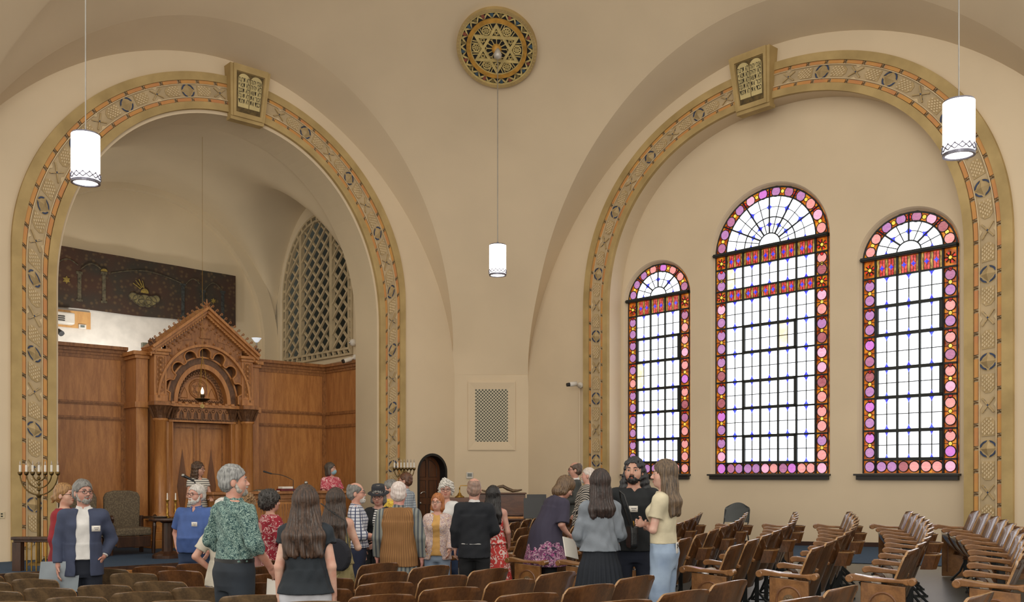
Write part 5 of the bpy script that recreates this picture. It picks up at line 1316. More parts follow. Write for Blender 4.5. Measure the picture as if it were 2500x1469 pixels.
def put(proto, key, loc, rz, label, group):
    if key not in used:
        used.add(key); proto.location = loc; proto.rotation_euler = (0, 0, rz); proto['label'] = label; proto['group'] = group; return proto
    o = copy_tree(proto, loc, rz, label); o['group'] = group; return o
def spline(P, n=400):
    P = [np.array(p, float) for p in P]; P = [2 * P[0] - P[1]] + P + [2 * P[-1] - P[-2]]; out = []
    for i in range(1, len(P) - 2):
        for u in np.linspace(0, 1, n // (len(P) - 3), endpoint=False):
            a, b, c, d = P[i - 1:i + 3]; out.append(.5 * (2 * b + (c - a) * u + (2 * a - 5 * b + 4 * c - d) * u * u + (3 * b - a - 3 * c + d) * u ** 3))
    out.append(P[-2]); return np.array(out)
ORD = ['first', 'second', 'third', 'fourth', 'fifth', 'sixth', 'seventh', 'eighth', 'ninth', 'tenth', 'eleventh', 'twelfth', 'thirteenth', 'fourteenth', 'fifteenth', 'sixteenth', 'seventeenth']
RIM = ['front', 'second', 'third', 'fourth', 'fifth', 'sixth', 'seventh', 'eighth', 'ninth', 'tenth', 'eleventh', 'twelfth']
def seat_row(P, pitch, n, rowname, block, group, worn=0, boxes=(), endpanels=(True, False), start_side='aisle', card=False, xmin=-9, skip=()):
    """seats along the curve P, counted from its first point (the aisle end); each faces the bema, to the left of the travel direction"""
    C = spline(P); L = np.concatenate([[0], np.cumsum(np.hypot(*np.diff(C, axis=0).T))])
    def pt(s):
        if s > L[-1]: e = (C[-1] - C[-3]); e /= np.hypot(*e); return C[-1] + e * (s - L[-1]), e
        q = np.array([np.interp(s, L, C[:, i]) for i in (0, 1)]); q2 = np.array([np.interp(min(s + .05, L[-1]), L, C[:, i]) for i in (0, 1)]); q1 = np.array([np.interp(max(s - .05, 0), L, C[:, i]) for i in (0, 1)]); e = q2 - q1; return q, e / np.hypot(*e)
    sg = 1 if block == 'right' else -1                       # direction of travel relative to the facing side
    for k in range(n):
        q, e = pt((k + .5) * pitch)
        if k in skip or q[0] < xmin: continue
        f = np.array([-e[1], e[0]]) * sg                     # facing direction
        rz = math.atan2(-f[0], f[1]); z = floor_z(q[0], q[1])
        wn = worn(k) if callable(worn) else worn; bx = 1 if k in boxes else 0
        lab = '%s theatre seat%s, %s from the aisle, %s row of %s block' % ('worn' if wn else 'polished', ' with book box' if bx else '', ORD[k], rowname, block)
        put(protos[wn, bx], (wn, bx), (q[0], q[1], z), rz, lab, group)
        if k == 0 and block == 'right' or k == n - 1 and block == 'right':
            pass
    for w, on in zip((0, n), endpanels):
        if not on: continue
        q, e = pt(w * pitch); f = np.array([-e[1], e[0]]) * sg; rz = math.atan2(-f[0], f[1])
        put(end_proto, 'end', (q[0] - e[0] * (.02 if w == 0 else -.02), q[1] - e[1] * (.02 if w == 0 else -.02), floor_z(q[0], q[1])), rz, 'oak end panel at the %s end, %s row of %s block' % ('aisle' if w == 0 else 'window', rowname, block), 'seat end panels')
# right block: rows k = -3 .. 7, from the aisle towards the windows
for k in range(-3, 8):
    n0 = np.array([0.06, 11.29]) + (k) * np.array([0.56, -0.683]); f0 = np.array([0.75, 0.42]) * .30      # arm tips -> line of the backs
    h = np.radians(np.linspace(60, 78.5, 13)); L_ = 6.1; pts = [n0 + np.array([0.16, -0.05])]
    for a in h[:-1]: pts.append(pts[-1] + np.array([math.cos(a), math.sin(a)]) * L_ / 12)
    seat_row(pts, .58, 10, RIM[k + 3], 'right', 'seats of the right block', worn=0, boxes=(2, 4, 6, 8), endpanels=(k != -1, True), skip=(0,) if k == -1 else ())
# centre block: rows end at the aisle and bend round to the left
LJ = [np.array([-0.30, 8.46]) + j * np.array([.555, -.60]) for j in range(-4, 6)]
for j in range(-4, 6):
    e = np.array([-0.30, 8.46]) + j * np.array([.555, -.60]); a0 = math.radians(52); end = e + .26 * np.array([math.cos(a0), math.sin(a0)])
    if j == -1: P = [end, e, (-1.22, 8.72), (-1.62, 8.48), (-2.3, 8.33), (-2.77, 8.31), (-3.23, 8.2), (-3.69, 8.1), (-4.6, 8.0), (-5.6, 7.95)]
    elif j == -2: P = [end, e, (-1.76, 9.36), (-2.2, 9.17), (-2.9, 9.09), (-3.37, 9.07), (-3.84, 9.03), (-4.42, 9.05), (-5.6, 9.0)]
    elif j == -3: P = [end, e, (-2.33, 10.1), (-2.9, 10.1), (-3.59, 10.17), (-4.09, 10.17), (-4.6, 10.14), (-5.17, 10.15), (-6.2, 10.1)]
    elif j == -4: P = [end, e, (-2.9, 10.9), (-3.73, 10.98), (-4.2, 10.95), (-4.9, 11.0), (-5.53, 11.1), (-6.6, 11.1)]
    else:
        d = [np.array(p) for p in ((-.36, -.36), (-.75, -.61), (-1.2, -.81), (-1.7, -.96), (-2.2, -1.05), (-2.9, -1.1), (-3.8, -1.12))]; P = [end, e] + [e + q for q in d]
    nn = 12 if j < 0 else 8 if j == 0 else 5 if j < 4 else 3
    row = RIM[j + 4]
    seat_row(P, CW, nn, row, 'centre', 'seats of the centre block', worn=(lambda k: 1 if k > 3 else 0), boxes=(), endpanels=(False, False))
for key, p in protos.items():
    if key not in used:
        for c in list(p.children_recursive): bpy.data.objects.remove(c)
        bpy.data.objects.remove(p)
# ------------------------------------------------------------------ people: smooth-blended distance fields meshed as one surface
f32 = np.float32
class Vol:
    def __init__(s, lo, hi, vox):
        s.lo = np.array(lo, float); s.vox = vox; s.n = [int(math.ceil((h - l) / vox)) + 1 for l, h in zip(lo, hi)]
        s.ax = [(s.lo[i] + vox * np.arange(s.n[i])).astype(f32) for i in range(3)]
        s.F = np.full(s.n, 1.0, f32)
    def box(s, lo, hi):
        sl = []
        for i in range(3):
            a = max(0, int((lo[i] - s.lo[i]) / s.vox)); b = min(s.n[i], int((hi[i] - s.lo[i]) / s.vox) + 2)
            if b <= a: return None, None
            sl.append(slice(a, b))
        return tuple(sl), (s.ax[0][sl[0]][:, None, None], s.ax[1][sl[1]][None, :, None], s.ax[2][sl[2]][None, None, :])
    def put(s, sl, d, k, sub=False):
        F = s.F[sl]
        if sub:
            d = -d; h = np.maximum(k - np.abs(F - d), 0) / k if k > 0 else 0; s.F[sl] = np.maximum(F, d) + h * h * k * .25
        else:
            h = np.maximum(k - np.abs(F - d), 0) / k if k > 0 else 0; s.F[sl] = np.minimum(F, d) - h * h * k * .25
    def cone(s, a, b, ra, rb, k=.02, sub=False, cut=None):
        a, b = np.array(a, float), np.array(b, float); m = max(ra, rb) + k + 3 * s.vox
        sl, P = s.box(np.minimum(a, b) - m, np.maximum(a, b) + m)
        if sl is None: return
        e = b - a; L2 = max(float(e @ e), 1e-9); q = [P[i] - f32(a[i]) for i in range(3)]
        t = (q[0] * f32(e[0]) + q[1] * f32(e[1]) + q[2] * f32(e[2])) / f32(L2); h = np.clip(t, 0, 1)
        d = np.sqrt((q[0] - h * f32(e[0])) ** 2 + (q[1] - h * f32(e[1])) ** 2 + (q[2] - h * f32(e[2])) ** 2) - (ra + (rb - ra) * h)
        if cut is not None: d = np.maximum(d, (t - cut) * f32(math.sqrt(L2)))
        s.put(sl, d.astype(f32), k, sub)
    def ell(s, c, r, k=.02, R=None, sub=False):
        c = np.array(c, float); m = max(r) + k + 3 * s.vox; sl, P = s.box(c - m, c + m)
        if sl is None: return
        q = [P[i] - f32(c[i]) for i in range(3)]
        if R is not None: q = [q[0] * f32(R[0][i]) + q[1] * f32(R[1][i]) + q[2] * f32(R[2][i]) for i in range(3)]
        n = np.sqrt(sum((q[i] / f32(r[i])) ** 2 for i in range(3))); g = np.sqrt(sum((q[i] / f32(r[i] ** 2)) ** 2 for i in range(3))) + 1e-6
        s.put(sl, (n * (n - 1) / g).astype(f32), k, sub)
    def loft(s, S, k=.02, grow=0.0, p=2.2, zlo=None, zhi=None, sub=False):
        """stack of rounded sections (z, cx, cy, rx, ry)"""
        S = np.array(S, float); z0 = S[0, 0] if zlo is None else zlo; z1 = S[-1, 0] if zhi is None else zhi
        m = max(S[:, 3].max(), S[:, 4].max()) + grow + k + 3 * s.vox + max(abs(S[:, 1]).max(), abs(S[:, 2]).max())
        sl, P = s.box((-m, -m, z0 - k - 2 * s.vox), (m, m, z1 + k + 2 * s.vox))
        if sl is None: return
        zz = P[2].ravel(); I = [np.interp(zz, S[:, 0], S[:, i]).astype(f32)[None, None, :] for i in (1, 2, 3, 4)]
        rx, ry = I[2] + f32(grow), I[3] + f32(grow)
        n = (np.abs((P[0] - I[0]) / rx) ** f32(p) + np.abs((P[1] - I[1]) / ry) ** f32(p)) ** f32(1 / p)
        d = (n - 1) * np.minimum(rx, ry); d = np.maximum(d, np.maximum(f32(z0) - P[2], P[2] - f32(z1)))
        s.put(sl, d.astype(f32), k, sub)
    def half(s, nrm, off, k=0.0):
        """keep the side where nrm . p < off"""
        P = (s.ax[0][:, None, None], s.ax[1][None, :, None], s.ax[2][None, None, :])
        s.F = np.maximum(s.F, (P[0] * f32(nrm[0]) + P[1] * f32(nrm[1]) + P[2] * f32(nrm[2]) - f32(off)).astype(f32))
    def wob(s, amp, fr, seed=0):
        rg = np.random.default_rng(seed); P = (s.ax[0][:, None, None], s.ax[1][None, :, None], s.ax[2][None, None, :])
        for _ in range(3):
            w = rg.normal(size=3) * fr; s.F = s.F + f32(amp / 2) * np.sin(P[0] * f32(w[0]) + P[1] * f32(w[1]) + P[2] * f32(w[2]) + f32(rg.random() * 6))
    def mesh(s):
        F = s.F; F[0] = F[-1] = 1; F[:, 0] = F[:, -1] = 1; F[:, :, 0] = F[:, :, -1] = 1
        I = F < 0; nx, ny, nz = s.n
        c = np.zeros((nx - 1, ny - 1, nz - 1), np.int8)
        for i in (0, 1):
            for j in (0, 1):
                for k in (0, 1): c += I[i:nx - 1 + i, j:ny - 1 + j, k:nz - 1 + k]
        act = (c > 0) & (c < 8); ix = np.argwhere(act)
        if len(ix) == 0: return np.zeros((0, 3)), np.zeros((0, 4), int)
        idm = np.full(c.shape, -1, np.int32); idm[act] = np.arange(len(ix)); V = np.zeros((len(ix), 3)); cnt = np.zeros(len(ix))
        corner = [(i, j, k) for i in (0, 1) for j in (0, 1) for k in (0, 1)]
        val = {q: F[ix[:, 0] + q[0], ix[:, 1] + q[1], ix[:, 2] + q[2]].astype(float) for q in corner}
        for q in corner:
            for a in range(3):
                if q[a]: continue
                r = list(q); r[a] = 1; r = tuple(r); v0, v1 = val[q], val[r]; m = (v0 < 0) != (v1 < 0); t = np.where(m, v0 / np.where(m, v0 - v1, 1), 0)
                p = np.zeros((len(ix), 3))
                for b in range(3): p[:, b] = q[b]
                p[:, a] += t; V += p * m[:, None]; cnt += m
        V = (ix + V / cnt[:, None]) * s.vox + s.lo; Q = []
        for a in range(3):
            b, cc = (a + 1) % 3, (a + 2) % 3
            lo = [slice(1, -1)] * 3; lo[a] = slice(0, -1); hi = list(lo); hi[a] = slice(1, None)
            A, B = I[tuple(lo)], I[tuple(hi)]
            for flag in (0, 1):
                e = np.argwhere((A & ~B) if flag == 0 else (~A & B))
                if len(e) == 0: continue
                e[:, b] += 1; e[:, cc] += 1
                def g(db, dc): q = e.copy(); q[:, b] -= db; q[:, cc] -= dc; return idm[q[:, 0], q[:, 1], q[:, 2]]
                f = np.stack([g(1, 1), g(0, 1), g(0, 0), g(1, 0)], 1); Q.append(f if flag == 0 else f[:, ::-1])
        return V, np.concatenate(Q)
def rotm(yaw, pitch=0.0, roll=0.0):
    return np.array(Matrix.Rotation(yaw, 3, 'Z') @ Matrix.Rotation(pitch, 3, 'X') @ Matrix.Rotation(roll, 3, 'Y'))

# ---- cloth materials
def M_check(name, base, line, sc=14.0, wid=.16, line2=None):
    k = NT(name); b = k.b; b.inputs['Roughness'].default_value = .85; v = k.coord((sc, sc, sc)); sp = k.add('ShaderNodeSeparateXYZ'); k.link(v, sp.inputs[0])
    ux = k.math('MULTIPLY', k.math('ARCTAN2', sp.outputs[1], sp.outputs[0]), .15 * sc)
    fx = k.math('LESS_THAN', k.math('FRACT', ux), wid); fz = k.math('LESS_THAN', k.math('FRACT', sp.outputs[2]), wid); m = k.math('MAXIMUM', fx, fz)
    k.link(k.mix(m, base, line), b.inputs['Base Color']); return k.m
def M_stripe(name, base, line, sc, wid=.5, axis=2, warp=0.0):
    k = NT(name); b = k.b; b.inputs['Roughness'].default_value = .85; v = k.coord((sc, sc, sc)); sp = k.add('ShaderNodeSeparateXYZ'); k.link(v, sp.inputs[0])
    u = sp.outputs[2] if axis == 2 else k.math('MULTIPLY', k.math('ARCTAN2', sp.outputs[1], sp.outputs[0]), .15 * sc) if axis == 0 else sp.outputs[0] if axis == 4 else k.math('ADD', sp.outputs[2], k.math('MULTIPLY', sp.outputs[0], 1.0))
    k.link(k.mix(k.math('LESS_THAN', k.math('FRACT', u), wid), base, line), b.inputs['Base Color']); return k.m
def M_floral(name, stops, sc=22.0, kind='noise', stretch=(1, 1, 1), zgrad=None):
    k = NT(name); b = k.b; b.inputs['Roughness'].default_value = .85; v = k.coord(stretch)
    if kind == 'voronoi': n = k.add('ShaderNodeTexVoronoi', Scale=sc); n.inputs['Randomness'].default_value = 1.0
    else: n = k.add('ShaderNodeTexNoise', Scale=sc, Detail=2.0, Distortion=1.6)
    k.link(v, n.inputs['Vector']); c = k.ramp(n.outputs[0], stops, 'CONSTANT')
    if zgrad:
        sp = k.add('ShaderNodeSeparateXYZ'); k.link(v, sp.inputs[0]); nn = k.add('ShaderNodeTexNoise', Scale=9.0, Detail=2.0); k.link(v, nn.inputs['Vector'])
        f = k.math('LESS_THAN', k.math('ADD', sp.outputs[2], k.math('MULTIPLY', nn.outputs[0], .35)), zgrad[0] + .17); n3 = k.add('ShaderNodeTexNoise', Scale=16.0, Detail=2.0, Distortion=2.0); k.link(v, n3.inputs['Vector']); c = k.mix(f, c, k.ramp(n3.outputs[0], zgrad[1], 'CONSTANT'))
    k.link(c, b.inputs['Base Color']); return k.m
def cloth(name, c, var=.06, rough=.85): return M(name, c, rough, var=var, scale=6, bump=.15, bscale=90)
_hm = {}
def hair_mat(c, c2):
    if c not in _hm:
        k = NT('hair_%d_%d_%d' % c); v = k.coord((1, 1, .12)); n = k.add('ShaderNodeTexNoise', Scale=70.0, Detail=3.0); k.link(v, n.inputs['Vector'])
        k.link(k.ramp(n.outputs[0], [(.35, c), (.65, c2)]), k.b.inputs['Base Color']); k.b.inputs['Roughness'].default_value = .45
        bp = k.add('ShaderNodeBump', Strength=.6, Distance=.01); k.link(n.outputs[0], bp.inputs['Height']); k.link(bp.outputs[0], k.b.inputs['Normal']); _hm[c] = k.m
    return _hm[c]
_sk = {}
def skin_mat(c):
    c = tuple(int(q * .80 + sum(c) / 3 * .17) for q in c)
    if c not in _sk:
        m = M('skin_%d_%d_%d' % c, c, .5, var=.05, scale=14, rgb2=tuple(max(0, int(q * f)) for q, f in zip(c, (.95, .86, .84)))); m.node_tree.nodes['Principled BSDF'].inputs['Subsurface Weight'].default_value = 0.0; _sk[c] = m
    return _sk[c]
m_eye = M('eye_white', (224, 218, 210), .2, var=.02); m_iris = M('eye_iris', (44, 32, 24), .2, var=.05)
_lip = {}
def lip_mat(c):
    d = (int(c[0] * .82), int(c[1] * .66), int(c[2] * .66)); return M('lips_%d_%d_%d' % d, d, .45, var=.05)
PIV = np.array([0, -.012, 1.495])
REPORT = []
def person(px, Y, ytop, yaw, label, on='floor', H=None, skin=(206, 158, 134), sex='m', fat=1.0, belly=0.0, head=(0, 0), arms=('down', 'down'), hair=None, hairc=((120, 116, 112), (170, 166, 160)),
           beard=None, glasses=None, layers=(), bend=0.0, hat=None, mask=False, tag_at=None, stance=.10, extra=None, lean=0.0, tk=None, shoes=(34, 30, 28)):
    X = (px - CX) / FPX * Y; gz_ = floor_z(X, Y) if on == 'floor' else EYE + BZ
    if H is None: H = EYE + (HZ - ytop) / FPX * Y - gz_
    REPORT.append((label[:40], round(H, 2))); K = (tk or H) / 1.772; DH = H - 1.772 * K
    r = thing('person', label, 'person', (X, Y, gz_), None, math.radians(yaw))
    vox = min(.0095, max(.0062, .0007 * Y)) / K; fw = sex == 'f'
    sw = (.145 if fw else .177) * (1 + (fat - 1) * .5)
    def deform(V):
        V = V.copy(); t = np.clip((V[:, 2] - 1.46) / .09, 0, 1)[:, None]; V += (V - PIV) * .085 * t
        if bend:
            t = np.clip((V[:, 2] - .86) / .4, 0, 1); a = -bend * t * t * (3 - 2 * t); y, z = V[:, 1], V[:, 2] - .95
            V[:, 1], V[:, 2] = y * np.cos(a) - z * np.sin(a), .95 + y * np.sin(a) + z * np.cos(a)
        if lean: t = np.clip((V[:, 2] - .8) / .8, 0, 1); V[:, 0] += lean * t
        return V
    def emit(name, V, Fq, mats, mi=None, smooth=True, par=None):
        V = deform(np.asarray(V, float)) * K; V[:, 2] += DH * np.clip(V[:, 2] / (.80 * K), 0, 1)
        me = bpy.data.meshes.new(name); me.from_pydata(V.tolist(), [], [tuple(map(int, f)) for f in Fq])
        for m in (mats if isinstance(mats, list) else [mats]): me.materials.append(m)
        if mi is not None: me.polygons.foreach_set('material_index', np.asarray(mi, np.int32))
        me.polygons.foreach_set('use_smooth', [smooth] * len(me.polygons)); me.update()
        o = bpy.data.objects.new(name, me); COL.objects.link(o); o.parent = par or r; return o
    def emit_mb(name, g, mats, par=None): return emit(name, g.v, g.f, mats, g.mi, True, par)
    Rh = rotm(math.radians(head[0]), math.radians(head[1]))
    def hp(p): return PIV + Rh @ np.array(p, float)
    # torso sections
    hipw, wai, che = (.172, .132, .148) if fw else (.162, .148, .166)
    T = [(.78, 0, -.005, hipw * .92, .105), (.90, 0, -.012, hipw, .118), (1.00, 0, belly * .35, (hipw + wai) / 2, .105 + belly * .3), (1.09, 0, belly * .5 + .002, wai, .098 + belly * .55), (1.20, 0, belly * .25 + .006, (wai + che) / 2, .104 + belly * .3), (1.30, 0, .008, che, .112), (1.38, 0, -.004, che * .98, .096), (1.43, 0, -.012, .125, .074), (1.475, 0, -.016, .07, .06)]
    T = [(z, cx, cy, rx * fat, ry * (1 + (fat - 1) * .9)) for z, cx, cy, rx, ry in T]
    hips = [(sx * .088 * fat, -.005, .86) for sx in (-1, 1)]; knees = [(sx * (.088 + stance * .25), .012, .48) for sx in (-1, 1)]; ank = [(sx * (.085 + stance * .35), -.02, .085) for sx in (-1, 1)]
    # arms
    A = {}
    for i, sx in ((0, -1), (1, 1)):
        sp_ = arms[i]; Sh = np.array([sx * sw, -.008, 1.395])
        pre = {'down': ((.232, -.03, 1.125), (.242, .03, .885), (-1, .2, 0)), 'pocket': ((.278, -.085, 1.13), (.195, .035, .95), (-1, 0, 0)), 'front': ((.245, .0, 1.12), (.10, .23, 1.08), (-.4, 0, -.9)), 'hips': ((.31, -.10, 1.15), (.20, .03, 1.0), (-1, 0, 0)),
               'crossA': ((.225, .05, 1.12), (-.06, .20, 1.13), (0, -1, 0)), 'crossB': ((.225, .05, 1.13), (-.08, .17, 1.17), (0, -1, 0)), 'behind': ((.27, -.10, 1.13), (.10, -.16, .98), (0, 1, 0)), 'reach': ((.24, .14, 1.16), (.20, .40, 1.06), (0, 0, -1)), 'shake': ((.24, .06, 1.10), (.12, .32, 1.08), (-1, 0, 0)),
               'clasp': ((.25, .02, 1.12), (.04, .20, .98), (-.5, -.5, 0)), 'low': ((.25, .06, 1.12), (.235, .20, .93), (-1, 0, 0)), 'table': ((.25, .08, 1.12), (.16, .33, 1.10), (0, 0, -1))}
        e, w, n = pre[sp_] if isinstance(sp_, str) else sp_
        f = lambda q: np.array([q[0] * sx + sx * ((sw - .177) + (fat - 1) * .06), q[1], q[2]], float)
        E, W = f(e), f(w); n = np.array([n[0] * sx, n[1], n[2]], float); d = W - E; d /= np.linalg.norm(d); n -= d * (n @ d); n /= max(np.linalg.norm(n), 1e-6)
        A[sx] = (Sh, E, W, d, n, sp_)
    ar = (.043, .037, .036, .025) if fw else (.050, .042, .041, .028); ar = tuple(q * (1 + (fat - 1) * .8) for q in ar)
    # ---- skin: one continuous body
    lo, hi = (-.62 * max(1, fat), -.36, -.02), (.62 * max(1, fat), .50, 1.82); v = Vol(lo, hi, vox)
    v.loft(T, .03, -.004)
    for i, sx in ((0, -1), (1, 1)):
        Sh, E, W, d, n, sp_ = A[sx]
        v.ell(Sh - [sx * .012, 0, .006], (.058 * fat, .055, .058), .07)
        v.cone(Sh, E, ar[0], ar[1], .03); v.cone(E, W, ar[2], ar[3], .012)
        v.cone(hips[i], knees[i], .086 * fat, .056 * fat, .03); v.cone(knees[i], (ank[i][0], -.02, .30), .054 * fat, .050 * fat, .02); v.cone((ank[i][0], -.02, .30), ank[i], .048, .036, .02)
        v.cone((ank[i][0], -.03, .045), (ank[i][0] + sx * .015, .13, .03), .038, .030, .02)
        s_ = np.cross(d, n); th = s_ if (s_ @ np.array([0, 1, 0])) > 0 else -s_
        if sp_ in ('crossA', 'crossB', 'front', 'clasp', 'table'): th = s_ if (s_ @ np.array([0, 0, 1])) > 0 else -s_
        R = np.stack([th, d, n], 1); v.ell(W + d * .045, (.040, .052, .017), .018, R)
        if sp_ != 'pocket':
            for q, Lf in ((.028, .072), (.0095, .080), (-.0095, .075), (-.028, .060)):
                b0 = W + d * .082 + th * q; m = b0 + d * Lf * .5 + n * .010; t = m + d * Lf * .42 + n * .026; v.cone(b0, m, .0092, .0088, .006); v.cone(m, t, .0086, .0072, .004)
        b0 = W + d * .025 + th * .030; m = b0 + th * .026 + d * .026 + n * .008; v.cone(b0, m, .012, .0105, .010); v.cone(m, m + d * .030 + n * .010 + th * .004, .010, .008, .004)
    if fw:
        for sx in (-1, 1): v.ell((sx * .068, .085 + (fat - 1) * .05, 1.275), (.062, .055, .06), .04)
    nk = .050 if fw else .057; v.cone((0, -.022, 1.40), hp((0, .004, .07)), nk * 1.05, nk, .03)
    for c, rr, k in (((0, -.012, .168), (.0745, .093, .086), .01), ((0, .026, .108), (.061, .062, .085), .035), ((0, .042, .060), (.046, .048, .038), .03), ((0, .076, .046), (.018, .016, .016), .02), ((0, .072, .152), (.050, .020, .014), .018), ((-.036, .056, .102), (.030, .026, .030), .03), ((.036, .056, .102), (.030, .026, .030), .03)):
        v.ell(hp(c), rr, k, Rh)
    for sx in (-1, 1): v.ell(hp((sx * .031, .099, .136)), (.019, .014, .011), .010, Rh, sub=True)
    v.cone(hp((0, .086, .142)), hp((0, .110, .108)), .008, .0125, .012)
    for sx in (-1, 1): v.ell(hp((sx * .0115, .100, .102)), (.0095, .010, .008), .006, Rh); v.ell(hp((sx * .076, -.006, .116)), (.010, .021, .031), .010, Rh)
    v.ell(hp((0, .088, .074)), (.023, .012, .0065), .006, Rh); v.ell(hp((0, .086, .064)), (.020, .012, .0065), .006, Rh)
    V, Q = v.mesh(); mi = [0] * len(Q); V = V.tolist(); Q = [tuple(q) for q in Q]
    g = MB(lambda x, y, z: tuple(hp((x, y, z))))
    for sx in (-1, 1):
        g.m = 1; g.ball((sx * .031, .0765, .136), .0130, 10); g.m = 2; g.ball((sx * .031, .0850, .136), .0078, 8, (1, .7, 1))
        g.m = 0; g.ring([(sx * .047, .080, .137), (sx * .040, .088, .1445), (sx * .031, .0915, .1465), (sx * .021, .0895, .1435), (sx * .015, .084, .138)], .0032, 5)
        g.m = 3; g.ring([(sx * .014, .094, .158), (sx * .030, .0925, .164), (sx * .048, .080, .158)], [.0035, .0045, .002], 5)
    g.m = 4; g.ring([(-.022, .092, .0735), (-.008, .0985, .0765), (0, .099, .0755), (.008, .0985, .0765), (.022, .092, .0735)], [.002, .0045, .004, .0045, .002], 6); g.ring([(-.019, .092, .069), (0, .0985, .0655), (.019, .092, .069)], [.002, .005, .002], 6)
    n0 = len(V); V += g.v; Q += [tuple(i + n0 for i in f) for f in g.f]; mi += g.mi
    emit('body', V, Q, [skin_mat(skin), m_eye, m_iris, hair_mat(*hairc), lip_mat(skin)], mi)
    # ---- clothes
    cv = vox * 1.2
    for ly in layers:
        kind, name, mat = ly[0], ly[1], ly[2]; o = dict(ly[3]) if len(ly) > 3 else {}
        gr = o.get('grow', .014); c = Vol(lo, hi, cv)
        if kind == 'top':
            zl = o.get('zl', .90); c.loft(T, .02, gr, zlo=zl, zhi=1.475)
            if zl < .97 and not o.get('flare'): c.loft([(zl, 0, -.006, hipw * fat + gr + .014, .122 * fat + belly * .3 + gr + .020), (1.0, 0, belly * .35, (hipw + wai) / 2 * fat + gr + .008, .105 * fat + belly * .4 + gr + .008), (1.09, 0, belly * .5, wai * fat + gr, .098 * fat + belly * .55 + gr)], .03)
            if o.get('flare'): c.loft([(zl, 0, 0, hipw * fat + gr + o['flare'], .125 * fat + belly * .5 + gr + o['flare']), (1.15, 0, belly * .4, wai * fat + gr + .01, .105 * fat + belly * .5 + gr), (1.3, 0, 0, che * fat + gr, .1 * fat + gr)], .03)
            if fw:
                for sx in (-1, 1): c.ell((sx * .068, .085 + (fat - 1) * .05, 1.275), (.064 + gr * .5, .057 + gr * .5, .062 + gr * .5), .05)
            sl_ = o.get('sleeve', 'long')
            for sx in (-1, 1):
                Sh, E, W, d, n, sp_ = A[sx]; c.ell(Sh - [sx * .014, 0, .006], (.056 * fat + gr * .8, .053 + gr * .8, .056 + gr * .6), .06)
                if sl_ == 'long': c.cone(Sh, E, ar[0] + gr * .7 + .004, ar[1] + gr * .7 + .008, .03); c.cone(E, W, ar[2] + gr * .7 + .006, ar[3] + gr * .7 + .006, .012, cut=o.get('cuff', .94))
                elif sl_ == 'short': c.cone(Sh, E, ar[0] + gr + .006, ar[1] + gr + .020, .03, cut=o.get('cuff', .72))
                elif sl_ == 'roll': c.cone(Sh, E, ar[0] + gr * .7 + .006, ar[1] + gr * .7 + .010, .03); c.cone(E, W, ar[2] + gr * .7 + .010, ar[2] + gr * .7 + .008, .012, cut=.32)
                elif sl_ == 'cap': c.cone(Sh, E, ar[0] + gr + .004, ar[1] + gr + .020, .03, cut=.34)
            if sl_ == 'none':
                for sx in (-1, 1): c.half((sx * 1, 0, .12), sw * 1.0 + .12 * 1.40 - .012)
            nr = o.get('neck', .066); c.cone((0, -.01, 1.44), (0, .012, 1.60), nr, nr + .03, .012, sub=True)
            if o.get('vneck'): 
                for q in np.linspace(0, 1, 7): c.ell((0, .13 - .02 * (1 - q), 1.50 - o['vneck'] * q), (.055 * (1 - q) + .008, .08, .03), .006, sub=True)
            if o.get('collar'): c.cone((0, -.022, 1.43), (0, -.010, 1.497), nr + .010, nr + .003, .008, cut=1.0); c.cone((0, .055, 1.475), (0, .10, 1.53), .010, .032, .004, sub=True)
            if o.get('open'):
                wd, z0 = o['open']
                for q in np.linspace(0, 1, 40):
                    zz = o.get('ztop', 1.50) - (o.get('ztop', 1.50) - z0) * q; c.ell((0, .16, zz), (wd[0] + (wd[1] - wd[0]) * q, .16, .05), .004, sub=True)
                if o.get('tails'): c.ell((0, .2, zl - .04), (.10, .2, z0 - zl + .05), .01, sub=True)
            c.wob(o.get('wob', .003), 26, len(name) + int(px)); c.wob(o.get('wob', .003) * .6, 60, 5)
            c.half((0, 0, -1), -zl)
        elif kind == 'pants':
            zt = o.get('zt', 1.00); zl = o.get('zl', .06); fl = o.get('flare', .0); c.loft([(.74, 0, -.005, hipw * .80, .09)] + [q for q in T if q[0] < 1.1], .03, gr, zlo=.745, zhi=zt)
            for i, sx in ((0, -1), (1, 1)):
                c.cone(hips[i], knees[i], .090 * fat + gr, .060 * fat + gr + fl * .4, .03); c.cone(knees[i], (ank[i][0], -.015, zl), .060 * fat + gr + fl * .4, .048 + gr + fl, .02, cut=1.0)
            c.ell((0, -.045, .89), (hipw * .82 * fat, .080, .09), .05); c.wob(.003, 24, int(px)); c.half((0, 0, 1), zt)
        elif kind == 'skirt':
            zl, zt = o.get('zl', .30), o.get('zt', 1.04); fr = o.get('flare', .10)
            c.loft([(zl, 0, 0, hipw * fat + gr + fr, .12 * fat + gr + fr), (.80, 0, -.005, hipw * fat + gr + fr * .25, .12 * fat + gr + fr * .2), (.90, 0, -.012, hipw * fat + gr, .12 * fat + gr), (1.02, 0, 0, (hipw + wai) / 2 * fat + gr, .105 * fat + gr), (1.09, 0, 0, wai * fat + gr, .10 * fat + gr)], .02, 0, 2.0, zl, zt)
            P = (c.ax[0][:, None, None], c.ax[1][None, :, None], c.ax[2][None, None, :]); an = np.arctan2(P[1], P[0]); c.F = c.F + f32(o.get('pleat', .008)) * np.sin(an * f32(22)) * np.clip((1.0 - P[2]) / .5, 0, 1)
        cV, cQ = c.mesh()
        if len(cV): lo_ = emit(name, cV, cQ, mat)
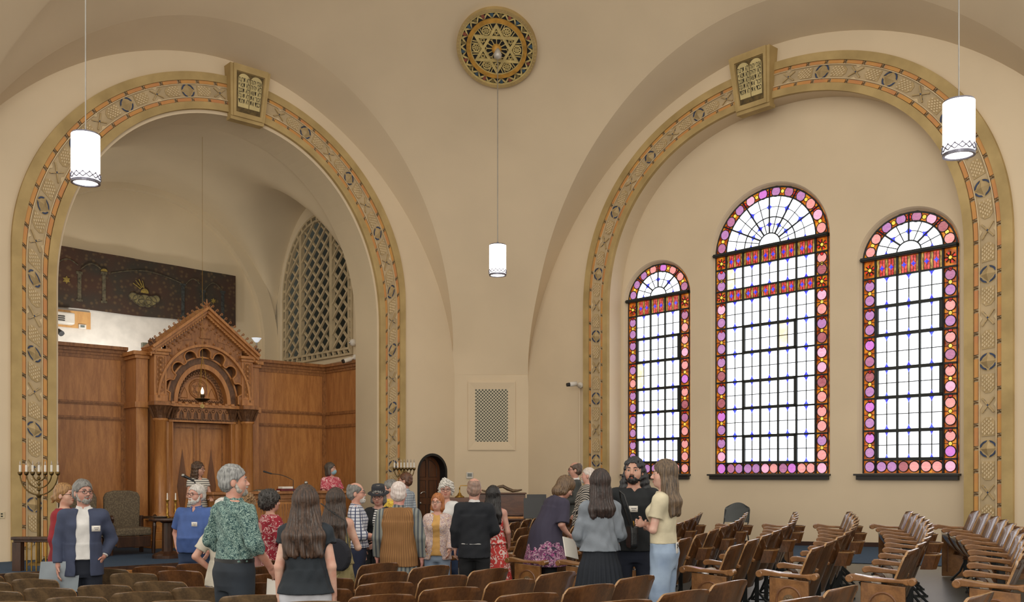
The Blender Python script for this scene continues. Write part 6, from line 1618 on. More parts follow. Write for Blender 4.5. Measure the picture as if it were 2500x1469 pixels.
        if kind == 'pants' and o.get('belt'):
            q = MB(lambda x, y, z: (x, y, z)); zb = zt - .015; tt = [np.interp(zb, [w[0] for w in T], [w[i] for w in T]) for i in (2, 3, 4)]
            n_ = 30; P = [((tt[1] + gr + .004) * np.sign(math.cos(a)) * abs(math.cos(a)) ** .91, tt[0] + (tt[2] + gr + .004) * np.sign(math.sin(a)) * abs(math.sin(a)) ** .91) for a in np.linspace(0, 2 * PI, n_ + 1)[:-1]]
            q.strip([(x, y, zb - .018) for x, y in P], [(x, y, zb + .016) for x, y in P], True); emit_mb('belt', q, m_black)
    # shoes
    sv = Vol((-.35, -.2, -.02), (.35, .3, .2), cv)
    for i, sx in ((0, -1), (1, 1)): sv.cone((ank[i][0], -.035, .045), (ank[i][0] + sx * .017, .14, .035), .047, .038, .02); sv.cone((ank[i][0], -.03, .05), (ank[i][0], -.025, .10), .045, .044, .02, cut=1.0)
    sv.half((0, 0, -1), 0.0); sV, sQ = sv.mesh(); emit('shoes', sV, sQ, cloth('shoe_%d_%d_%d' % shoes, shoes, rough=.5))
    # ---- hair
    if hair:
        hv = Vol((-.32, -.36, .75), (.32, .30, 1.92), vox); st = hair if isinstance(hair, str) else hair[0]; ho = {} if isinstance(hair, str) else hair[1]; gr = ho.get('grow', .010)
        if st in ('short', 'balding', 'curly', 'bob', 'long', 'tied'):
            hv.ell(hp((0, -.014, .170)), (.0765 + gr, .096 + gr, .089 + gr), .01, Rh)
        if st in ('short', 'balding'):
            hv.ell(hp((0, -.045, .11)), (.076 + gr * .8, .060 + gr * .6, .065), .03, Rh)
            hv.ell(hp((0, .085, .075)), (.10, .088, .115), .008, Rh, sub=True)
            if st == 'balding': hv.ell(hp((0, .03, .25)), (.066, .115, .075), .01, Rh, sub=True)
            fz = Rh @ np.array([0, -.25, -1.0]); hv.half(fz, fz @ hp((0, -.08, .045)))
            for sx in (-1, 1): hv.ell(hp((sx * .085, .0, .112)), (.030, .026, .036), .004, Rh, sub=True)
        elif st == 'curly':
            hv.ell(hp((0, -.035, .12)), (.082 + gr, .075 + gr, .085), .03, Rh); hv.ell(hp((0, .095, .08)), (.080, .085, .105), .008, Rh, sub=True)
        elif st in ('bob', 'long', 'tied'):
            ln = ho.get('len', .0)
            hv.ell(hp((0, .098, .075)), (.064, .078, .105), .010, Rh, sub=True) if False else None
            if st == 'tied':
                hv.ell(hp((0, -.045, .11)), (.074 + gr, .06, .07), .03, Rh); b = hp((0, -.12, .10)); hv.ell(b, (.035, .04, .035), .02); hv.cone(b, b + Rh @ np.array([0, -.02, -ho.get('len', .1)]), .026, .018, .015)
                hv.ell(hp((0, .085, .075)), (.10, .088, .115), .008, Rh, sub=True); hv.half(Rh @ np.array([0, -.25, -1.0]), (Rh @ np.array([0, -.25, -1.0])) @ hp((0, -.09, .03))) if ho.get('len', .1) < .06 else None
            else:
                wd = ho.get('wide', 1.0); zb = hp((0, 0, ln))[2]
                fw_ = ho.get('fwd', .0); ct = ho.get('cut', 1.0)
                for sx in (-1, 1): hv.cone(hp((sx * .060, -.01 + fw_ * .6, .16)), hp((sx * .072 * wd, fw_, max(ln, -.02))), .034, .034, .03)
                hv.cone(hp((0, -.04, .16)), hp((0, -.05, .03)), .075, .07, .03)
                if ln < -.02:
                    nb = 5
                    for q in np.linspace(-1, 1, nb):
                        a = hp((q * .055, -.055 + .02 * abs(q), .06)); zz = a[2]; back = -.105 - (fat - 1) * .08
                        m = np.array([q * .085 * wd + a[0] * .3, back - .015 + .02 * abs(q), 1.38]); b = np.array([q * .10 * wd + a[0] * .2, back - .02 + .012 * abs(q), zb + .015 * math.sin(q * 7)])
                        hv.cone(a, m, .046, .046, .03); hv.cone(m, b, .046, .030, .03)
                hv.ell(hp((0, .108, .082)), (.061 * ct, .082 * ct, .124 * ct), .010, Rh, sub=True)
        P = (hv.ax[0][:, None, None], hv.ax[1][None, :, None], hv.ax[2][None, None, :])
        if st in ('long', 'bob'):
            an = np.arctan2(P[1] + .02, P[0]); hv.F = hv.F + f32(.0045) * np.sin(an * f32(30) + P[2] * f32(14)) + f32(.006) * np.sin(an * f32(9) + P[2] * f32(ho.get('wave', 18))) * np.clip((1.55 - P[2]) / .3, 0, 1)
            if ho.get('curl'): hv.wob(.008, 55, 3)
        elif st == 'curly': hv.wob(.016, 110, int(px)); hv.wob(.008, 200, 3)
        else: hv.wob(.003, 120, 2)
        hV, hQ = hv.mesh()
        if len(hV): emit('hair', hV, hQ, hair_mat(*(ho.get('c') or hairc)))
    if beard:
        bv = Vol((-.2, -.25, 1.3), (.2, .25, 1.8), vox * .9); gr = beard[1]
        bv.ell(hp((0, .040, .058)), (.050 + gr * .4, .052 + gr, .042 + gr), .01, Rh); bv.ell(hp((0, .080, .045)), (.026, .022 + gr, .024 + gr), .02, Rh); bv.ell(hp((0, .096, .086)), (.028, .012 + gr * .3, .006), .012, Rh)
        if beard[0] == 'full':
            for sx in (-1, 1): bv.cone(hp((sx * .066, .0, .13)), hp((sx * .052, .035, .06)), .014, .020, .02)
        else: bv.ell(hp((0, -.03, .1)), (.12, .075, .16), .004, Rh, sub=True)
        bv.ell(hp((0, .105, .069)), (.020, .016, .008), .003, Rh, sub=True); bv.ell(hp((0, .075, .135)), (.085, .09, .044), .004, Rh, sub=True); bv.wob(.003, 140, 4)
        bV, bQ = bv.mesh(); emit('beard', bV, bQ, hair_mat(*beard[2]))
    if glasses:
        g = MB(lambda x, y, z: tuple(hp((x, y, z))))
        for sx in (-1, 1):
            g.ring([(sx * (.031 + .024 * math.cos(a)), .104 - .006 * abs(math.cos(a)) * (math.cos(a) > 0), .134 + .017 * math.sin(a)) for a in np.linspace(0, 2 * PI, 15)[:-1]], .0022, 5, closed=True)
            g.ring([(sx * .055, .098, .138), (sx * .075, .06, .138), (sx * .080, -.01, .134)], .0022, 5)
        g.ring([(-.008, .106, .137), (.008, .106, .137)], .0022, 5); emit_mb('glasses', g, glasses)
    if mask:
        mv = Vol((-.2, -.25, 1.3), (.2, .25, 1.8), vox * .9); mv.ell(hp((0, .048, .070)), (.062, .068, .055), .01, Rh); mv.ell(hp((0, .098, .09)), (.022, .026, .03), .02, Rh); mv.half(Rh @ np.array([0, -1., 0]), (Rh @ np.array([0, -1., 0])) @ hp((0, .035, 0))); mv.half(Rh @ np.array([0, 0, 1.]), (Rh @ np.array([0, 0, 1.])) @ hp((0, 0, .112)))
        q, w = mv.mesh(); emit('face_mask', q, w, cloth('mask_blue', (150, 188, 200)))
        g = MB(lambda x, y, z: tuple(hp((x, y, z))))
        for sx in (-1, 1): g.ring([(sx * .060, .045, .095), (sx * .080, .0, .13)], .0016, 4)
        emit_mb('mask_loops', g, m_candle)
    if hat:
        g = MB(lambda x, y, z: tuple(hp((x, y - .01, z)))); g.smooth = True
        g.lathe((0, 0, .175), [(.075, .0), (.135, -.012), (.140, -.008), (.088, .010), (.086, .07), (.075, .098), (.04, .094), (0, .085)], 28); h_ = emit_mb('hat', g, hat)
        g = MB(lambda x, y, z: tuple(hp((x, y - .01, z)))); g.lathe((0, 0, .182), [(.090, .0), (.0895, .026)], 28); emit_mb('hat_band', g, m_black, None)
    if tag_at:
        x, y, z, w, h = tag_at; g = MB(lambda *p: p); g.box((x, y, z), (w, .004, h)); t_ = emit_mb('name_tag', g, m_candle)
        g = MB(lambda *p: p); 
        for k in range(2): g.box((x - w * .05, y + .003, z + h * (.12 - .28 * k)), (w * (.6 - .2 * k), .002, h * .10))
        emit_mb('tag_writing', g, M('grey_ink', (110, 110, 116), .8), t_)
    if extra: extra(r, emit_mb, K)
    return r
# ------------------------------------------------------------------ the people in the hall
jeans = M('blue_jeans', (44, 62, 92), .85, var=.10, scale=5, rgb2=(34, 48, 74)); ljeans = M('light_jeans', (150, 168, 190), .85, var=.10, scale=4, rgb2=(120, 138, 164)); djeans = M('dark_jeans', (40, 48, 58), .85, var=.10, scale=5)
GREY, WHITEH, DKBR, BRN, BLK, BLOND, GINGER = ((128, 126, 122), (86, 84, 82)), ((208, 204, 198), (164, 160, 154)), ((58, 40, 30), (30, 22, 18)), ((92, 66, 44), (54, 38, 28)), ((34, 30, 30), (16, 15, 16)), ((164, 124, 76), (120, 86, 50)), ((176, 112, 62), (140, 82, 44))
g_dark = M('glasses_dark', (30, 24, 24), .3); g_met = M('glasses_metal', (120, 112, 104), .3, .6)
black_c = cloth('black_cloth', (22, 24, 28)); white_c = cloth('white_cloth', (214, 212, 210)); navy_c = cloth('navy_cloth', (24, 30, 44))
P = person
def after(o, fn): return fn(o)
# left group
p1 = P(203, 10.3, 1171, -158, tk=1.76, label='person in a blue blazer and white shirt holding a grey folder', skin=(196, 142, 122), head=(28, 2), belly=.03, fat=1.02, hair='short', hairc=GREY, beard=('full', .006, ((150, 146, 140), (110, 106, 102))), glasses=g_dark,
  arms=(((.25, .03, 1.12), (.245, .12, .88), (-1, 0, 0)), 'pocket')[::-1] if False else ('pocket', ((.232, -.01, 1.12), (.236, .08, .87), (-1, 0, 0))),
  layers=(('top', 'dress_shirt', white_c, dict(sleeve='long', zl=.93, collar=True, grow=.012)), ('pants', 'trousers', navy_c, dict(belt=True)), ('top', 'blazer', cloth('blue_blazer', (58, 66, 90)), dict(sleeve='long', zl=.76, grow=.024, open=((.06, .075), .70), neck=.082, cuff=.9))), tag_at=(-.13, .185, 1.26, .085, .06))
P(160, 12.1, 1180, -95, 'person in a dark red jacket standing behind the blue blazer', skin=(214, 164, 138), sex='f', hair=('tied', dict(len=.05)), hairc=BLOND, glasses=g_dark, layers=(('top', 'blouse', white_c, dict(sleeve='none', zl=.92)), ('pants', 'trousers', black_c), ('top', 'red_jacket', cloth('red_jacket', (138, 34, 42)), dict(sleeve='long', zl=.80, grow=.03, open=((.05, .03), 1.1), neck=.078))))
P(482, 17.7, 1127, -140, 'person in a striped blouse leaning on the desk beside the microphone', on='bema', skin=(206, 156, 130), sex='f', head=(45, 0), hair=('long', dict(len=-.16, curl=True)), hairc=BRN, glasses=g_dark, arms=('table', 'table'), bend=.08,
  layers=(('pants', 'trousers', black_c), ('top', 'striped_blouse', M_stripe('grey_white_stripes', (206, 202, 192), (92, 92, 90), 26, .4), dict(sleeve='cap', zl=.86))))
P(478, 12.4, 1182, 172, 'person in a blue polo shirt with one hand in a pocket', skin=(206, 150, 130), head=(-22, 2), fat=1.22, belly=.12, hair='short', hairc=WHITEH, beard=('full', .012, WHITEH), glasses=g_dark, arms=('low', 'pocket'),
  layers=(('pants', 'jeans', jeans, dict(belt=True)), ('top', 'polo_shirt', cloth('polo_blue', (66, 92, 150)), dict(sleeve='short', zl=.90, collar=True, vneck=.07, grow=.018))), tag_at=(-.10, .245, 1.27, .075, .055))
P(573, 7.9, 1135, -38, tk=1.73, label='person in a green patterned shirt and dark jeans seen from behind', skin=(206, 150, 128), head=(-34, 0), fat=1.04, hair='short', hairc=((150, 150, 148), (98, 98, 98)), beard=('full', .004, ((170, 164, 156), (130, 126, 120))),
  arms=(((.29, -.03, 1.14), (.235, .17, .99), (-1, 0, 0)), ((.28, -.02, 1.13), (.25, .16, .93), (-1, 0, 0))), layers=(('pants', 'jeans', djeans, dict(belt=True, zt=1.0, grow=.022)), ('top', 'patterned_shirt', M_floral('green_paisley', [(0, (38, 66, 70)), (.44, (74, 104, 100)), (.52, (150, 172, 162)), (.60, (60, 92, 92))], 58), dict(sleeve='roll', zl=.975, collar=True, grow=.017, wob=.006))))
P(601, 10.4, 1207, -25, 'person in a rose blouse half hidden behind the green patterned shirt', skin=(206, 156, 132), sex='f', hair=('curly', dict(grow=.028)), hairc=((150, 116, 78), (110, 82, 54)), arms=('down', ((.26, -.03, 1.13), (.24, .14, .98), (-1, 0, 0))), layers=(('top', 'blouse', cloth('rose_blouse', (176, 128, 120)), dict(sleeve='cap', zl=.86)), ('pants', 'trousers', navy_c)))
P(548, 9.3, 1216, -12, 'person in a cream tee with elbow out behind the green patterned shirt', skin=(204, 150, 128), sex='f', fat=1.05, hair='short', hairc=WHITEH, arms=('hips', 'hips'), layers=(('top', 'cream_tee', cloth('cream_tee', (196, 188, 172)), dict(sleeve='short', zl=.84)), ('pants', 'grey_trousers', cloth('lavender_grey', (120, 122, 146)))))
P(662, 11.2, 1198, -58, 'person in a red and white floral top looking to the right', skin=(212, 158, 136), sex='f', fat=1.28, belly=.08, hair=('curly', dict(grow=.022)), hairc=((62, 56, 52), (30, 28, 27)), arms=('low', 'low'), layers=(('pants', 'trousers', black_c), ('top', 'floral_top', M_floral('red_floral', [(0, (140, 26, 44)), (.50, (132, 22, 40)), (.545, (206, 180, 176)), (.60, (150, 40, 56))], 16, stretch=(1, 1, 1)), dict(sleeve='short', cuff=.95, zl=.66, flare=.02, grow=.02))))
P(747, 7.35, 1187, 2, 'person in a slate black top and white trousers nearest the camera', skin=(216, 170, 148), sex='f', fat=1.08, hair=('long', dict(len=-.27, wide=1.25, grow=.014, wave=30)), hairc=((78, 56, 42), (40, 29, 24)), arms=('down', 'down'), layers=(('pants', 'white_trousers', cloth('white_trousers', (196, 198, 206)), dict(zt=.945)), ('top', 'black_top', cloth('slate_black_top', (30, 38, 46)), dict(sleeve='cap', zl=.91, grow=.026, wob=.006))))
P(822, 9.6, 1192, -14, 'person in an olive dress with a round black bag, seen from behind', skin=(210, 164, 140), sex='f', hair=('long', dict(len=-.30, wide=1.1, wave=24)), hairc=((66, 48, 36), (34, 26, 22)), arms=('down', ((.26, .05, 1.13), (.20, .20, 1.12), (-1, 0, 0))), layers=(('skirt', 'olive_dress', M_floral('olive_dress', [(0, (150, 138, 96)), (.5, (132, 120, 80)), (.6, (170, 158, 118))], 12), dict(zl=.35, flare=.06)), ('top', 'dress_bodice', MATS.get('x') or M_floral('olive_bodice', [(0, (150, 138, 96)), (.5, (132, 120, 80)), (.6, (170, 158, 118))], 12), dict(sleeve='none', zl=.95))))
# middle group
P(872, 11.8, 1178, -88, 'person in a dark blue checked shirt reaching out a hand', skin=(210, 156, 134), head=(0, 0), hair='balding', hairc=GREY, beard=('goatee', .012, WHITEH), glasses=g_met, arms=('down', 'shake'), layers=(('pants', 'jeans', M('indigo_jeans', (34, 42, 66), .85, var=.1), dict(belt=True)), ('top', 'checked_shirt', M_check('blue_check', (196, 198, 206), (52, 60, 92), 26, .22), dict(sleeve='roll', zl=.93, collar=True, grow=.02))))
P(925, 12.2, 1185, 176, 'person in a dark brimmed hat and black cardigan looking down', skin=(200, 146, 126), sex='f', head=(0, -16), hair=('bob', dict(len=.06)), hairc=GREY, glasses=g_dark, hat=cloth('charcoal_felt', (44, 46, 52)), arms=('clasp', 'shake'), layers=(('top', 'striped_tee', M_stripe('black_white_stripes', (208, 206, 204), (50, 50, 54), 34, .45), dict(sleeve='short', zl=.9)), ('skirt', 'black_skirt', black_c, dict(zl=.25, flare=.03)), ('top', 'black_cardigan', black_c, dict(sleeve='long', zl=.62, grow=.03, open=((.055, .05), 1.08), tails=True, neck=.082))))
P(950, 13.6, 1171, 105, 'person in a yellow shirt and glasses behind the brown vest', skin=(212, 160, 138), head=(-10, 0), hair='short', hairc=GREY, glasses=g_dark, layers=(('pants', 'trousers', navy_c), ('top', 'yellow_shirt', M_floral('yellow_print', [(0, (206, 178, 70)), (.5, (188, 150, 50)), (.6, (150, 120, 50))], 20), dict(sleeve='short', zl=.9, collar=True))))
P(988, 16.6, 1154, 62, 'person in a pale checked shirt beside the menorah by the door', skin=(206, 150, 128), head=(18, 0), hair='short', hairc=((104, 66, 42), (70, 44, 30)), beard=('full', .005, ((120, 76, 48), (86, 54, 36))), glasses=g_met, layers=(('pants', 'trousers', navy_c), ('top', 'pale_check_shirt', M_check('pale_check', (170, 178, 184), (96, 108, 124), 24, .2), dict(sleeve='long', zl=.9, collar=True))))
P(974, 10.5, 1176, -2, 'person in a brown knitted vest over a striped shirt, seen from behind', skin=(216, 150, 138), fat=1.13, belly=.04, hair=('short', dict(grow=.007)), hairc=((214, 204, 198), (186, 170, 164)), arms=('down', 'down'),
  layers=(('pants', 'trousers', cloth('grey_blue_trousers', (104, 112, 132))), ('top', 'striped_shirt', M_stripe('olive_stripes', (126, 128, 122), (72, 78, 84), 24, .45, 4), dict(sleeve='long', zl=.71, grow=.018, flare=.01, collar=True)), ('top', 'knitted_vest', M_stripe('brown_knit', (138, 98, 56), (118, 82, 46), 46, .5, 0), dict(sleeve='none', zl=.79, grow=.028, neck=.075, flare=.01))))
P(808, 20.2, 1129, -138, 'person with a blue face mask in a pink patterned blouse', on='bema', skin=(214, 160, 136), sex='f', head=(34, 0), mask=True, fat=1.1, hair=('bob', dict(len=.03)), hairc=((92, 80, 70), (60, 52, 46)), arms=('table', 'table'), layers=(('pants', 'trousers', black_c), ('top', 'pink_blouse', M_floral('pink_print', [(0, (178, 70, 86)), (.5, (196, 92, 104)), (.56, (222, 176, 176))], 20), dict(sleeve='short', zl=.82, collar=True, grow=.02))))
P(1068, 12.1, 1204, 176, 'person in a pale floral jacket over a yellow top facing the camera', skin=(218, 166, 142), sex='f', head=(-12, 0), fat=1.05, hair=('bob', dict(len=.045, grow=.008)), hairc=GINGER, glasses=g_met, arms=('low', ((.25, .0, 1.11), (.21, .16, 1.0), (-1, 0, 0))),
  layers=(('top', 'yellow_top', cloth('yellow_top', (206, 160, 92)), dict(sleeve='none', zl=.84, grow=.016)), ('pants', 'light_jeans', ljeans), ('top', 'floral_jacket', M_floral('pale_floral', [(0, (206, 190, 184)), (.42, (160, 132, 136)), (.5, (214, 198, 186)), (.58, (198, 156, 120)), (.64, (150, 150, 176))], 26), dict(sleeve='long', zl=.78, grow=.025, open=((.05, .055), .95), tails=True, neck=.080))))
P(1088, 12.9, 1172, 168, 'person in a white tee standing behind the pale floral jacket', skin=(210, 154, 132), sex='f', head=(14, -4), hair=('curly', dict(grow=.020)), hairc=((216, 212, 204), (176, 172, 166)), glasses=g_dark, arms=('low', 'down'), layers=(('pants', 'jeans', jeans), ('top', 'white_tee', white_c, dict(sleeve='short', cuff=.9, zl=.86, vneck=.09, grow=.018))))
P(1158, 11.2, 1167, -4, 'person in a black suit seen from behind', skin=(206, 152, 132), fat=1.02, belly=.04, hair=('balding', dict(grow=.002)), hairc=((150, 120, 104), (120, 100, 90)), arms=('down', 'clasp'), layers=(('top', 'dress_shirt', white_c, dict(sleeve='long', zl=.95, collar=True, grow=.012)), ('pants', 'suit_trousers', black_c, dict(grow=.02)), ('top', 'black_jacket', cloth('suit_black', (20, 24, 32)), dict(sleeve='long', zl=.78, grow=.027, neck=.074, flare=.01, cuff=.9))))
P(1205, 11.7, 1186, -14, 'person in a red and white print dress beside the black suit', skin=(212, 162, 142), sex='f', hair=('long', dict(len=-.24)), hairc=BLK, arms=('down', ((.25, -.03, 1.13), (.23, .10, .97), (-1, 0, 0))), layers=(('skirt', 'print_skirt', M_floral('red_white_print', [(0, (196, 62, 58)), (.5, (186, 54, 52)), (.545, (224, 196, 188))], 18), dict(zl=.12, flare=.12)), ('top', 'print_bodice', M_floral('red_white_bodice', [(0, (196, 62, 58)), (.5, (186, 54, 52)), (.545, (224, 196, 188))], 18), dict(sleeve='none', zl=.96))))
# right groups
P(1330, 11.5, 1180, -62, 'person in a dark purple tunic bending over a row of seats', H=1.66, skin=(210, 158, 136), sex='f', fat=1.18, belly=.05, head=(-8, -14), bend=.42, hair=('bob', dict(len=.055, grow=.018)), hairc=((112, 88, 62), (78, 58, 40)), glasses=g_met, arms=('reach', ((.25, .05, 1.13), (.20, .26, .98), (-1, 0, 0))),
  layers=(('pants', 'trousers', black_c), ('top', 'purple_tunic', M_floral('plum_tunic', [(0, (52, 48, 66)), (1.0, (46, 42, 58))], 10, zgrad=(.80, [(0, (104, 58, 92)), (.47, (190, 168, 178)), (.53, (150, 58, 118)), (.6, (60, 50, 70))])), dict(sleeve='short', cuff=.95, zl=.58, flare=.07, grow=.022))))
P(1402, 17.0, 1128, 95, 'person in a dark grey suit holding papers near the wall', skin=(204, 150, 128), head=(-6, 0), hair='balding', hairc=((96, 76, 62), (66, 54, 46)), beard=('goatee', .004, GREY), glasses=g_dark, arms=('front', 'down'), layers=(('top', 'dress_shirt', white_c, dict(sleeve='long', zl=.95, collar=True, grow=.012)), ('pants', 'suit_trousers', cloth('suit_grey_t', (52, 54, 54))), ('top', 'grey_jacket', cloth('suit_grey', (62, 64, 62)), dict(sleeve='long', zl=.78, grow=.025, open=((.05, .05), 1.05), tails=True, neck=.078))), tag_at=(.11, .17, 1.26, .08, .06))
P(1434, 15.4, 1141, 78, 'person wrapped in a black and white striped shawl', skin=(216, 160, 142), fat=1.12, belly=.04, hair=('short', dict(grow=.004)), hairc=((214, 204, 196), (190, 176, 166)), beard=('goatee', .006, WHITEH), arms=('clasp', 'clasp'), layers=(('pants', 'trousers', black_c), ('top', 'striped_shawl', M_stripe('shawl_stripes', (168, 160, 150), (38, 38, 40), 22, .5, 3), dict(sleeve='long', zl=.80, grow=.05, flare=.05, neck=.072, wob=.008))))
p23 = P(1464, 9.0, 1146, 8, 'person in a grey cardigan and long navy skirt seen from behind', skin=(212, 164, 144), sex='f', fat=.96, hair=('long', dict(len=-.17, wave=20, wide=.8)), hairc=((60, 44, 40), (32, 25, 24)), arms=(((.26, .0, 1.12), (.16, .20, .99), (-1, 0, 0)), ((.255, .0, 1.12), (.17, .20, 1.0), (-1, 0, 0))), layers=(('skirt', 'navy_skirt', cloth('navy_skirt', (26, 32, 42)), dict(zl=.14, zt=1.09, flare=.13, pleat=.014)), ('top', 'grey_cardigan', cloth('grey_cardigan', (128, 136, 146)), dict(sleeve='long', zl=.965, grow=.022, wob=.006, flare=.015))))
P(1548, 9.4, 1116, 176, 'person in a black tee with a white name tag and hands in pockets', skin=(200, 148, 124), head=(-14, 0), hair=('long', dict(len=-.12, wide=1.45, grow=.006, curl=True, fwd=-.06, cut=1.10)), hairc=((40, 40, 44), (20, 20, 22)), beard=('full', .010, ((34, 30, 30), (18, 16, 17))), arms=('pocket', 'pocket'), layers=(('pants', 'navy_trousers', cloth('navy_trousers', (26, 32, 48))), ('top', 'black_tee', cloth('black_tee', (20, 24, 28)), dict(sleeve='short', cuff=.85, zl=.86, vneck=.05, grow=.026))), tag_at=(.015, .150, 1.27, .085, .06))
p25 = P(1620, 8.85, 1123, 66, 'person in an ivory tee and light jeans with folded arms', skin=(218, 170, 150), sex='f', head=(14, -2), hair=('long', dict(len=-.22, wave=12)), hairc=((112, 92, 70), (66, 54, 44)), arms=('crossA', 'crossB'), layers=(('pants', 'wide_jeans', ljeans, dict(flare=.05, zt=.995)), ('top', 'cream_tee', cloth('ivory_tee', (204, 194, 166)), dict(sleeve='short', cuff=.62, zl=.985, grow=.018))))
print('HEIGHTS', REPORT)

# things they hold or wear over the shoulder
def loc_of(p, x, y, z):
    a = p.rotation_euler.z; return (p.location.x + x * math.cos(a) - y * math.sin(a), p.location.y + x * math.sin(a) + y * math.cos(a), p.location.z + z)
def held(name, label, cat, p, pts, thick, mat, extra=None):
    """thin sheet through four local points"""
    a, b, c, d = [Vector(loc_of(p, *q)) for q in pts]; n = (b - a).cross(d - a).normalized() * thick / 2
    g = MB(); i = g.addv([a - n, b - n, c - n, d - n, a + n, b + n, c + n, d + n])
    for q in ((0, 3, 2, 1), (4, 5, 6, 7), (0, 1, 5, 4), (1, 2, 6, 5), (2, 3, 7, 6), (3, 0, 4, 7)): g.face([i + k for k in q])
    return tag(g.build(name, mat), label, cat)
by = {o['label']: o for o in bpy.data.objects if o.get('category') == 'person'}
m_fold = M('grey_folder', (140, 150, 158), .5, var=.04)
K1 = 1.06
held('folder', 'pale grey folder held by the person in blue blazer', 'folder', p1, ((.02, .10, 1.0), (.40, .06, 1.0), (.43, .05, .68), (.05, .09, .68)), .03, m_fold)
gp = by['person in a green patterned shirt and dark jeans seen from behind']
held('printed_sheet', 'white printed sheet hanging from a hand of the green patterned shirt', 'paper', gp, ((.16, .20, .93), (.27, .26, .90), (.31, .24, .68), (.18, .17, .71)), .003, m_candle)
held('programme', 'white papers held by the person in dark grey suit', 'paper', by['person in a dark grey suit holding papers near the wall'], ((-.20, .30, 1.26), (-.02, .36, 1.26), (-.02, .32, .98), (-.20, .26, .98)), .012, m_candle)
held('booklet', 'white booklet in the hand of the person in grey cardigan', 'booklet', p23, ((-.32, .14, 1.02), (-.18, .24, .98), (-.16, .20, .80), (-.30, .10, .84)), .01, m_candle)
# black shoulder bag of the woman in the cardigan
c = loc_of(p23, .30, -.02, .0); bag = thing('shoulder_bag', 'black shoulder bag on the arm of the grey cardigan', 'handbag', (c[0], c[1], c[2] + .93)); g = MB(lambda x, y, z: loc_of(p23, x, y, z)); P_ = [(-.05, .94), (-.055, 1.06), (-.03, 1.12), (.13, 1.12), (.155, 1.06), (.15, .94), (.12, .91), (-.02, .91)]
g.prism([(y, z) for y, z in P_], .285, .355, 'yz'); g.build('bag_body', cloth('black_leather', (26, 28, 30), rough=.4), bag, bevel=.015)
g = MB(lambda x, y, z: loc_of(p23, x, y, z)); g.ring([(.31, -.03, 1.11), (.26, -.06, 1.28), (.215, -.05, 1.415), (.19, .0, 1.445), (.215, .07, 1.38), (.27, .10, 1.25), (.32, .12, 1.11)], .008, 6); g.build('strap', cloth('black_leather', (26, 28, 30)), bag)
g = MB(lambda x, y, z: loc_of(p23, x, y, z)); g.ring([(.325, .02 + .022 * math.cos(a), 1.135 + .03 * math.sin(a)) for a in np.linspace(0, 2 * PI, 13)[:-1]], .006, 6, closed=True); g.build('buckle', m_brass, bag)
ow = by['person in an olive dress with a round black bag, seen from behind']; g = MB(lambda x, y, z: loc_of(ow, x, y, z)); pts = [(.10 + .15 * math.cos(a), .96 + .17 * math.sin(a)) for a in np.linspace(0, 2 * PI, 19)[:-1]]
g.prism([(x, z if z > .82 else .82) for x, z in pts], -.28, -.19); bg = tag(g.build('shoulder_bag', cloth('navy_bag', (24, 26, 36)), bevel=.02), 'black round bag hanging behind the olive dress', 'handbag'); g = MB(lambda x, y, z: loc_of(ow, x, y, z)); g.ring([(.22, -.22, 1.05), (.16, -.16, 1.3), (-.02, -.13, 1.40), (-.14, -.06, 1.46)], .006, 6); g.build('strap', m_black, bg)
g = MB(lambda x, y, z: loc_of(p25, x, y, z)); g.box((-.035, -.135, .905), (.072, .012, .10)); ph = tag(g.build('phone', M('phone_white', (206, 204, 200), .3), bevel=.006), 'white phone in the back pocket of the light blue jeans', 'phone')
g = MB(lambda x, y, z: loc_of(p25, x, y, z))
for dx, dz in ((-.018, .03), (-.018, .008), (.002, .019)): g.cyl((-.035 + dx, -.140, .905 + dz), (-.035 + dx, -.145, .905 + dz), .008, seg=10)
g.build('camera_lens', m_black, ph)

# seats that would stand inside a person are folded away with their rows' gap
_pp = [o.location for o in bpy.data.objects if o.get('category') == 'person' and o.location.z < EYE + BZ - .05]
for o in [o for o in bpy.data.objects if o.get('category') == 'theatre seat']:
    a = o.rotation_euler.z; c = Vector((o.location.x - .08 * math.sin(a) * 1.0, o.location.y + .08 * math.cos(a), 0))
    if any(math.hypot(c.x - p.x, c.y - p.y) < .27 for p in _pp):
        for ch in list(o.children_recursive): bpy.data.objects.remove(ch)
        bpy.data.objects.remove(o)
# ------------------------------------------------------------------ corner pier fittings, piano, stands, cameras
def PW(x, d, z): return (x, 23 - d, z)                                # plane of the corner wall; d comes out towards the room
def pier(px, py): Y = 23.0; return ((px - CX) / FPX * Y, EYE + (HZ - py) / FPX * Y)
x0, z1 = pier(1143, 931); x1, z0 = pier(1258, 1099); a0, b1 = pier(1160, 950); a1, b0 = pier(1240, 1078)
vent = thing('wall_vent', 'pierced metal vent panel in a wide plaster frame on the corner wall', 'vent', ((x0 + x1) / 2, 23, z0))
g = MB(PW)
def frame(g, X0, X1, Z0, Z1, x0, x1, z0, z1, d0, d1):
    O = [(X0, Z0), (X1, Z0), (X1, Z1), (X0, Z1)]; I = [(x0, z0), (x1, z0), (x1, z1), (x0, z1)]
    g.strip([(x, d0, z) for x, z in O], [(x, d1, z) for x, z in I], True); g.strip([(x, d0, z) for x, z in O], [(x, -.01, z) for x, z in O], True); g.strip([(x, d1, z) for x, z in I], [(x, 0, z) for x, z in I], True)
frame(g, x0, x1, z0, z1, x0 + .03, x1 - .03, z0 + .03, z1 - .03, .035, .04); frame(g, x0 + .03, x1 - .03, z0 + .03, z1 - .03, a0, a1, b0, b1, .04, .015); g.build('frame', m_plaster, vent)
k = NT('pierced_grille'); v = k.coord((1, 1, 1)); sp = k.add('ShaderNodeSeparateXYZ'); k.link(v, sp.inputs[0])
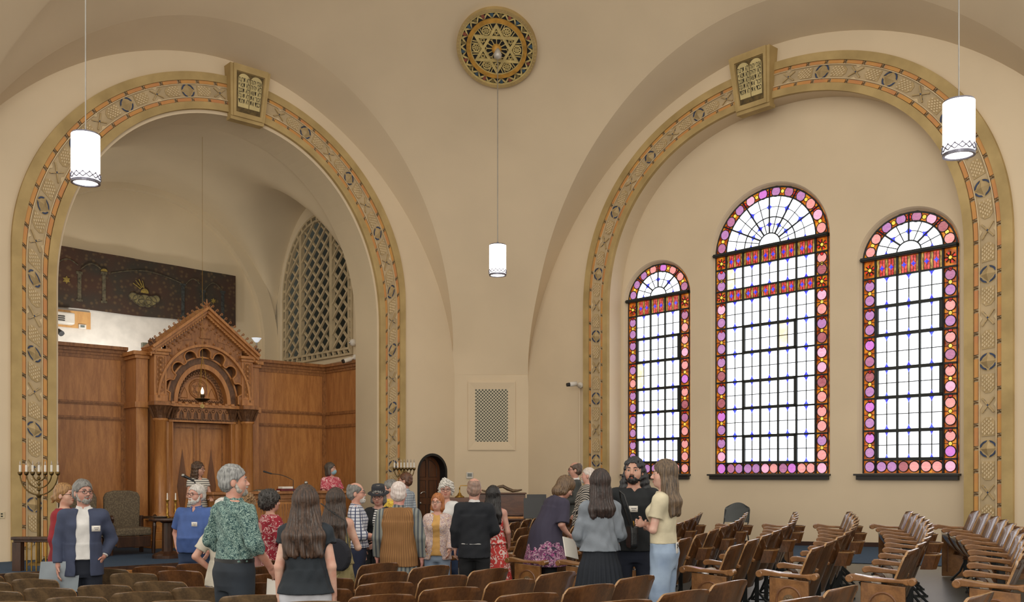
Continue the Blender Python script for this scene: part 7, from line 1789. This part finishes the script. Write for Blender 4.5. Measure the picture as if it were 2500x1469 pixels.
sx_ = k.math('MULTIPLY', sp.outputs[0], 2 * PI / .078); sz_ = k.math('MULTIPLY', sp.outputs[2], 2 * PI / .078); f = k.math('GREATER_THAN', k.math('MULTIPLY', k.math('SINE', sx_), k.math('SINE', sz_)), .05); f2 = k.math('GREATER_THAN', k.math('MULTIPLY', k.math('SINE', k.math('ADD', sx_, PI / 2)), k.math('SINE', k.math('ADD', sz_, PI / 2))), 2.0)
k.link(k.mix(f, (196, 186, 158), (52, 52, 42)), k.b.inputs['Base Color'])
g = MB(PW); g.span((a0, -.01, b0), (a1, .012, b1)); g.build('pierced_sheet', k.m, vent)
x, z = pier(1202, 818); w = 26 / FPX * 23; sc = thing('wall_speaker', 'small cream wall speaker on the corner wall above the vent', 'speaker', (x, 22.9, z - .25))
g = MB(); g.smooth = True; g.lathe((x, 22.97, z - .10), [(.11, -.02), (.135, .0), (.135, .24), (.12, .28)], 24, PI, 2 * PI); g.lathe((x, 22.97, z - .10), [(.0, .28), (.12, .28)], 24, PI, 2 * PI); m_sp = M('cream_plastic', (206, 190, 158), .5, var=.03); g.build('cover', m_sp, sc)
g = MB(); g.smooth = True; rows = [[(x + .125 * math.cos(q) * math.cos(u), 22.97 + .125 * math.cos(q) * math.sin(u) * 1.0, z - .10 - .20 * math.sin(q)) for u in np.linspace(PI, 2 * PI, 14)] for q in np.linspace(0, PI / 2, 7)]; g.grid(rows); g.build('lower_shell', M('olive_shell', (170, 150, 108), .5, var=.04), sc)
g = MB(); g.box((x - .085, 22.86, z + .01), (.016, .01, .022)); g.box((x + .085, 22.86, z + .01), (.016, .01, .022)); g.build('screws', m_black, sc)
x, z = pier(1147, 1160); th = thing('thermostat', 'white wall thermostat with grey display on the corner wall', 'thermostat', (x, 22.97, z - .08))
g = MB(); g.box((x, 22.98, z), (.165, .035, .15)); g.build('case', m_white, th, bevel=.01); g = MB(); g.box((x, 22.958, z + .01), (.10, .012, .075)); g.build('display', M('lcd_grey', (104, 110, 106), .3), th)
# security cameras
c = at(1408, 936, 21.4); cam_ = thing('security_camera', 'white security camera on the wall left of the window arch', 'security camera', (c.x, c.y, c.z - .1))
g = MB(); e = Vector((-1, -.35, -.16)).normalized(); g.smooth = True; g.cyl(c, c + e * .17, .052, .052, 14); g.build('housing', m_white, cam_); g = MB(); g.cyl(c + e * .165, c + e * .24, .042, .04, 14); g.build('lens_hood', m_black, cam_)
g = MB(); g.ring([(c.x - .02, c.y + .02, c.z - .02), (c.x + .06, c.y + .12, c.z - .04), (c.x + .10, c.y + .22, c.z - .02)], .03, 8); g.ball((c.x + .09, c.y + .2, c.z - .02), .07, 12); g.build('mount', m_white, cam_)
t_, z_ = onw('R', 1416, 945, -.01); q0 = FR(t_, -.018, z_); q1 = FR(t_, -.018, -1.25); g = MB(); g.bar(q0, q1, .028, .028); tag(g.build('conduit', m_plaster), 'thin plaster coloured conduit running down from the security camera', 'conduit')
G = lambda a, d, z: FL(TS + .03 + d, a, z)
w_, z_ = ont('L', 858, 876, TS + .15); c = Vector(G(w_, .14, z_)); e = Vector((-.8, -.55, -.35)).normalized(); bc = thing('bullet_camera', 'white bullet camera above the corner of the wood panelling', 'security camera', tuple(c))
g = MB(); g.cyl(c, c + e * .18, .05, .05, 14); g.build('housing', m_white, bc); g = MB(); g.cyl(c + e * .17, c + e * .22, .048, .045, 14); g.build('lens_hood', m_black, bc); g = MB(); g.ball(c - e * .05 + Vector((.06, .04, .03)), .07, 12); g.cyl(c, c - e * .05 + Vector((.06, .04, .03)), .03); g.build('mount', m_white, bc)
w_, z_ = ont('L', 862, 836, TS + .08); c = Vector(G(w_, .05, z_)); dc = thing('dome_camera', 'small white dome camera right of the lattice grille', 'security camera', tuple(c)); g = MB(); g.smooth = True; g.ball(c, .085, 14); g.build('dome', m_white, dc); g = MB(); g.ball(c + Vector((-.07, -.04, -.01)), .03, 10); g.build('lens', m_chrome, dc)
g = MB(G); g.ring([(w_ + .1, .02, 2.72), (2.2, .02, 2.70)], .01, 5); tag(g.build('cable_cover', m_plaster_niche), 'thin cable cover above the side panelling', 'conduit')
# upright piano against the corner, with horn and lamp on top
m_pno = M_wood('piano_walnut', (104, 66, 44), (76, 46, 32), .3, (1, 4, 4), 3)
Yp = 21.2; X0, X1 = (1150 - CX) / FPX * Yp, (1283 - CX) / FPX * Yp; zf = floor_z((X0 + X1) / 2, Yp); zt = EYE + (HZ - 1206) / FPX * Yp; zk = EYE + (HZ - 1258) / FPX * Yp
pn = thing('upright_piano', 'brown upright piano standing before the corner wall', 'piano', ((X0 + X1) / 2, Yp + .3, zf)); Xc, Wp = (X0 + X1) / 2, X1 - X0
def pb(name, c, d, m=m_pno, bev=.008): q = MB(); q.box(c, d); return q.build(name, m, pn, bevel=bev)
pb('case', (Xc, Yp + .32, (zf + .06 + zt) / 2), (Wp, .36, zt - zf - .06)); pb('lid', (Xc, Yp + .30, zt + .015), (Wp + .05, .44, .03)); pb('keybed', (Xc, Yp + .02, zk - .06), (Wp, .36, .08)); pb('fallboard', (Xc, Yp + .10, zk + .02), (Wp - .06, .20, .05)); pb('key_slip', (Xc, Yp - .165, zk - .04), (Wp, .03, .05), m_w1)
for sx in (-1, 1): pb('leg', (Xc + sx * (Wp / 2 - .06), Yp - .06, (zf + zk - .10) / 2), (.08, .08, zk - .10 - zf)); pb('cheek', (Xc + sx * (Wp / 2 - .03), Yp + .02, zk), (.06, .34, .10))
pb('lower_panel', (Xc, Yp + .125, (zf + .12 + zk - .12) / 2), (Wp - .12, .03, zk - zf - .26))
g = MB(); g.ring([(Xc + q, Yp + .22, zt + .03 + dz) for q, dz in ((-.50, .02), (-.38, .055), (-.28, .03), (-.14, .045), (.0, .125), (.10, .14), (.20, .085), (.32, .04), (.42, .045), (.52, .065))], [.010, .018, .024, .028, .032, .036, .038, .036, .026, .014], 10); tag(g.build('spiral_horn', M_wood('horn', (112, 88, 60), (74, 58, 42), .35), smooth=True), 'long twisted dark horn lying on top of the piano', 'horn')
b = at(1122, 1214, 20.4); g = MB(); lp = thing('brass_lamp', 'small brass desk lamp left of the piano', 'lamp', (b.x, b.y, b.z)); g.smooth = True; g.lathe(b, [(.10, 0), (.10, .015), (.05, .05), (.03, .09), (.012, .11), (.012, .20), (.02, .21)], 18); g.build('base', m_brass, lp); g = MB(); g.ring([(b.x, b.y, b.z + .2), (b.x + .02, b.y, b.z + .25), (b.x + .16, b.y, b.z + .25), (b.x + .18, b.y, b.z + .21)], .009, 6); g.build('arm', m_brass, lp)
g = MB(); g.box((b.x - .02, b.y + .1, (b.z + zf) / 2), (.5, .4, b.z - zf)); tag(g.build('side_cabinet', m_pno, bevel=.01), 'low brown cabinet under the brass lamp', 'cabinet')
# music stands
def stand(px, py, Y, w, label, tilt=.15, yaw=.0):
    c = at(px, py, Y); zf = floor_z(c.x, Y); r = thing('music_stand', label, 'music stand', (c.x, c.y, zf), 'black music stands')
    R = Matrix.Rotation(yaw, 3, 'Z') @ Matrix.Rotation(-tilt, 3, 'X')
    g = MB(); g.box(c, (w, .012, .36), R); q = R @ Vector((0, -.035, -.18)); g.box(c + q, (w, .07, .012), R); g.build('desk', m_black, r)
    g = MB(); g.cyl((c.x, c.y + .03, zf + .30), (c.x, c.y + .02, c.z), .014, seg=8); g.build('post', m_black, r)
    for k in range(3): a = 2 * PI * k / 3 + .4; g = MB(); g.ring([(c.x, c.y + .03, zf + .34), (c.x + .26 * math.cos(a), c.y + .03 + .26 * math.sin(a), zf + .01)], .009, 6); g.build('leg', m_black, r)
stand(1302, 1240, 17.2, .34, 'black music stand in front of the corner, left of three'); stand(1310, 1230, 18.0, .36, 'black music stand rising behind the leftmost one'); stand(1378, 1240, 17.4, .32, 'black music stand beside the bending person in purple', .35, -.5)
# spare chair by the window wall
m_gch = M('grey_shell', (58, 62, 62), .45, var=.06)
Yc = 17.6; xc = (1790 - CX) / FPX * Yc; zf = floor_z(xc, Yc) + .008; ch = thing('stacking_chair', 'dark grey stacking chair alone against the window wall', 'chair', (xc, Yc, zf)); e_ = Vector((uR[0], uR[1], 0)); n_ = Vector((-wR[0], -wR[1], 0)); rot = math.radians(20); Rz = Matrix.Rotation(rot, 3, 'Z'); e_, n_ = Rz @ e_, Rz @ n_
CF = lambda x, y, z: (xc + e_.x * x + n_.x * y, Yc + e_.y * x + n_.y * y, zf + z)
g = MB(CF); A = [[((.235 - .05 * max(0, (v - .7) / .3) ** 2) * u * (1 if v < .98 else .8), -.20 - .10 * v - .04 * (u * u - 1) * -1, .52 + .36 * v - .05 * u * u * v) for u in np.linspace(-1, 1, 11)] for v in np.linspace(0, 1, 9)]; B = [[(x, y - .015, z) for x, y, z in rw] for rw in A]
g.grid(A); g.grid(B); g.strip(A[-1], B[-1]); g.strip(A[0], B[0]); g.strip([q[0] for q in A], [q[0] for q in B]); g.strip([q[-1] for q in A], [q[-1] for q in B]); g.build('backrest', m_gch, ch, smooth=True)
g = MB(CF); A = [[(.22 * u, -.20 + .42 * v, .455 + .02 * u * u - .015 * math.sin(PI * v) - (.02 if v > .95 else 0)) for u in np.linspace(-1, 1, 9)] for v in np.linspace(0, 1, 7)]; B = [[(x, y, z - .018) for x, y, z in rw] for rw in A]; g.grid(A); g.grid(B); g.strip(A[0], B[0]); g.strip(A[-1], B[-1]); g.strip([q[0] for q in A], [q[0] for q in B]); g.strip([q[-1] for q in A], [q[-1] for q in B]); g.build('seat', m_gch, ch, smooth=True)
for sx in (-1, 1):
    g = MB(CF); g.ring([(sx * .215, .20, .44), (sx * .235, .23, .01)], .012, 8); g.build('leg', m_black, ch); g = MB(CF); g.ring([(sx * .215, -.14, .44), (sx * .235, -.24, .01)], .012, 8); g.build('leg', m_black, ch)
    g = MB(CF); g.ring([(sx * .215, .20, .44), (sx * .22, -.14, .44), (sx * .225, -.24, .60), (sx * .215, -.275, .75)], .011, 8); g.build('side_frame', m_black, ch)
# socket plate at the far left
c = onw('L', 4, 1257, -.006); g = MB(FL); g.span((c[0] - .05, -.014, c[1] - .055), (c[0] + .05, .0, c[1] + .055)); sk = tag(g.build('wall_socket', m_sp, bevel=.004), 'cream socket plate on the wall at the left edge', 'socket')
g = MB(FL); g.span((c[0] - .015, -.017, c[1] - .03), (c[0] + .015, -.012, c[1] - .01)); g.span((c[0] - .015, -.017, c[1] + .01), (c[0] + .015, -.012, c[1] + .03)); g.build('socket_holes', m_dark, sk)
